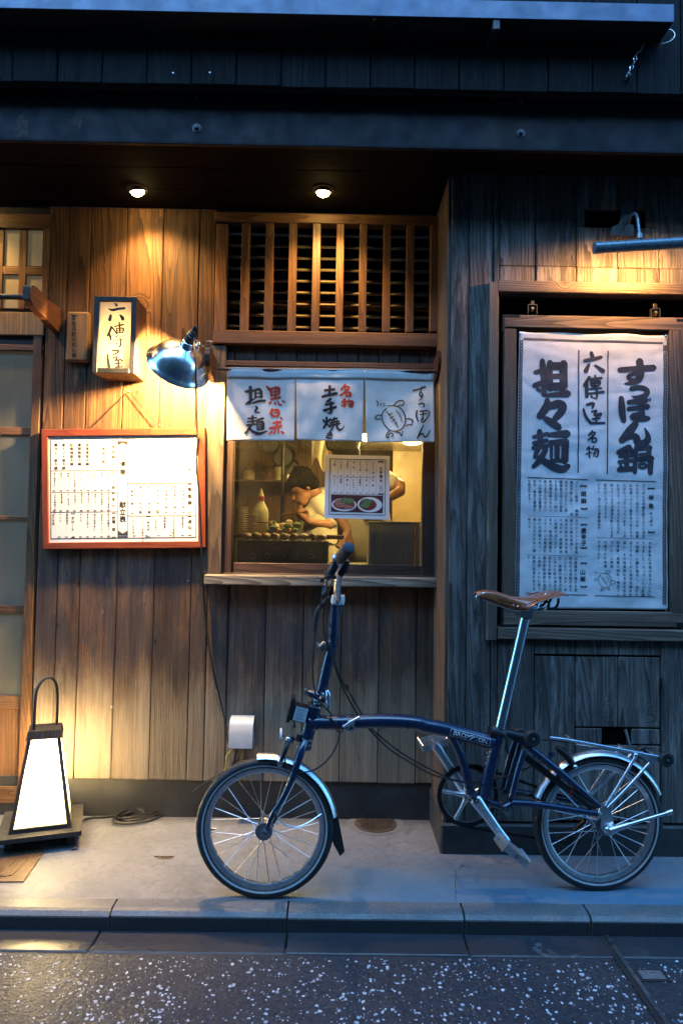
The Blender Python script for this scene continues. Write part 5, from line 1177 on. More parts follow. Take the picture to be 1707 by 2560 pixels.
for px in (1556, 1642):
    c_ = P(px, 622 if px < 1600 else 618, YT); c_.z = a_.lerp(b_, (c_.x-a_.x)/(b_.x-a_.x)).z-.006
    mb = MB(); mb.tube([c_-d*.020, c_-d*.017, c_+d*.017, c_+d*.020], [.005, .0095, .0095, .005], 12); mb.build('bulb', 'tube_glow', pc, True)
mb = MB(); mb.tube([P(1598, 592, YT), P(1594, 560, YT+.01), P(1592, 540, YT+.02), P(1585, 532, YT+.05), P(1574, 540, YR-.06), P(1568, 556, YR-.03)], .0052, 10, smooth=2); mb.build('arm', 'lamp_blue', pc, True)
mb = MB(); mb.lathe([(0, .009), (.016, .009), (.018, .006)], P(1598, 596, YT), (0, 0, 1), 12); mb.build('knuckle', 'dull_steel', pc, True)
# bulldog clip that carries it
zc5 = lambda x, y: (1100+x*607/1568., 480+y*607/1568.)
ol = [(1165, 95), (1185, 68), (1215, 60), (1245, 72), (1255, 105), (1235, 170), (1222, 205), (1250, 215), (1245, 280), (1170, 283), (1095, 275), (1108, 225), (1150, 208), (1165, 170)]
mb = MB(); mb.prism([P(*zc5(*q), YR-.030) for q in ol][::-1], (0, .004, 0)); mb.build('clip', 'clip_steel', pc)
mb = MB(); mb.lathe([(0, .004), (.002, .003)], P(*zc5(1185, 245), YR-.030), (0, -1, 0), 8); mb.build('rivet', 'brass', pc)
# ------------------------------------------------------------------ the kitchen behind the pane
zK = lambda x, y: (500+x*640/1568., 1060+y*640/1568.)
kit = structure('kitchen_room')
KX0, KX1, KY1, KZ = -.95, 1.05, 2.7, 2.05
for nm, q, mt in (('kitchen_floor', (KX0, KX1, .10, KY1, -.01, .0), 'kitchen_dark'), ('kitchen_ceiling', (KX0, KX1, .10, KY1, KZ, KZ+.03), 'kitchen_wall_tan'), ('kitchen_back', (KX0, KX1, KY1, KY1+.03, 0, KZ), 'kitchen_wood'),
                  ('kitchen_side', (KX0-.03, KX0, .10, KY1, 0, KZ), 'kitchen_dark'), ('kitchen_side', (KX1, KX1+.03, .10, KY1, 0, KZ), 'kitchen_wall_tan')):
    mb = MB(); mb.box(*q); mb.build(nm, mt, kit)
mb = MB(); a_ = P(*zK(1180, 300), 1.9); mb.box(a_.x, KX1, 1.9, 1.93, 0, KZ); mb.build('partition', 'kitchen_wall_tan', kit)
# range hood with two round lamps
hd = thing('range_hood', 'steel extractor hood with round glowing lamps above the cooks', 'hood', P(960, 1100, 1.5))
zh = P(920, 1100, 1.35).z
mb = MB(); x0 = P(820, 1100, 1.2).x; mb.prism([(x0, 1.15, zh+.006), (x0, 1.85, zh+.006), (x0, 1.7, zh+.25), (x0, 1.4, zh+.25)], (.75, 0, 0)); mb.build('canopy', 'hood_steel', hd)
for px in (921, 1030):
    c_ = P(px, 1106 if px < 1000 else 1109, 1.3 if px < 1000 else 1.42); mb = MB(); mb.lathe([(0, .055), (.008, .055), (.014, .048), (.015, 0)], (c_.x, c_.y, zh+.006), (0, 0, -1), 24); mb.build('lamp', 'kitchen_lamp', hd, True)
    lamp('hood_light', 'POINT', (c_.x, c_.y, zh-.03), 7.0, (1, .70, .26), hd, shadow_soft_size=.05)
lt = thing('added_fill_lamp', 'added unseen fill lamp above the grill, hidden behind the shop curtain', 'lamp', (-.12, .62, KZ-.03))  # added out of sight to brighten the grill and counter
mb = MB(); mb.lathe([(0, .09), (.02, .09), (.03, .08), (.031, 0)], (-.12, .62, KZ), (0, 0, -1), 28); mb.build('diffuser', 'kitchen_lamp', lt, True)
lamp('added_fill_light', 'POINT', (-.12, .62, KZ-.09), 7.5, (1, .72, .28), lt, shadow_soft_size=.07)
# counter and shelf
ck = thing('kitchen_counter', 'steel kitchen counter with raised shelf behind the window', 'counter', (0, .35, .0))
zcn = P(700, 1412, .25).z
mb = MB(); mb.box(KX0+.01, KX1-.01, .11, .85, zcn-.03, zcn, .003); mb.build('top', 'hood_steel', ck)
mb = MB(); mb.box(KX0+.02, KX1-.02, .14, .8, .0, zcn-.031); mb.build('cabinet', 'kitchen_dark', ck)
zsh = P(615, 1334, .56).z
mb = MB(); mb.box(KX0+.01, P(860, 1330, .5).x, .48, .82, zsh-.02, zsh, .003); mb.build('raised_shelf', 'kitchen_wood', ck)
for i in range(3): mb = MB(); x_ = KX0+.05+i*.4; mb.box(x_, x_+.03, .5, .8, zcn+.0005, zsh-.0205); mb.build('shelf_post', 'hood_steel', ck)
# grill
gr = thing('grill', 'black iron counter grill with a row of round knobs behind the window', 'grill', P(710, 1410, .2))
x0, x1, z0, z1 = XZ(592, 1356, 820, 1408, .18); z0 = max(z0, zcn+.0005)
mb = MB(); mb.box(x0, x1, .18, .42, z0, z1, .004); mb.build('body', 'grill_iron', gr)
mb = MB(); mb.box(x0-.004, x1+.004, .172, .43, z1, z1+.008, .002); mb.build('rim', 'grill_iron', gr)
for x in (328, 413, 503, 592, 680):
    mb = MB(); c_ = P(*zK(x, 808), .18); mb.lathe([(0, .0105), (.006, .0105), (.010, .008), (.012, .0)], c_, (0, -1, 0), 16); kn = mb.build('knob', 'grill_iron', gr, True)
    mb = MB(); mb.lathe([(0, .0125), (.002, .0125), (.002, .0105)], c_, (0, -1, 0), 16); mb.build('collar', 'chrome', kn, True)
for i in range(14):
    mb = MB(); x_ = x0+.015+(x1-x0-.03)*i/13; mb.tube([(x_, .19, z1+.010), (x_, .415, z1+.010)], .003, 6); mb.build('grate_bar', 'grill_iron', gr)
rk = random.Random(21)
sk_proto = None
for i in range(9):
    x_ = x0+.03+(x1-x0-.06)*i/8
    s = thing('skewer', 'grilled skewer lying on the grill among identical ones', 'skewer', (x_, .30, z1+.014), 'skewers on the grill')
    mb = MB(); mb.tube([(x_, .17, z1+.020), (x_+.01, .40, z1+.022)], .0013, 5); mb.build('stick', 'plaque_wood', s)
    for j in range(4):
        mb = MB(); c_ = Vector((x_+.002*j, .22+j*.042, z1+.024+rk.uniform(0, .004))); mb.sphere(c_, .016, 8, 6, (rk.uniform(.8, 1.1), rk.uniform(.9, 1.3), rk.uniform(.7, 1.0))); mb.build('morsel', rk.choice(('food', 'food', 'food_pale')), s, True)
# squeeze bottle
bt = thing('squeeze_bottle', 'cream plastic squeeze bottle with a red collar standing by the plates', 'bottle', P(651, 1328, .62))
c_ = P(651, 1330, .62); c_.z = zsh; H_ = P(651, 1222, .62).z-zsh
mb = MB(); mb.lathe([(0, 0), (0, .036), (.004, .038), (H_*.48, .038), (H_*.55, .034), (H_*.70, .016), (H_*.74, .015)], c_, (0, 0, 1), 22); mb.build('body', 'bottle_plastic', bt, True)
mb = MB(); mb.lathe([(H_*.735, .0), (H_*.735, .0165), (H_*.83, .0165), (H_*.83, 0)], c_, (0, 0, 1), 18); mb.build('collar', 'red_detail', bt, True)
mb = MB(); mb.lathe([(H_*.83, .014), (H_*.88, .012), (H_*.96, .006), (H_, .005), (H_, 0)], c_, (0, 0, 1), 16); mb.build('nozzle', 'bottle_plastic', bt, True)
mb = MB(); mb.lathe([(H_*.24, .0385), (H_*.26, .0385)], c_, (0, 0, 1), 22); mb.build('level_line', 'sash_dark_h', bt, True)
# stacks of small plates
def plates(px, n_, dz, r_, yy_, label, grp):
    c_ = P(px, 1330, yy_); mb = MB(); mb.lathe([(0, 0), (0, r_*.5), (.003, r_*.62), (.007, r_), (.009, r_), (.006, r_*.65), (.004, 0)], (c_.x, c_.y, zsh), (0, 0, 1), 26)
    p0 = mb.build('saucer', 'plate_white', None, True); p0.location = (0, 0, 0); tag(p0, label, 'plate', grp)
    me = p0.data; off = Vector((c_.x, c_.y, zsh))
    for v in me.vertices: v.co -= off
    p0.location = off
    for i in range(1, n_):
        q = p0.copy(); col.objects.link(q); q.location = off+Vector((rk.uniform(-.0015, .0015), rk.uniform(-.0015, .0015), i*dz))
plates(599, 12, .0105, .037, .56, 'small white saucer in the taller stack behind the pane', 'saucers in the taller stack')
plates(632, 9, .0105, .033, .60, 'small white saucer in the shorter stack next to the bottle', 'saucers in the shorter stack')
# heap of garnish and pan next to the cook's hand
hp_ = thing('garnish_heap', 'heap of chopped pale greens and onion on the raised shelf', 'food', P(705, 1325, .6))
for i in range(34):
    mb = MB(); c_ = P(rk.uniform(672, 742), 1330, rk.uniform(.56, .72)); c_.z = zsh+.012+abs(rk.gauss(0, .022)); mb.sphere(c_, rk.uniform(.010, .02), 6, 5, (rk.uniform(.6, 1.4), 1, rk.uniform(.5, 1))); mb.build('piece', rk.choice(('food_pale', 'food_green', 'food_pale', 'food')), hp_, True)
mb = MB(); mb.tube([P(740, 1339, .45), P(790, 1318, .42)], .003, 6); tg = mb.build('tongs', 'chrome', None, True); tag(tg, 'thin steel tongs lying across the grill edge', 'tongs')
ld = thing('ladle', 'steel ladle with a hooked handle hanging at the grill end', 'ladle', P(840, 1345, .2))
mb = MB(); mb.tube([P(846, 1340, .16), P(846, 1352, .16), P(840, 1362, .16), P(830, 1363, .17), P(826, 1357, .17)], .0028, 6, smooth=2); mb.build('handle', 'chrome', ld, True)
mb = MB(); mb.lathe([(0, .018), (.006, .015), (.012, .008), (.014, 0)], P(822, 1358, .19), (0, 0, -1), 12); mb.build('bowl', 'dull_steel', ld, True)
# steel container
bx = thing('steel_container', 'tall rectangular grey steel container inside the window', 'container', P(985, 1410, .2))
x0, x1, z0, z1 = XZ(922, 1308, 1051, 1409, .16); z0 = zcn+.0005
mb = MB(); mb.box(x0, x1, .16, .34, z0, z1, .008); mb.build('body', 'container_steel', bx)
mb = MB(); mb.box(x0-.004, x1+.004, .155, .345, z1+.0005, z1+.007, .002); mb.build('rim', 'container_steel', bx)
mb = MB(); w_ = x1-x0; mb.box(x0+w_*.28, x1-w_*.28, .1575, .1605, z0+.03, z1-.03, .001); mb.build('pressed_panel', 'container_steel', bx)
mb = MB(); mb.box(x0+w_*.06, x0+w_*.10, .1575, .1605, z0+.01, z1-.012, .001); mb.build('seam', 'chrome', bx)
mb = MB(); mb.box(x1-w_*.14, x1-w_*.10, .1575, .1605, z0+.01, z1-.012, .001); mb.build('seam', 'chrome', bx)
# cloth hanging from a line, dark pots and oddments on the far side
tw = thing('hanging_cloth', 'cream cloth hanging from above in the kitchen', 'cloth', P(*zK(725, 215), 1.4))
A = P(*zK(685, 90), 1.4); B_ = P(*zK(800, 90), 1.4)
def fn(u, w): return Vector((A.x+(B_.x-A.x)*u, 1.4+.02*math.sin(u*9+w*2), A.z+.03-(.20-.05*u*u-.05*math.sin(u*7))*w))
mb = MB(); mb.grid(20, 14, fn, (0, .002, 0)); mb.build('cloth', 'towel_cloth', tw, 'all')
for i, (x, y, r_, lab) in enumerate(((430, 130, .07, 'blackened round pan hanging nearest the curtain edge'), (510, 200, .085, 'large blackened pan hanging above the bottle'), (560, 270, .06, 'small dark pan hanging lowest on the kitchen wall'))):
    c_ = P(*zK(x, y), 2.0+.05*i); pn_ = thing('hanging_pan', lab, 'pan', c_, 'pans on the kitchen wall')
    mb = MB(); mb.lathe([(0, 0), (0, r_*.8), (.035, r_), (.037, r_), (.004, r_*.78), (.004, 0)], c_, (0, -1, .15), 24); mb.build('bowl', 'grill_iron', pn_, True)
    mb = MB(); mb.tube([c_+Vector((0, -.02, r_*.9)), c_+Vector((.01, -.02, r_*.9+.14))], .007, 8); mb.build('handle', 'grill_iron', pn_, True)
sf = thing('kitchen_shelf', 'dim wall shelf with jars along the back of the kitchen', 'shelf', P(*zK(420, 350), 2.3))
c_ = P(*zK(420, 345), 2.3); mb = MB(); mb.box(KX0+.02, c_.x+.35, 2.25, 2.65, c_.z-.015, c_.z, .003); mb.build('board', 'kitchen_wood', sf)
for i in range(5):
    j = P(*zK(300+i*58, 340), 2.38+.04*(i % 2)); o = thing('storage_jar', ('squat ', 'tall ', 'wide ', 'pale ', 'small ')[i]+'storage jar on the dim kitchen shelf, '+('first', 'second', 'third', 'fourth', 'fifth')[i]+' from the pane edge', 'jar', (j.x, j.y, c_.z), 'jars on the kitchen shelf')
    h = (.08, .13, .09, .11, .07)[i]; r_ = (.045, .035, .055, .04, .03)[i]
    mb = MB(); mb.lathe([(0, 0), (0, r_), (h*.8, r_), (h*.9, r_*.8), (h, r_*.8), (h, 0)], (j.x, j.y, c_.z), (0, 0, 1), 18); mb.build('body', ('food_pale', 'kitchen_dark', 'food', 'bottle_plastic', 'hood_steel')[i], o, True)
    mb = MB(); mb.lathe([(h+.0005, r_*.85), (h+.018, r_*.85), (h+.018, 0)], (j.x, j.y, c_.z), (0, 0, 1), 18); mb.build('lid', 'sash_dark_h', o, True)
pp = MB(); c_ = P(*zK(505, 450), 1.95); pp.tube([(c_.x, 1.95, 0), (c_.x, 1.95, KZ)], .012, 8); pp = pp.build('upright_pipe', 'grill_iron', kit, True)

# ------------------------------------------------------------------ cooks
def skinned(name, parts, mat, parent, voxel=.011, label=None, smooth=6):
    """parts: chains of (point, radius); grown together into one continuous surface"""
    mb = MB()
    for ch_ in parts:
        if ch_[0] == 'ell': mb.sphere(ch_[1], 1.0, 20, 14, ch_[2]); continue
        pts = [Vector(p) for p, r_ in ch_]; rs = [r_ for p, r_ in ch_]
        d0 = (pts[0]-pts[1]).normalized(); d1 = (pts[-1]-pts[-2]).normalized()
        pts = [pts[0]+d0*rs[0]*.9, pts[0]+d0*rs[0]*.6]+pts+[pts[-1]+d1*rs[-1]*.6, pts[-1]+d1*rs[-1]*.9]; rs = [rs[0]*.35, rs[0]*.8]+rs+[rs[-1]*.8, rs[-1]*.35]
        mb.tube(pts, rs, 14, smooth=1)
    o = mb.build(name, mat, parent)
    md = o.modifiers.new('r', 'REMESH'); md.mode = 'VOXEL'; md.voxel_size = voxel
    ms2 = o.modifiers.new('s', 'SMOOTH'); ms2.factor = .5; ms2.iterations = smooth
    dg = bpy.context.evaluated_depsgraph_get(); me = bpy.data.meshes.new_from_object(o.evaluated_get(dg)); o.modifiers.clear()
    me.polygons.foreach_set('use_smooth', [True]*len(me.polygons)); me.materials.clear(); me.materials.append(M[mat]); o.data = me
    if label: o['label'] = label
    return o
def head(c, fwd, up, s=1.0):
    """chains for a head: skull, jaw, nose, brow, lips, ear, neck; c is the skull centre"""
    f = Vector(fwd).normalized(); u = Vector(up); u = (u-f*u.dot(f)).normalized(); r = f.cross(u)
    q = lambda a, b_, d: Vector(c)+f*a*s+u*b_*s+r*d*s
    ch = [[(q(-.02, .025, 0), .088*s), (q(.015, .02, 0), .085*s)], [(q(.03, -.045, 0), .062*s), (q(.055, -.085, 0), .036*s)], [(q(.05, -.04, 0), .05*s), (q(.06, -.075, 0), .040*s)],
          [(q(.088, .012, 0), .010*s), (q(.112, -.030, 0), .015*s)], [(q(.098, -.062, -.012), .010*s), (q(.098, -.062, .012), .010*s)], [(q(.088, .028, -.035), .012*s), (q(.092, .028, .035), .012*s)]]
    for sd_ in (-1, 1): ch.append([(q(-.005, .01, sd_*.085), .010*s), (q(-.012, -.035, sd_*.082), .012*s)])
    return ch, q
def hand(w, d, side, curl=.6, s=1.0):
    """palm and five bent fingers; w wrist, d pointing direction, side the thumb side"""
    d = Vector(d).normalized(); sd_ = Vector(side); sd_ = (sd_-d*sd_.dot(d)).normalized(); dn = d.cross(sd_); w = Vector(w); ch = []
    ch.append([(w, .024*s), (w+d*.05*s, .030*s), (w+d*.085*s, .030*s)])
    for i, l in enumerate((.072, .080, .074, .058)):
        b0 = w+d*.085*s+sd_*(.030-.020*i)*s; b1 = b0+(d*math.cos(curl*.6)+dn*math.sin(curl*.6))*l*.5*s; b2 = b1+(d*math.cos(curl*1.7)+dn*math.sin(curl*1.7))*l*.5*s
        ch.append([(b0, .0095*s), (b1, .009*s), (b2, .008*s)])
    t0 = w+d*.03*s+sd_*.026*s; t1 = t0+(d*.7+sd_*.7)*.035*s; t2 = t1+(d*.9+dn*.4)*.028*s
    ch.append([(t0, .013*s), (t1, .011*s), (t2, .009*s)]); return ch
def K(x, y, Y): return P(*zK(x, y), Y)
# the cook bending over his pan
yc = 1.75
cook = thing('person', 'dark-haired cook in a white shirt bending over with a hand raised to chopsticks', 'person', (K(800, 500, yc).x, yc, 0))
hc = K(632, 395, yc); f_ = Vector((-.80, -.30, -.52)); ch_, q_ = head(hc, f_, (-.45, 0, .9), .86)
ch_[0] = ch_[0]; sh_n = K(720, 480, yc+.04); sh_f = K(760, 450, yc+.26); el = K(838, 625, yc-.02); wr = K(668, 600, yc-.10); hip = K(800, 810, yc+.2)
bodyc = ch_+[[(q_(-.05, -.06, 0), .05), (K(722, 455, yc+.12), .055)], [(K(735, 490, yc+.12), .07), (K(770, 640, yc+.16), .09), (hip, .10)], [(sh_n, .052), (el, .036), (wr, .023)], [(sh_f, .06), (K(760, 640, yc+.28), .038), (K(640, 660, yc+.2), .024)],
             [(hip, .12), (Vector((hip.x, yc+.22, .5)), .08), (Vector((hip.x, yc+.22, .06)), .05)]]+hand(wr, K(612, 545, yc-.10)-wr, (0, -.3, 1), .9, .95)
skinned('body', bodyc, 'skin', cook, .009)
hr = [('ell', q_(-.025, .045, 0), (.098, .094, .086))]+[[(q_(.055, .078, -.05), .036), (q_(.06, .082, .05), .036)], [(q_(-.07, .0, -.04), .05), (q_(-.075, -.02, .04), .05)], [(q_(.085, .055, -.03), .018), (q_(.090, .05, .035), .018)], [(q_(.01, .03, .075), .032), (q_(.02, -.01, .078), .018)]]
rh = random.Random(4)
for i in range(46):
    a, b_ = rh.uniform(-2.6, 1.0), rh.uniform(-1.2, 1.2); dx, dy, dz = math.sin(a)*-1*math.cos(b_)*.5, 0, 0
    s_ = Vector((math.cos(b_)*math.cos(a), math.sin(b_), math.cos(b_)*-math.sin(a))); p0 = q_(-.025+s_.x*.062, .045+max(-.02, s_.z*.075+.03), s_.y*.078)
    p1 = q_(-.025+s_.x*.095, .045+max(-.045, s_.z*.098+.012), s_.y*.102); p1 = p1+Vector((rh.uniform(-.012, .012), rh.uniform(-.012, .012), rh.uniform(-.012, .010))); p1 = p1+(p1-p0).normalized()*.012; hr.append([(p0, .022), (p1, .008)])
skinned('hair', hr, 'hair', cook, .0065, 'dark bushy hair', 2)
shirt = [[(K(738, 496, yc+.12), .115), (K(770, 640, yc+.16), .150), (K(800, 800, yc+.2), .165)], [(K(690, 545, yc+.06), .075), (K(668, 690, yc+.05), .10)], [(sh_n, .070), (sh_n.lerp(el, .75), .056)], [(sh_f, .078), (sh_f.lerp(K(760, 640, yc+.28), .6), .066)], [(K(716, 462, yc+.12), .066), (K(735, 490, yc+.12), .09)]]
skinned('shirt', shirt, 'shirt', cook, .011)
skinned('apron', [[(K(720, 640, yc+.02), .11), (K(760, 820, yc+.04), .15)]], 'apron', cook, .014)
mb = MB(); a_ = K(612, 545, yc-.13)
for i in (0, 1): mb = MB(); mb.tube([a_+Vector((.05, .0, .006+.008*i)), a_+Vector((-.16, .03, -.012-.012*i))], .0032, 6); cs2 = mb.build('chopstick', 'kitchen_wood', None, True); tag(cs2, ('upper' if i == 0 else 'lower')+' cooking chopstick held out by the bending cook', 'chopstick', 'cooking chopsticks')
# the cook standing behind the paper menu
y2 = 1.25
ck2 = thing('person', 'standing cook in a pale shirt and apron half hidden by the paper menu, elbow out', 'person', (K(960, 500, y2).x, y2, 0))
hc2 = K(868, 170, y2); ch_, q_ = head(hc2, (-.35, .9, -.1), (0, 0, 1), .95)
s1 = K(1120, 345, y2-.05); e1 = K(1262, 392, y2-.12); w1 = K(1120, 470, y2-.2); s2 = K(860, 330, y2+.05); e2 = K(850, 560, y2-.1); w2 = K(905, 660, y2-.28)
hip2 = K(1010, 760, y2+.02)
b2 = ch_+[[(q_(-.03, -.08, 0), .052), (K(930, 280, y2), .06)], [(K(960, 350, y2), .09), (K(1000, 560, y2), .10), (hip2, .11)], [(s1, .05), (e1, .036), (w1, .024)], [(s2, .05), (e2, .036), (w2, .024)], [(hip2, .13), (Vector((hip2.x, y2, .5)), .085), (Vector((hip2.x, y2, .06)), .05)]]+hand(w1, w2-w1, (0, -.5, 1), .8)+hand(w2, Vector((-.3, -.4, -.8)), (1, 0, 0), .8)
skinned('body', b2, 'skin', ck2, .011)
skinned('hair', [('ell', q_(-.02, .055, 0), (.104, .10, .092)), [(q_(-.07, .0, -.04), .05), (q_(-.07, -.02, .04), .05)]], 'hair', ck2, .011, None, 3)
skinned('shirt', [[(K(960, 345, y2), .145), (K(1000, 560, y2), .155), (K(1010, 720, y2), .165)], [(s1, .070), (s1.lerp(e1, .35), .058)], [(s2, .07), (s2.lerp(e2, .95), .050)]], 'shirt', ck2, .012)
skinned('apron', [[(K(990, 520, y2-.06), .13), (K(1010, 760, y2-.04), .165)]], 'apron', ck2, .014)
# ------------------------------------------------------------------ folding bicycle
PSI = R(4.0); BO = Vector((0, -.547, 0)); BO.x = G(1070, 2232).x
BU = Vector((math.cos(PSI), math.sin(PSI), 0)); BV = Vector((-math.sin(PSI), math.cos(PSI), 0)); BZ = Vector((0, 0, 1))
def B(px, py, v=0.0):
    d = ray(px, py); t = (v-(CAM-BO).dot(BV))/d.dot(BV); return CAM+d*t
def side(p, v): return p+BV*v
zA = lambda x, y: (480+x*620/1568., 1700+y*620/1568.); zB = lambda x, y: (1040+x*667/1568., 1700+y*667/1568.)
zC = lambda x, y: (740+x*380/1568., 1330+y*380/1568.); zD = lambda x, y: (1140+x*340/1568., 1440+y*340/1568.)
bA = lambda x, y, v=0: B(*zA(x, y), v); bB = lambda x, y, v=0: B(*zB(x, y), v); bC = lambda x, y, v=0: B(*zC(x, y), v); bD = lambda x, y, v=0: B(*zD(x, y), v)
bike = thing('bicycle', 'dark blue small-wheeled folding bicycle with brown leather saddle standing on the pavement', 'bicycle', BO)
NV = 'navy_paint'
def tube(name, pts, r, mat, parent=None, seg=14, smooth=0, **kw):
    mb = MB(); mb.tube(pts, r, seg, smooth=smooth, **kw); return mb.build(name, mat, parent or bike, True)
RW = .2095
FH = bA(462, 893); FH = Vector((FH.x, FH.y, RW)); RH = bB(1068, 800); RH = Vector((RH.x, RH.y, RW))
print('HUBS', bA(462, 893).z, bB(1068, 800).z, (RH-FH).length)
steer = R(-4); FV = Vector((-math.sin(PSI+steer), math.cos(PSI+steer), 0)); FU = Vector((FV.y, -FV.x, 0))
def wheel(name, c, ax, u, lab, nsp, ph):
    w = MB(); tr = .0165; R0 = RW-tr
    prof = []
    for i in range(18):
        a = 6.283*i/18; prof.append((math.cos(a)*tr*1.02, R0+math.sin(a)*tr))
    w.lathe(prof, c, ax, 72, True); W_ = w.build(name, 'black_rubber', bike, True, label=lab)
    mb = MB()
    for s in (-1, 1): mb.lathe([(s*.0150, R0-.0080), (s*.0168, R0-.0042), (s*.0168, R0-.0028)], c, ax, 72)
    mb.build('reflective_stripe', 'tyre_stripe', W_, True)
    mb = MB(); mb.lathe([(-.0105, .1815), (-.0100, .1700), (-.0070, .1650), (.0070, .1650), (.0100, .1700), (.0105, .1815), (.006, .1800), (-.006, .1800)], c, ax, 72, True); mb.build('rim', 'alloy', W_, True)
    mb = MB(); mb.lathe([(-.042, 0), (-.042, .009), (-.034, .010), (-.034, .0255), (-.030, .0265), (-.027, .018), (-.015, .0125), (.015, .0125), (.027, .018), (.030, .0265), (.034, .0255), (.034, .010), (.042, .009), (.042, 0)], c, ax, 24); mb.build('hub', 'dull_steel', W_, True)
    for i in range(nsp):
        a = 6.283*i/nsp+ph; s = 1 if i % 2 else -1; off = .55*(1 if (i//2) % 2 else -1)
        d0 = u*math.cos(a+off)+BZ*math.sin(a+off); d1 = u*math.cos(a)+BZ*math.sin(a)
        mb = MB(); mb.tube([c+ax*s*.028+d0*.024, c+d1*.1655], .00115, 5, cap=False); mb.build('spoke', 'alloy', W_, True)
    return W_
fw = wheel('front_wheel', FH, FV, FU, 'small front wheel with pale sidewall stripe', 28, .1)
rwh = wheel('rear_wheel', RH, BV, BU, 'small rear wheel under the luggage rack', 28, .2)
mb = MB(); d = (FU*math.cos(R(183))+BZ*math.sin(R(183))); mb.tube([FH+d*.165, FH+d*.148], .003, 8); mb.build('valve', 'dull_steel', fw, True)
# mudguards
def guard(name, c, ax, u, r_, a0, a1, w, mat, n_=40):
    mb = MB(); vs, fs = [], []
    for i in range(n_+1):
        a = R(a0+(a1-a0)*i/n_); d = u*math.cos(a)+BZ*math.sin(a)
        for k_, (t, dr_) in enumerate(((-1, -.008), (-.72, .0), (-.3, .004), (.3, .004), (.72, .0), (1, -.008), (.7, -.0022), (.3, .002), (-.3, .002), (-.7, -.0022))): vs.append(c+d*(r_+dr_)+ax*t*w)
    for i in range(n_):
        for k_ in range(10): k2 = (k_+1) % 10; fs.append((i*10+k_, i*10+k2, (i+1)*10+k2, (i+1)*10+k_))
    fs += [tuple(range(10)), tuple(n_*10+k_ for k_ in range(10))[::-1]]; mb.add(vs, fs); return mb.build(name, mat, bike, True)
guard('front_mudguard', FH, FV, FU, RW+.009, 97, -6+16, .021, 'alloy')
guard('rear_mudguard', RH, BV, BU, RW+.010, 158, 24, .021, 'alloy')
# mud flap
d0 = FU*math.cos(R(12))+BZ*math.sin(R(12)); fl = [bA(842, 785, -.012), bA(905, 815, -.012), bA(930, 900, -.012), bA(965, 1085, -.012), bA(935, 1115, -.012), bA(895, 1040, -.012), bA(832, 850, -.012)]
mb = MB(); mb.prism(fl[::-1], BV*.030); mb.build('mud_flap', 'black_rubber', bike)
tube('mudguard_stay', [bA(545, 868, -.045), bA(600, 935, -.045), bA(700, 925, -.03), bA(832, 838, -.02)], .0018, 'alloy', seg=6, smooth=2)
tube('mudguard_stay', [side(RH, .05), bB(1230, 640, .04), bB(1400, 600, .02)], .0018, 'alloy', seg=6)
# fork, head tube, steerer
c0 = bA(708, 400)
for s in (-1, 1):
    v = s*.036
    tube('fork_blade', [bA(712, 392, s*.016), bA(690, 450, v), bA(655, 560, v), bA(620, 655, v), bA(560, 775, v), bA(505, 850, v), side(FH, v)+BU*.004], [.0125, .0125, .0115, .0105, .0085, .0075, .007], NV, seg=14, smooth=1)
    mb = MB(); mb.lathe([(0, 0), (0, .011), (s*.010, .011), (s*.012, .008), (s*.012, 0)], side(FH, s*.041), BV, 14); mb.build('axle_nut', 'dull_steel', bike, True)
tube('fork_hook', [bA(520, 830, -.042), bA(535, 870, -.046), bA(515, 900, -.046)], .0055, 'black_plastic', seg=8, smooth=1)
tube('fork_crown', [bA(705, 430), bA(712, 395)], [.024, .023], NV, seg=18)
hp0, hp1 = bA(716, 388), bA(777, 168)
tube('head_tube', [hp0, hp1], .0212, NV, seg=24)
ax_h = (hp1-hp0).normalized()
mb = MB(); mb.lathe([(-.012, .0195), (-.010, .0225), (-.002, .0225), (0, .020), (.006, .020), (.008, .0225), (.012, .0225), (.013, .0185)], hp0, ax_h, 24); mb.build('lower_headset', 'chrome', bike, True)
mb = MB(); mb.lathe([(-.002, .0195), (0, .0230), (.007, .0235), (.009, .0195), (.012, .0155), (.019, .0155), (.020, .0125), (.032, .0115)], hp1, ax_h, 24); mb.build('upper_headset', 'chrome', bike, True)
# handlepost hinge
h0 = bA(795, 108)
mb = MB(); mb.tube([bA(728, 78), bA(760, 88), bA(800, 104), bA(835, 118), bA(852, 122)], [.008, .012, .0195, .017, .008], 16, smooth=1); mb.build('handlepost_hinge', NV, bike, True)
mb = MB(); mb.lathe([(-.020, .0), (-.020, .007), (.020, .007), (.020, 0)], bA(722, 74), BV, 12); mb.build('hinge_pin', 'dull_steel', bike, True)
tube('hinge_clamp', [bA(820, 80, -.022), bA(832, 92, -.026), bA(825, 108, -.026), bA(808, 118, -.022)], .0042, 'chrome', seg=8, smooth=1)
tube('clamp_lever', [bA(855, 66, -.02), bA(862, 90, -.024), bA(858, 118, -.026), bA(862, 150, -.028), bA(864, 182, -.026)], [.006, .008, .0075, .0045, .006], 'chrome', seg=10, smooth=1)
# handlepost
tube('handlepost', [bC(245, 1690), bC(262, 1640), bC(330, 1330), bC(372, 1180), bC(392, 1000), bC(400, 750)], [.0155, .0170, .0165, .0160, .0150, .0140], NV, seg=20, smooth=2)
mb = MB(); a_ = bC(412, 745); b_ = bC(428, 655); mb.tube([a_, a_.lerp(b_, .3), a_.lerp(b_, .8), b_], [.0155, .0180, .0180, .0165], 20); mb.build('bar_clamp', 'white_plastic', bike, True)
mb = MB(); mb.tube([bC(470, 745), bC(480, 700), bC(478, 655)], .0075, 10); mb.build('clamp_bolt', 'white_plastic', bike, True)
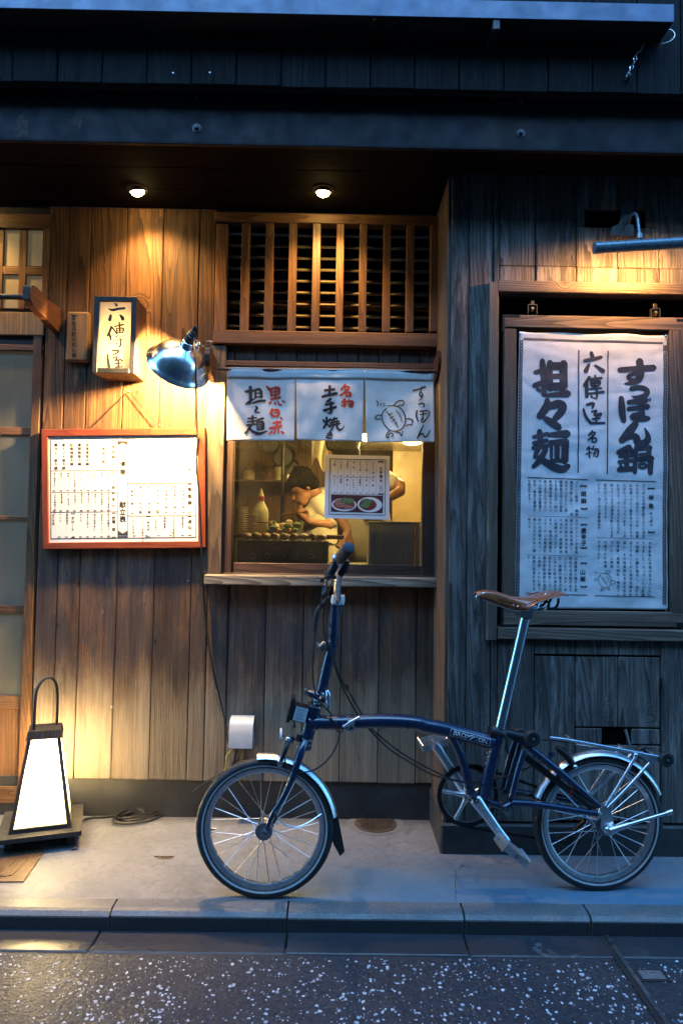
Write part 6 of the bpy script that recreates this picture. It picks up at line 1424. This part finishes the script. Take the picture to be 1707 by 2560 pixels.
# handlebar: rises both sides from the clamp to the grips
lo = bC(428, 700); def_u = lambda x, y, v: bC(x, y, v)
near = [bC(428, 690, 0), bC(428, 690, -.035), bC(424, 640, -.055), bC(424, 560, -.075), bC(432, 480, -.095), bC(440, 400, -.12), bC(452, 325, -.15), bC(462, 280, -.165)]
def mir(p): v = (p-near[0]).dot(FV); return p-FV*2*v
tube('handlebar', [mir(p) for p in near[::-1]][:-1]+near, .0112, 'alloy', seg=14, smooth=2)
g0, g1 = bC(456, 278, -.168), bC(546, 160, -.275)
# seen end on: the grip runs out towards the street
for sgn, nm in ((1, 'near'), (-1, 'far')):
    a_, b_ = (g0, g1) if sgn == 1 else (mir(g0), mir(g1)); d = (b_-a_).normalized(); L = (b_-a_).length
    mb = MB(); mb.lathe([(0, .0115), (0, .0155), (L*.3, .0158), (L*.7, .0160), (L*.96, .0165), (L, .0150)], a_, d, 22); gp = mb.build('grip', 'grip_brown', bike, True)
    mb = MB(); mb.lathe([(L-.001, .0150), (L+.004, .0140), (L+.006, .009), (L+.006, 0)], a_, d, 22); mb.build('end_cap', 'grip_cap', gp, True)
    F = (lambda p: p) if sgn == 1 else mir
    mb = MB(); mb.tube([F(bC(520, 290, -.15)), F(bC(500, 380, -.14)), F(bC(455, 440, -.13))], [.010, .013, .010], 10, smooth=1); sh_ = mb.build('gear_shifter', 'black_plastic', bike, True)
    mb = MB(); mb.tube([F(bC(405, 295, -.15)), F(bC(395, 360, -.145)), F(bC(345, 440, -.14)), F(bC(330, 480, -.135))], [.008, .012, .013, .008], 10, smooth=1); lv = mb.build('brake_lever_mount', 'black_plastic', bike, True)
    mb = MB(); mb.tube([F(bC(400, 470, -.14)), F(bC(345, 455, -.16)), F(bC(300, 470, -.19)), F(bC(275, 490, -.23)), F(bC(270, 500, -.26))], [.006, .006, .0055, .005, .006], 8, smooth=1); mb.build('lever_blade', 'black_plastic', lv, True)
    mb = MB(); mb.sphere(F(bC(390, 268, -.15)), .0065, 10, 8); mb.build('bolt', 'chrome', lv, True)
mb = MB(); mb.tube([bC(300, 540, -.13), bC(290, 600, -.125), bC(270, 640, -.12)], [.006, .007, .004], 8); mb.build('cable_ferrule', 'chrome', bike, True)
tube('brake_cable_boot', [bC(352, 668, -.06), bC(290, 720, -.06), bC(225, 800, -.06), bC(205, 870, -.06), bC(192, 960, -.06), bC(192, 1030, -.06)], [.0055, .0062, .0066, .0072, .0068, .005], 'black_rubber', seg=10, smooth=1)
tube('brake_cable_boot', [bC(482, 640, .05), bC(478, 740, .05), bC(474, 850, .05)], .006, 'black_rubber', seg=10)
# cables
CB = 'cord_black'
tube('brake_cable', [bC(330, 480, -.13), bC(270, 660, -.10), bC(240, 800, -.06), bC(205, 1000, -.05), bC(172, 1280, -.05), bC(170, 1480, -.05), bC(190, 1640, -.045), bC(225, 1740, -.04), bC(300, 1810, -.035), bC(372, 1890, -.02)], .0026, CB, seg=7, smooth=2)
tube('gear_cable', [bC(380, 500, -.12), bC(320, 640, -.08), bC(285, 800, -.06), bC(278, 960, -.05), bC(305, 1120, -.05), bC(360, 1280, -.045), bC(420, 1450, -.04), bC(470, 1580, -.03), bC(560, 1760, .0), bC(640, 1890, .028), bC(740, 2020, .03), bC(850, 2140, .02), bC(1000, 2275, .0), bC(1150, 2360, -.01), bB(60, 545, -.01), bB(200, 590, -.02), bB(330, 605, -.03), bB(500, 640, .02), bB(700, 690, .03)], .0026, CB, seg=7, smooth=2)
tube('rear_brake_cable', [bC(460, 480, .12), bC(330, 900, .0), bC(350, 1100, -.03), bC(400, 1360, -.04), bC(460, 1520, -.035), bC(570, 1690, -.0), bC(670, 1870, .026), bC(760, 2020, .03), bC(880, 2120, .015), bC(1040, 2250, .0), bC(1180, 2340, -.005), bB(90, 530, -.01), bB(240, 600, -.015), bB(400, 600, .01), bB(560, 560, .03), bB(800, 450, .02)], .0025, CB, seg=7, smooth=2)
tube('front_brake_cable', [bA(868, 238, -.02), bA(905, 270, -.024), bA(938, 320, -.02), bA(915, 420, -.03), bA(850, 520, -.035), bA(760, 578, -.04), bA(660, 588, -.045), bA(600, 555, -.045), bA(582, 480, -.03)], .0024, CB, seg=7, smooth=2)
tube('cable_clip', [bA(912, 318, -.012), bA(925, 330, -.016), bA(950, 328, -.016), bA(955, 312, -.012)], .0022, CB, seg=6, smooth=1)
# main tube with hinge
MT = [bA(745, 262), bA(800, 268), bA(900, 270), bA(1000, 266), bA(1150, 258), bA(1300, 260), bA(1450, 274), bB(30, 264), bB(120, 278), bB(220, 302), bB(340, 334), bB(450, 366)]
tube('main_tube', MT, .0222, NV, seg=28, smooth=2)
tube('head_gusset', [bA(735, 268), bA(800, 270)], [.026, .0225], NV, seg=20)
c_ = bA(1000, 268); e = .021
for nm, x, s in (('hinge_plate', 1000, 1),):
    mb = MB(); f4 = lambda a, b_, v: c_+BU*a+BZ*b_+BV*v
    for (a0, a1, z0, z1) in ((-.0105, -.0055, -.019, .020), (.0055, .0105, -.019, .020), (-.0055, .0055, .014, .020), (-.0055, .0055, -.019, -.013), (-.0055, .0055, -.004, .005)):
        mb.add([f4(a, z, v) for a in (a0, a1) for v in (-.0295, -.018) for z in (z0, z1)], [(0, 1, 3, 2), (4, 6, 7, 5), (0, 4, 5, 1), (2, 3, 7, 6), (0, 2, 6, 4), (1, 5, 7, 3)])
    hg = mb.build(nm, 'alloy', bike)
mb = MB(); mb.tube([bA(955, 296, -.034), bA(985, 278, -.038), bA(1003, 264, -.040), bA(1030, 248, -.038), bA(1058, 236, -.034)], [.0045, .004, .0055, .004, .0045], 10, smooth=1); mb.build('hinge_lever', 'alloy', hg, True)
mb = MB(); mb.lathe([(-.03, .023), (-.03, .0232), (.03, .0232)] if False else [(-.012, .0225), (-.012, .0242), (.012, .0242), (.012, .0225)], c_, BU, 28, True); mb.build('hinge_collar', NV, hg, True)
# maker's lettering wrapped round the near side of the tube
t0, t1 = bB(190, 305, -.0), bB(420, 362, -.0); da = (t1-t0).normalized(); nu = BV.cross(da); nu = nu if nu.z > 0 else -nu; La = (t1-t0).length; rt = .0226
def tubemap(s, h):                             # s along the tube, h up round it, both in metres
    i = s/La; mid_ = bB(220, 302).lerp(bB(340, 334), .5); base = t0+da*s; ph = h/rt
    # follow the tube's own curve
    best = None
    for a, b_ in zip(MTs[:-1], MTs[1:]):
        d = b_-a; t = max(0, min(1, (base-a).dot(d)/d.length_squared)); q = a+d*t
        if best is None or (q-base).length < best[0]: best = ((q-base).length, q)
    q = best[1]; return q-BV*rt*math.cos(ph)+nu*rt*math.sin(ph)
MTs = list(MT)
for _ in range(2):
    n2 = [MTs[0]]
    for a, b_ in zip(MTs[:-1], MTs[1:]): n2 += [a*.75+b_*.25, a*.25+b_*.75]
    MTs = n2+[MTs[-1]]
mb = MB(); word = 'BROMPTON'; pitchw = La*.86/len(word)
cur = La*.07
wd = {'B': .62, 'R': .64, 'O': .8, 'M': .86, 'P': .58, 'T': .6, 'N': .76}
tot = sum(wd[c] for c in word)+.06*7; sc_w = La*.86/tot
for ch in word:
    vs, fs = glyph(ch); x0 = min(v[0] for v in vs); x1 = max(v[0] for v in vs); y1 = max(v[1] for v in vs)
    mb.add([tubemap(cur+(x-x0)/(x1-x0)*wd[ch]*sc_w, .0008+(y/y1-.5)*.0138) for x, y in vs], fs)
    # a heavier copy
    mb.add([tubemap(cur+(x-x0)/(x1-x0)*wd[ch]*sc_w+.0007, .0008+(y/y1-.5)*.0138) for x, y in vs], fs); cur += (wd[ch]+.06)*sc_w
n_ = 30
def bar(s0, h0, s1, h1, w):
    vs, fs = [], []
    for i in range(n_+1):
        t = i/n_; s, h = s0+(s1-s0)*t, h0+(h1-h0)*t
        dx, dy = (0, w) if abs(s1-s0) > abs(h1-h0) else (w, 0); vs += [tubemap(s-dx, h-dy), tubemap(s+dx, h+dy)]
        if i: fs.append((2*i-2, 2*i-1, 2*i+1, 2*i))
    mb.add(vs, fs)
bar(0, .0112, La, .0112, .0005); bar(0, -.0106, La, -.0106, .0005); bar(0, -.0106, 0, .0112, .0005); bar(La, -.0106, La, .0112, .0005)
mb.build('maker_lettering', 'decal_white', bike)
mb = MB(); q = [bB(302, 366, -.008), bB(408, 392, -.008), bB(414, 405, -.008), bB(330, 378, -.008)]; mb.prism(q[::-1], BV*.016); mb.build('reflective_strip', 'orange_reflector', bike)
# seat tube, bottom bracket
tube('seat_tube', [bB(395, 690), bB(420, 570), bB(462, 395), bB(478, 320)], .0205, NV, seg=22)
tube('curved_stay', [bB(200, 320), bB(245, 395), bB(280, 490), bB(302, 590), bB(318, 668)], [.0145, .0145, .014, .0135, .0135], NV, seg=18, smooth=2)
BBc = bB(335, 690)
mb = MB(); mb.lathe([(-.034, 0), (-.034, .019), (.034, .019), (.034, 0)], BBc, BV, 24); mb.build('bottom_bracket', NV, bike, True)
tube('bracket_strut', [bB(385, 705), bB(505, 745)], [.013, .009], NV, seg=14)
# rear triangle
tube('pivot_tube', [side(bB(510, 748), -.055), side(bB(510, 748), .055)], .0088, 'dull_steel', seg=14)
tube('pivot_lug', [bB(548, 690, -.03), bB(565, 725, -.035), bB(510, 750, -.045)], [.012, .013, .009], NV, seg=12, smooth=1)
for s in (-1, 1):
    v = .045*s
    tube('chainstay', [bB(560, 720, -.045)+BV*(v+.045), bB(700, 728, -.045)+BV*(v+.045), bB(1060, 785, -.045)+BV*(v+.045)], [.011, .0105, .0095], NV, seg=14, smooth=1)
    tube('triangle_upright', [bB(630, 410, -.04)+BV*(v+.04), bB(595, 520, -.04)+BV*(v+.04), bB(552, 690, -.04)+BV*(v+.04)], [.0105, .0105, .0095], NV, seg=12)
    tube('seatstay', [bB(660, 395, -.03)+BV*(v+.03), bB(850, 545, -.045)+BV*(v+.045), bB(1078, 745, -.05)+BV*(v+.05)], [.0112, .0112, .0095], NV, seg=14)
    mb = MB(); mb.lathe([(0, 0), (0, .012), (s*.008, .012), (s*.010, .007), (s*.014, .006), (s*.014, 0)], side(RH, s*.048), BV, 14); mb.build('axle_nut', 'chrome', bike, True)
tube('far_upright', [bB(608, 375, .03), bB(528, 650, .03)], .0095, NV, seg=12)
tube('pump', [bB(640, 450, -.02), bB(760, 545, -.028), bB(900, 650, -.035), bB(960, 690, -.04), bB(1030, 745, -.045)], [.0125, .0105, .0105, .0125, .010], 'black_plastic', seg=14)
tube('pump_band', [bB(898, 648, -.035), bB(918, 663, -.035)], .0114, 'red_detail', seg=14)
tube('suspension_block', [bB(505, 305), bB(580, 325), bB(690, 350)], [.011, .0145, .0155], 'black_plastic', seg=18, smooth=1)
mb = MB(); mb.tube([bB(430, 300), bB(470, 308), bB(520, 322)], [.021, .0225, .013], 16, smooth=1); mb.build('seat_clamp', 'black_plastic', bike, True)
tube('clamp_lever', [bB(525, 325, -.022), bB(530, 360, -.026), bB(528, 405, -.026), bB(540, 428, -.026)], [.006, .0055, .006, .004], 'black_plastic', seg=10, smooth=1)
def roller(x, y, v, r_):
    c_ = bB(x, y, v); s = -1 if v < 0 else 1
    mb = MB(); mb.lathe([(-.011, r_*.5), (-.011, r_*.86), (-.007, r_), (.007, r_), (.011, r_*.86), (.011, r_*.5)], c_, BV, 30, True); ro = mb.build('roller', 'black_rubber', bike, True)
    mb = MB(); mb.lathe([(-.009, 0), (-.009, r_*.55), (.009, r_*.55), (.009, 0)], c_, BV, 24); mb.build('roller_core', 'black_plastic', ro, True)
    mb = MB(); mb.lathe([(0, 0), (0, r_*.2), (s*.004, r_*.17), (s*.005, 0)], c_+BV*s*.0095, BV, 12); mb.build('roller_bolt', 'chrome', ro, True)
roller(680, 342, -.055, .0245); roller(605, 325, .055, .0245); roller(1465, 466, -.055, .0225); roller(1330, 425, .055, .0225)
# rack
def rk_rail(v, pts, r_=.0042): return tube('rack_rail', [bB(x, y, v) for x, y in pts], r_, 'alloy', seg=10, smooth=1)
rk_rail(-.050, [(785, 338), (900, 352), (1180, 404), (1460, 458)], .0046); rk_rail(.020, [(785, 344), (900, 358), (1180, 406), (1330, 428)])
rk_rail(-.018, [(800, 345), (1180, 406), (1400, 448)]); rk_rail(.004, [(800, 350), (1180, 408), (1380, 445)])
for x, y in ((930, 362), (1250, 420), (1420, 452)): tube('rack_crossbar', [bB(x, y, -.050), side(bB(x, y, -.050), .070)], .0036, 'alloy', seg=8)
mb = MB(); q = [bB(930, 352, -.053), bB(1440, 446, -.053), bB(1450, 470, -.053), bB(1380, 490, -.053), bB(1300, 442, -.053), bB(935, 372, -.053)]; mb.prism(q[::-1], BV*.003); mb.build('rack_side_plate', 'alloy', bike)
for s in (-1, 1):
    dv = .104 if s > 0 else 0
    tube('rack_stay', [side(bB(1288, 448, -.052), dv), side(bB(1240, 530, -.054), dv), side(bB(1110, 742, -.058), dv*1.08)], .0048, 'alloy', seg=10)
    tube('rack_stay', [side(bB(1368, 488, -.052), dv), side(bB(1260, 610, -.054), dv), side(bB(1122, 750, -.058), dv*1.08)], .0048, 'alloy', seg=10)
tube('rack_strap', [bB(735, 348, -.03), bB(830, 356, -.03), bB(940, 372, -.03)], .0032, 'black_rubber', seg=8)
mb = MB(); mb.sphere(bB(1288, 440, -.055), .007, 10, 8); mb.build('stay_bolt', 'chrome', bike, True)
# rear brake, hub plate, kickstand
tube('rear_brake', [bB(830, 400, -.01), bB(870, 430, -.02), bB(905, 470, -.028), bB(930, 515, -.03)], [.010, .013, .011, .006], 'black_plastic', seg=10, smooth=1)
tube('rear_brake', [bB(830, 400, .01), bB(870, 430, .02), bB(905, 470, .028), bB(930, 515, .03)], [.010, .013, .011, .006], 'black_plastic', seg=10, smooth=1)
mb = MB(); mb.sphere(bB(932, 510, -.036), .008, 10, 8); mb.build('brake_bolt', 'chrome', bike, True)
tube('brake_pivot', [bB(790, 440, -.03), bB(800, 435, .03)], .009, NV, seg=12)
q = [bB(1095, 735, -.056), bB(1130, 745, -.056), bB(1150, 800, -.056), bB(1158, 850, -.056), bB(1160, 895, -.056), bB(1110, 915, -.056), bB(1085, 870, -.056), bB(1090, 800, -.056)]
mb = MB(); mb.prism(q[::-1], BV*.004); mb.build('kickstand_plate', 'alloy', bike)
ks = tube('kickstand', [bB(1135, 885, -.066), bB(1220, 858, -.070), bB(1250, 848, -.070)], [.0105, .0088, .0078], 'alloy', seg=14)
tube('kickstand_leg', [bB(1240, 850, -.070), bB(1470, 782, -.074)], .0052, 'alloy', ks, seg=10); tube('kickstand_foot', [bB(1468, 783, -.074), bB(1502, 772, -.075)], [.0075, .0085], 'alloy', ks, seg=12)
mb = MB(); mb.lathe([(0, 0), (0, .0125), (-.010, .0125), (-.012, .009), (-.012, 0)], bB(1137, 882, -.060), BV, 18); mb.build('kickstand_pivot', 'chrome', ks, True)
# drive side: chainring, chain, cranks, pedals
CRc = bB(302, 678, .05); rr = .0985
CC = BBc+BV*.048; CC = Vector((CRc.x, CRc.y, CRc.z))
mb = MB(); n_ = 50; vs, fs = [], []
for i in range(n_*2):
    a = 6.283*i/(n_*2); r_ = rr+(.0014 if i % 2 else -.001); d = BU*math.cos(a)+BZ*math.sin(a)
    for (rq, v) in ((r_, -.0015), (r_, .0015), (rr-.015, .0015), (rr-.015, -.0015)): vs.append(CC+d*rq+BV*v)
for i in range(n_*2):
    j = (i+1) % (n_*2)
    for k_ in range(4): k2 = (k_+1) % 4; fs.append((i*4+k_, i*4+k2, j*4+k2, j*4+k_))
mb.add(vs, fs); cr = mb.build('chainring', 'dark_metal', bike)
mb = MB(); mb.lathe([(-.003, rr-.014), (-.003, rr-.018), (.003, rr-.018), (.003, rr-.014)], CC, BV, 60, True); mb.build('inner_ring', 'dull_steel', cr, True)
for i in range(5):
    a = R(90)+R(72)*i+R(8); d = BU*math.cos(a)+BZ*math.sin(a); mb = MB(); mb.tube([CC+d*.012, CC+d*.045, CC+d*(rr-.014)], [.010, .006, .0075], 10); mb.build('spider_arm', 'alloy', cr, True)
    mb = MB(); mb.lathe([(-.006, 0), (-.006, .006), (.006, .006), (.006, 0)], CC+d*(rr-.020), BV, 12); mb.build('ring_bolt', 'dull_steel', cr, True)
SPc = RH+BV*.040
mb = MB()
def chain_run(p0, p1):
    n_ = int((p1-p0).length/.0063); d = (p1-p0).normalized(); nz = d.cross(BV)
    for i in range(n_):
        c_ = p0.lerp(p1, (i+.5)/n_); h = .0042 if i % 2 else .0034; w = .004 if i % 2 else .0027
        mb.add([c_+d*a*.0036+nz*b_*h+BV*q*w for a in (-1, 1) for b_ in (-1, 1) for q in (-1, 1)], [(0, 1, 3, 2), (4, 6, 7, 5), (0, 4, 5, 1), (2, 3, 7, 6), (0, 2, 6, 4), (1, 5, 7, 3)])
up_ = (RH-BBc).normalized(); nz = Vector((-up_.z*BU.x, -up_.z*BU.y, 1)).normalized()
chain_run(CC+nz*rr+BV*.0, SPc+nz*.030); tens = bB(905, 935, .04); chain_run(CC-nz*rr, tens-nz*.012); chain_run(tens+BZ*.02, SPc-nz*.028)
for i in range(60):
    a0, a1 = R(95)+R(170)*i/60, R(95)+R(170)*(i+1)/60; chain_run(CC+(BU*math.cos(a0)+BZ*math.sin(a0))*(rr+.003), CC+(BU*math.cos(a1)+BZ*math.sin(a1))*(rr+.003))
mb.build('chain', 'dark_metal', bike, kind='stuff')
mb = MB(); mb.lathe([(-.002, .010), (-.002, .030), (.002, .030), (.002, .010)], SPc, BV, 28, True); mb.build('sprocket', 'dark_metal', bike, True)
mb = MB(); mb.lathe([(-.004, 0), (-.004, .014), (.004, .014), (.004, 0)], tens, BV, 18); ch_t = mb.build('chain_tensioner', 'black_plastic', bike, True)
tube('tensioner_arm', [SPc+BV*.01, bB(940, 870, .05), tens+BV*.008], .007, 'black_plastic', ch_t, seg=10)
def crank(name, a_, b_, lab=None):
    d = (b_-a_).normalized(); nz = d.cross(BV); L = (b_-a_).length; pts = []
    mb = MB(); mb.tube([a_-d*.004, a_, a_+d*L*.3, a_+d*L*.8, b_-d*.004, b_+d*.006], [.015, .019, .0150, .0130, .0150, .012], 16, flat=(1, .6), smooth=1)
    o = mb.build(name, 'alloy', bike, True)
    for c_, r_ in ((a_, .0085), (b_, .0062)):
        s = -1 if (a_-BO).dot(BV) < 0 else 1
        mb = MB(); mb.lathe([(s*.0, r_), (s*.0112, r_), (s*.0112, r_*.6), (s*.008, r_*.6), (s*.008, 0)], c_, BV, 16); mb.build('crank_bolt', 'dark_metal', o, True)
    return o
ca, cb_ = bB(348, 702, -.062), bB(528, 952, -.068); crank('crank', ca, cb_)
fa = bB(290, 655, .062); fb = bB(118, 392, .068); crank('crank', fa, fb)
def pedal(c, v0, v1, ang, name, label):
    """a cage pedal: end plates, two toothed side plates and a spindle"""
    d = BU*math.cos(ang)+BZ*math.sin(ang); nz = BZ*math.cos(ang)-BU*math.sin(ang); s = 1 if v1 > v0 else -1
    mb = MB(); mb.tube([c+BV*v0*.0, c+BV*(v1-v0)], .006, 10); pd = mb.build(name, 'dull_steel', bike, True, label=label)
    for sd_ in (-1, 1):
        out = []; n_ = 7
        for i in range(n_*2+1): out.append((i/(n_*2), .0165 if i % 2 else .0125))
        poly = [c+d*sd_*.040+BV*(v1-v0)*t+nz*h for t, h in out]+[c+d*sd_*.040+BV*(v1-v0)*t-nz*h for t, h in out[::-1]]
        mb = MB(); mb.prism(poly, d*sd_*.0025); mb.build('cage_plate', 'alloy', pd)
    for t in (.06, .5, .95):
        cc_ = c+BV*(v1-v0)*t; mb = MB(); e = BV*.003
        mb.add([cc_+d*a*.040+nz*b_*.010+e*q for a in (-1, 1) for b_ in (-1, 1) for q in (-1, 1)], [(0, 1, 3, 2), (4, 6, 7, 5), (0, 4, 5, 1), (2, 3, 7, 6), (0, 2, 6, 4), (1, 5, 7, 3)]); mb.build('cage_bridge', 'alloy', pd)
    return pd
pedal(cb_-BV*.010, 0, -.085, R(-38), 'pedal', 'near silver cage pedal turned down')
pedal(fb+BV*.010, 0, .085, R(15), 'pedal', 'far silver cage pedal raised beside the chainring')
# seat post and saddle
s0, s1 = bB(478, 312), bD(790, 492)
tube('seat_post', [bD(498, 1752), s1], .0165, 'chrome', seg=28)
mb = MB(); mb.tube([s1, s1+(s1-s0).normalized()*.018], [.0130, .0120], 20); mb.build('post_top', 'black_plastic', bike, True)
mb = MB(); c_ = bD(775, 425); 
mb.add([c_+BU*a+BZ*b_+BV*q for a in (-.018, .020) for b_ in (-.012, .008) for q in (-.028, .028)], [(0, 1, 3, 2), (4, 6, 7, 5), (0, 4, 5, 1), (2, 3, 7, 6), (0, 2, 6, 4), (1, 5, 7, 3)]); mb.build('saddle_clamp', 'dull_steel', bike)
top_ = [(220, 186), (262, 166), (335, 156), (430, 166), (530, 198), (640, 232), (760, 243), (880, 228), (1000, 196), (1100, 170), (1150, 170), (1192, 182)]
bot_ = [(232, 210), (262, 240), (310, 268), (430, 306), (560, 362), (680, 396), (760, 400), (830, 378), (900, 330), (980, 285), (1080, 236), (1190, 212)]
hw = [.012, .017, .020, .023, .027, .035, .048, .062, .073, .077, .076, .070]
sk_ = [.9, .95, 1, 1, 1.02, 1.05, 1.1, 1.1, 1.06, 1.02, 1.0, 1.0]
mb = MB(); rings = []; ns = 15
def sect(i_):
    i = min(10, int(i_)); t = i_-i
    L2 = lambda q: (q[i][0]*(1-t)+q[i+1][0]*t, q[i][1]*(1-t)+q[i+1][1]*t); l1 = lambda q: q[i]*(1-t)+q[i+1]*t
    return L2(top_), L2(bot_), l1(hw)
vs = []; N_ = 34
for j in range(N_+1):
    (tx_, ty_), (bx_, by_), w = sect(j/N_*11)
    pt = bD(tx_, ty_, 0); pb = bD(bx_, by_, -w)
    zt_, zb_ = pt.z, min(pb.z, pt.z-.006)
    cu = pt-BZ*pt.z; ub = (pb-BO).dot(BU)-(pt-BO).dot(BU)
    sec_ = []
    for k_ in range(ns):                        # from near skirt edge over the top to the far edge
        a = -1+2*k_/(ns-1); s = 1 if a > 0 else -1; m_ = abs(a)
        if m_ > .6: f = (m_-.6)/.4; x_ = w*(1.0+.06*math.sin(f*3.14)); z_ = zt_-.010-(zt_-.010-zb_)*f; du_ = ub*f
        else: f = m_/.6; x_ = w*math.sin(f*1.5708*.98); z_ = zt_-.010*(1-math.cos(f*1.5708)); du_ = 0
        sec_.append(cu+BU*du_+BV*s*x_+BZ*z_)
    rings.append(sec_)
outer = [v for r_ in rings for v in r_]; ctr = [sum((r_[k_] for k_ in range(ns)), Vector())/ns for r_ in rings]
inner = [v+(ctr[i//ns]-v).normalized()*.0045 for i, v in enumerate(outer)]
fs = []; off = len(outer)
for j in range(N_):
    for k_ in range(ns-1):
        a = j*ns+k_; fs.append((a, a+1, a+ns+1, a+ns)); fs.append((off+a, off+a+ns, off+a+ns+1, off+a+1))
    fs.append((j*ns, (j+1)*ns, off+(j+1)*ns, off+j*ns)); a = j*ns+ns-1; fs.append((a, off+a, off+a+ns, a+ns))
for k_ in range(ns-1):
    fs.append((k_, off+k_, off+k_+1, k_+1)); a = N_*ns+k_; fs.append((a, a+1, off+a+1, off+a))
mb.add(outer+inner, fs); sd2 = mb.build('saddle', 'saddle_leather', bike, 'all', label='chestnut brown leather saddle')
def rivet(x, y, v, r_=.0035, mat='chrome'):
    mb = MB(); mb.sphere(bD(x, y, v), r_, 8, 6); mb.build('rivet', mat, sd2, True)
rivet(312, 202, -.0185, .005); rivet(1025, 212, -.079, .003); rivet(1035, 206, -.079, .0025)
for x, y, v in ((655, 338, -.040), (712, 348, -.046), (768, 345, -.053)): rivet(x, y, v-.0005, .0026)
for i in range(16):
    t = i/15; x = 500+430*t; y = 270+75*math.sin(min(1, t*1.25)*1.5708)*(1 if t < .62 else 1-(t-.62)/.38*.8)
    v = -(.027+.045*t); mb = MB(); mb.sphere(bD(x, y, v-.0012), .0022, 6, 4); mb.build('stitch_hole', 'black_void', sd2)
for s in (-1, 1):
    tube('saddle_rail', [bD(330, 270, 0)+BV*s*.008, bD(440, 320, 0)+BV*s*.018, bD(560, 365, 0)+BV*s*.021, bD(760, 405, 0)+BV*s*.022, bD(960, 385, 0)+BV*s*.026, bD(985, 375, 0)+BV*s*.034, bD(1010, 300, 0)+BV*s*.045], .0035, 'alloy', sd2, seg=8, smooth=2)
    tube('bag_loop', [bD(1000, 300, 0)+BV*s*.05, bD(985, 350, 0)+BV*s*.05, bD(1050, 365, 0)+BV*s*.05, bD(1100, 320, 0)+BV*s*.05, bD(1105, 240, 0)+BV*s*.05], .0042, 'dark_metal', sd2, seg=8, smooth=2)
tube('bag_loop', [bD(1040, 285, -.04), bD(1050, 305, -.04), bD(1080, 295, -.04), bD(1090, 255, -.04)], .004, 'dark_metal', sd2, seg=8, smooth=1)
mb = MB(); mb.sphere(bD(240, 245, 0), .006, 10, 8, (1, 1, 1.6)); mb.build('tension_bolt', 'chrome', sd2, True)
# front luggage block with its label, front reflector, brake
c_ = bA(672, 198, 0); R_ = R(-14); du_ = BU*math.cos(R_)+BZ*math.sin(R_); dz_ = BZ*math.cos(R_)-BU*math.sin(R_)
def obox(name, c, a0, a1, b0, b1, v0, v1, mat, parent=None):
    mb = MB(); mb.add([c+du_*a+dz_*b_+BV*v for a in (a0, a1) for b_ in (b0, b1) for v in (v0, v1)], [(0, 1, 3, 2), (4, 6, 7, 5), (0, 4, 5, 1), (2, 3, 7, 6), (0, 2, 6, 4), (1, 5, 7, 3)]); return mb.build(name, mat, parent or bike)
lb = obox('luggage_block', c_, -.020, .026, -.026, .022, -.024, .024, 'black_plastic')
obox('block_flange', c_, -.030, -.020, -.034, .040, -.028, .028, 'black_plastic', lb); lab_ = obox('label_plate', c_, -.012, .0265, -.023, .019, -.0262, -.0240, 'label_pale', lb)
for i in range(5): obox('label_line', c_, -.006, .020-.006*(i % 2), .012-.007*i, .0132-.007*i, -.0267, -.0262, 'ink_grey', lab_)
tube('block_hook', [bA(645, 255, -.02), bA(648, 285, -.022), bA(655, 296, -.022), bA(646, 300, -.022), bA(642, 285, -.022)], .0025, 'black_plastic', lb, seg=6, smooth=1)
rf = MB(); c2 = bA(562, 350, 0); rf.lathe([(-.003, 0), (-.003, .021), (.003, .022), (.004, 0)], c2, BU, 24); rf = rf.build('front_reflector', 'decal_white', bike, True)
tube('reflector_bracket', [bA(575, 350), bA(600, 370), bA(640, 400)], .0035, 'dull_steel', rf, seg=8)
for s in (-1, 1):
    tube('front_brake_arm', [bA(640, 370, s*.006), bA(610, 385, s*.022), bA(595, 430, s*.034), bA(575, 480, s*.036), bA(556, 525, s*.034)], [.007, .008, .0085, .0065, .005], 'black_plastic', seg=10, smooth=1)
    mb = MB(); mb.lathe([(0, .009), (s*.006, .009), (s*.008, .005), (s*.008, 0)], bA(556, 527, s*.036), BV, 14); mb.build('brake_bolt', 'chrome', bike, True)
    obox('brake_pad', bA(530, 520, s*.018), -.018, .014, -.005, .005, -.005, .005, 'black_rubber')
tube('brake_spring', [bA(612, 370, -.03), bA(628, 340, -.034), bA(630, 315, -.034)], .0022, 'chrome', seg=6)
mb = MB(); mb.sphere(bA(608, 372, -.03), .0075, 10, 8); mb.build('brake_bolt', 'chrome', bike, True)
mb = MB(); mb.tube([bA(680, 345, -.012), bA(668, 385, -.014)], .008, 8); mb.build('brake_hanger', 'black_plastic', bike)
tube('handlepost_catch', [bC(220, 1140, -.01), bC(240, 1190, -.01), bC(290, 1140, -.01), bC(300, 1150, -.01)], [.003, .005, .006, .004], 'alloy', seg=8, smooth=1)
tube('catch_nipple', [bC(270, 1180, -.01), bC(285, 1215, -.01)], [.008, .010], 'black_rubber', seg=10)
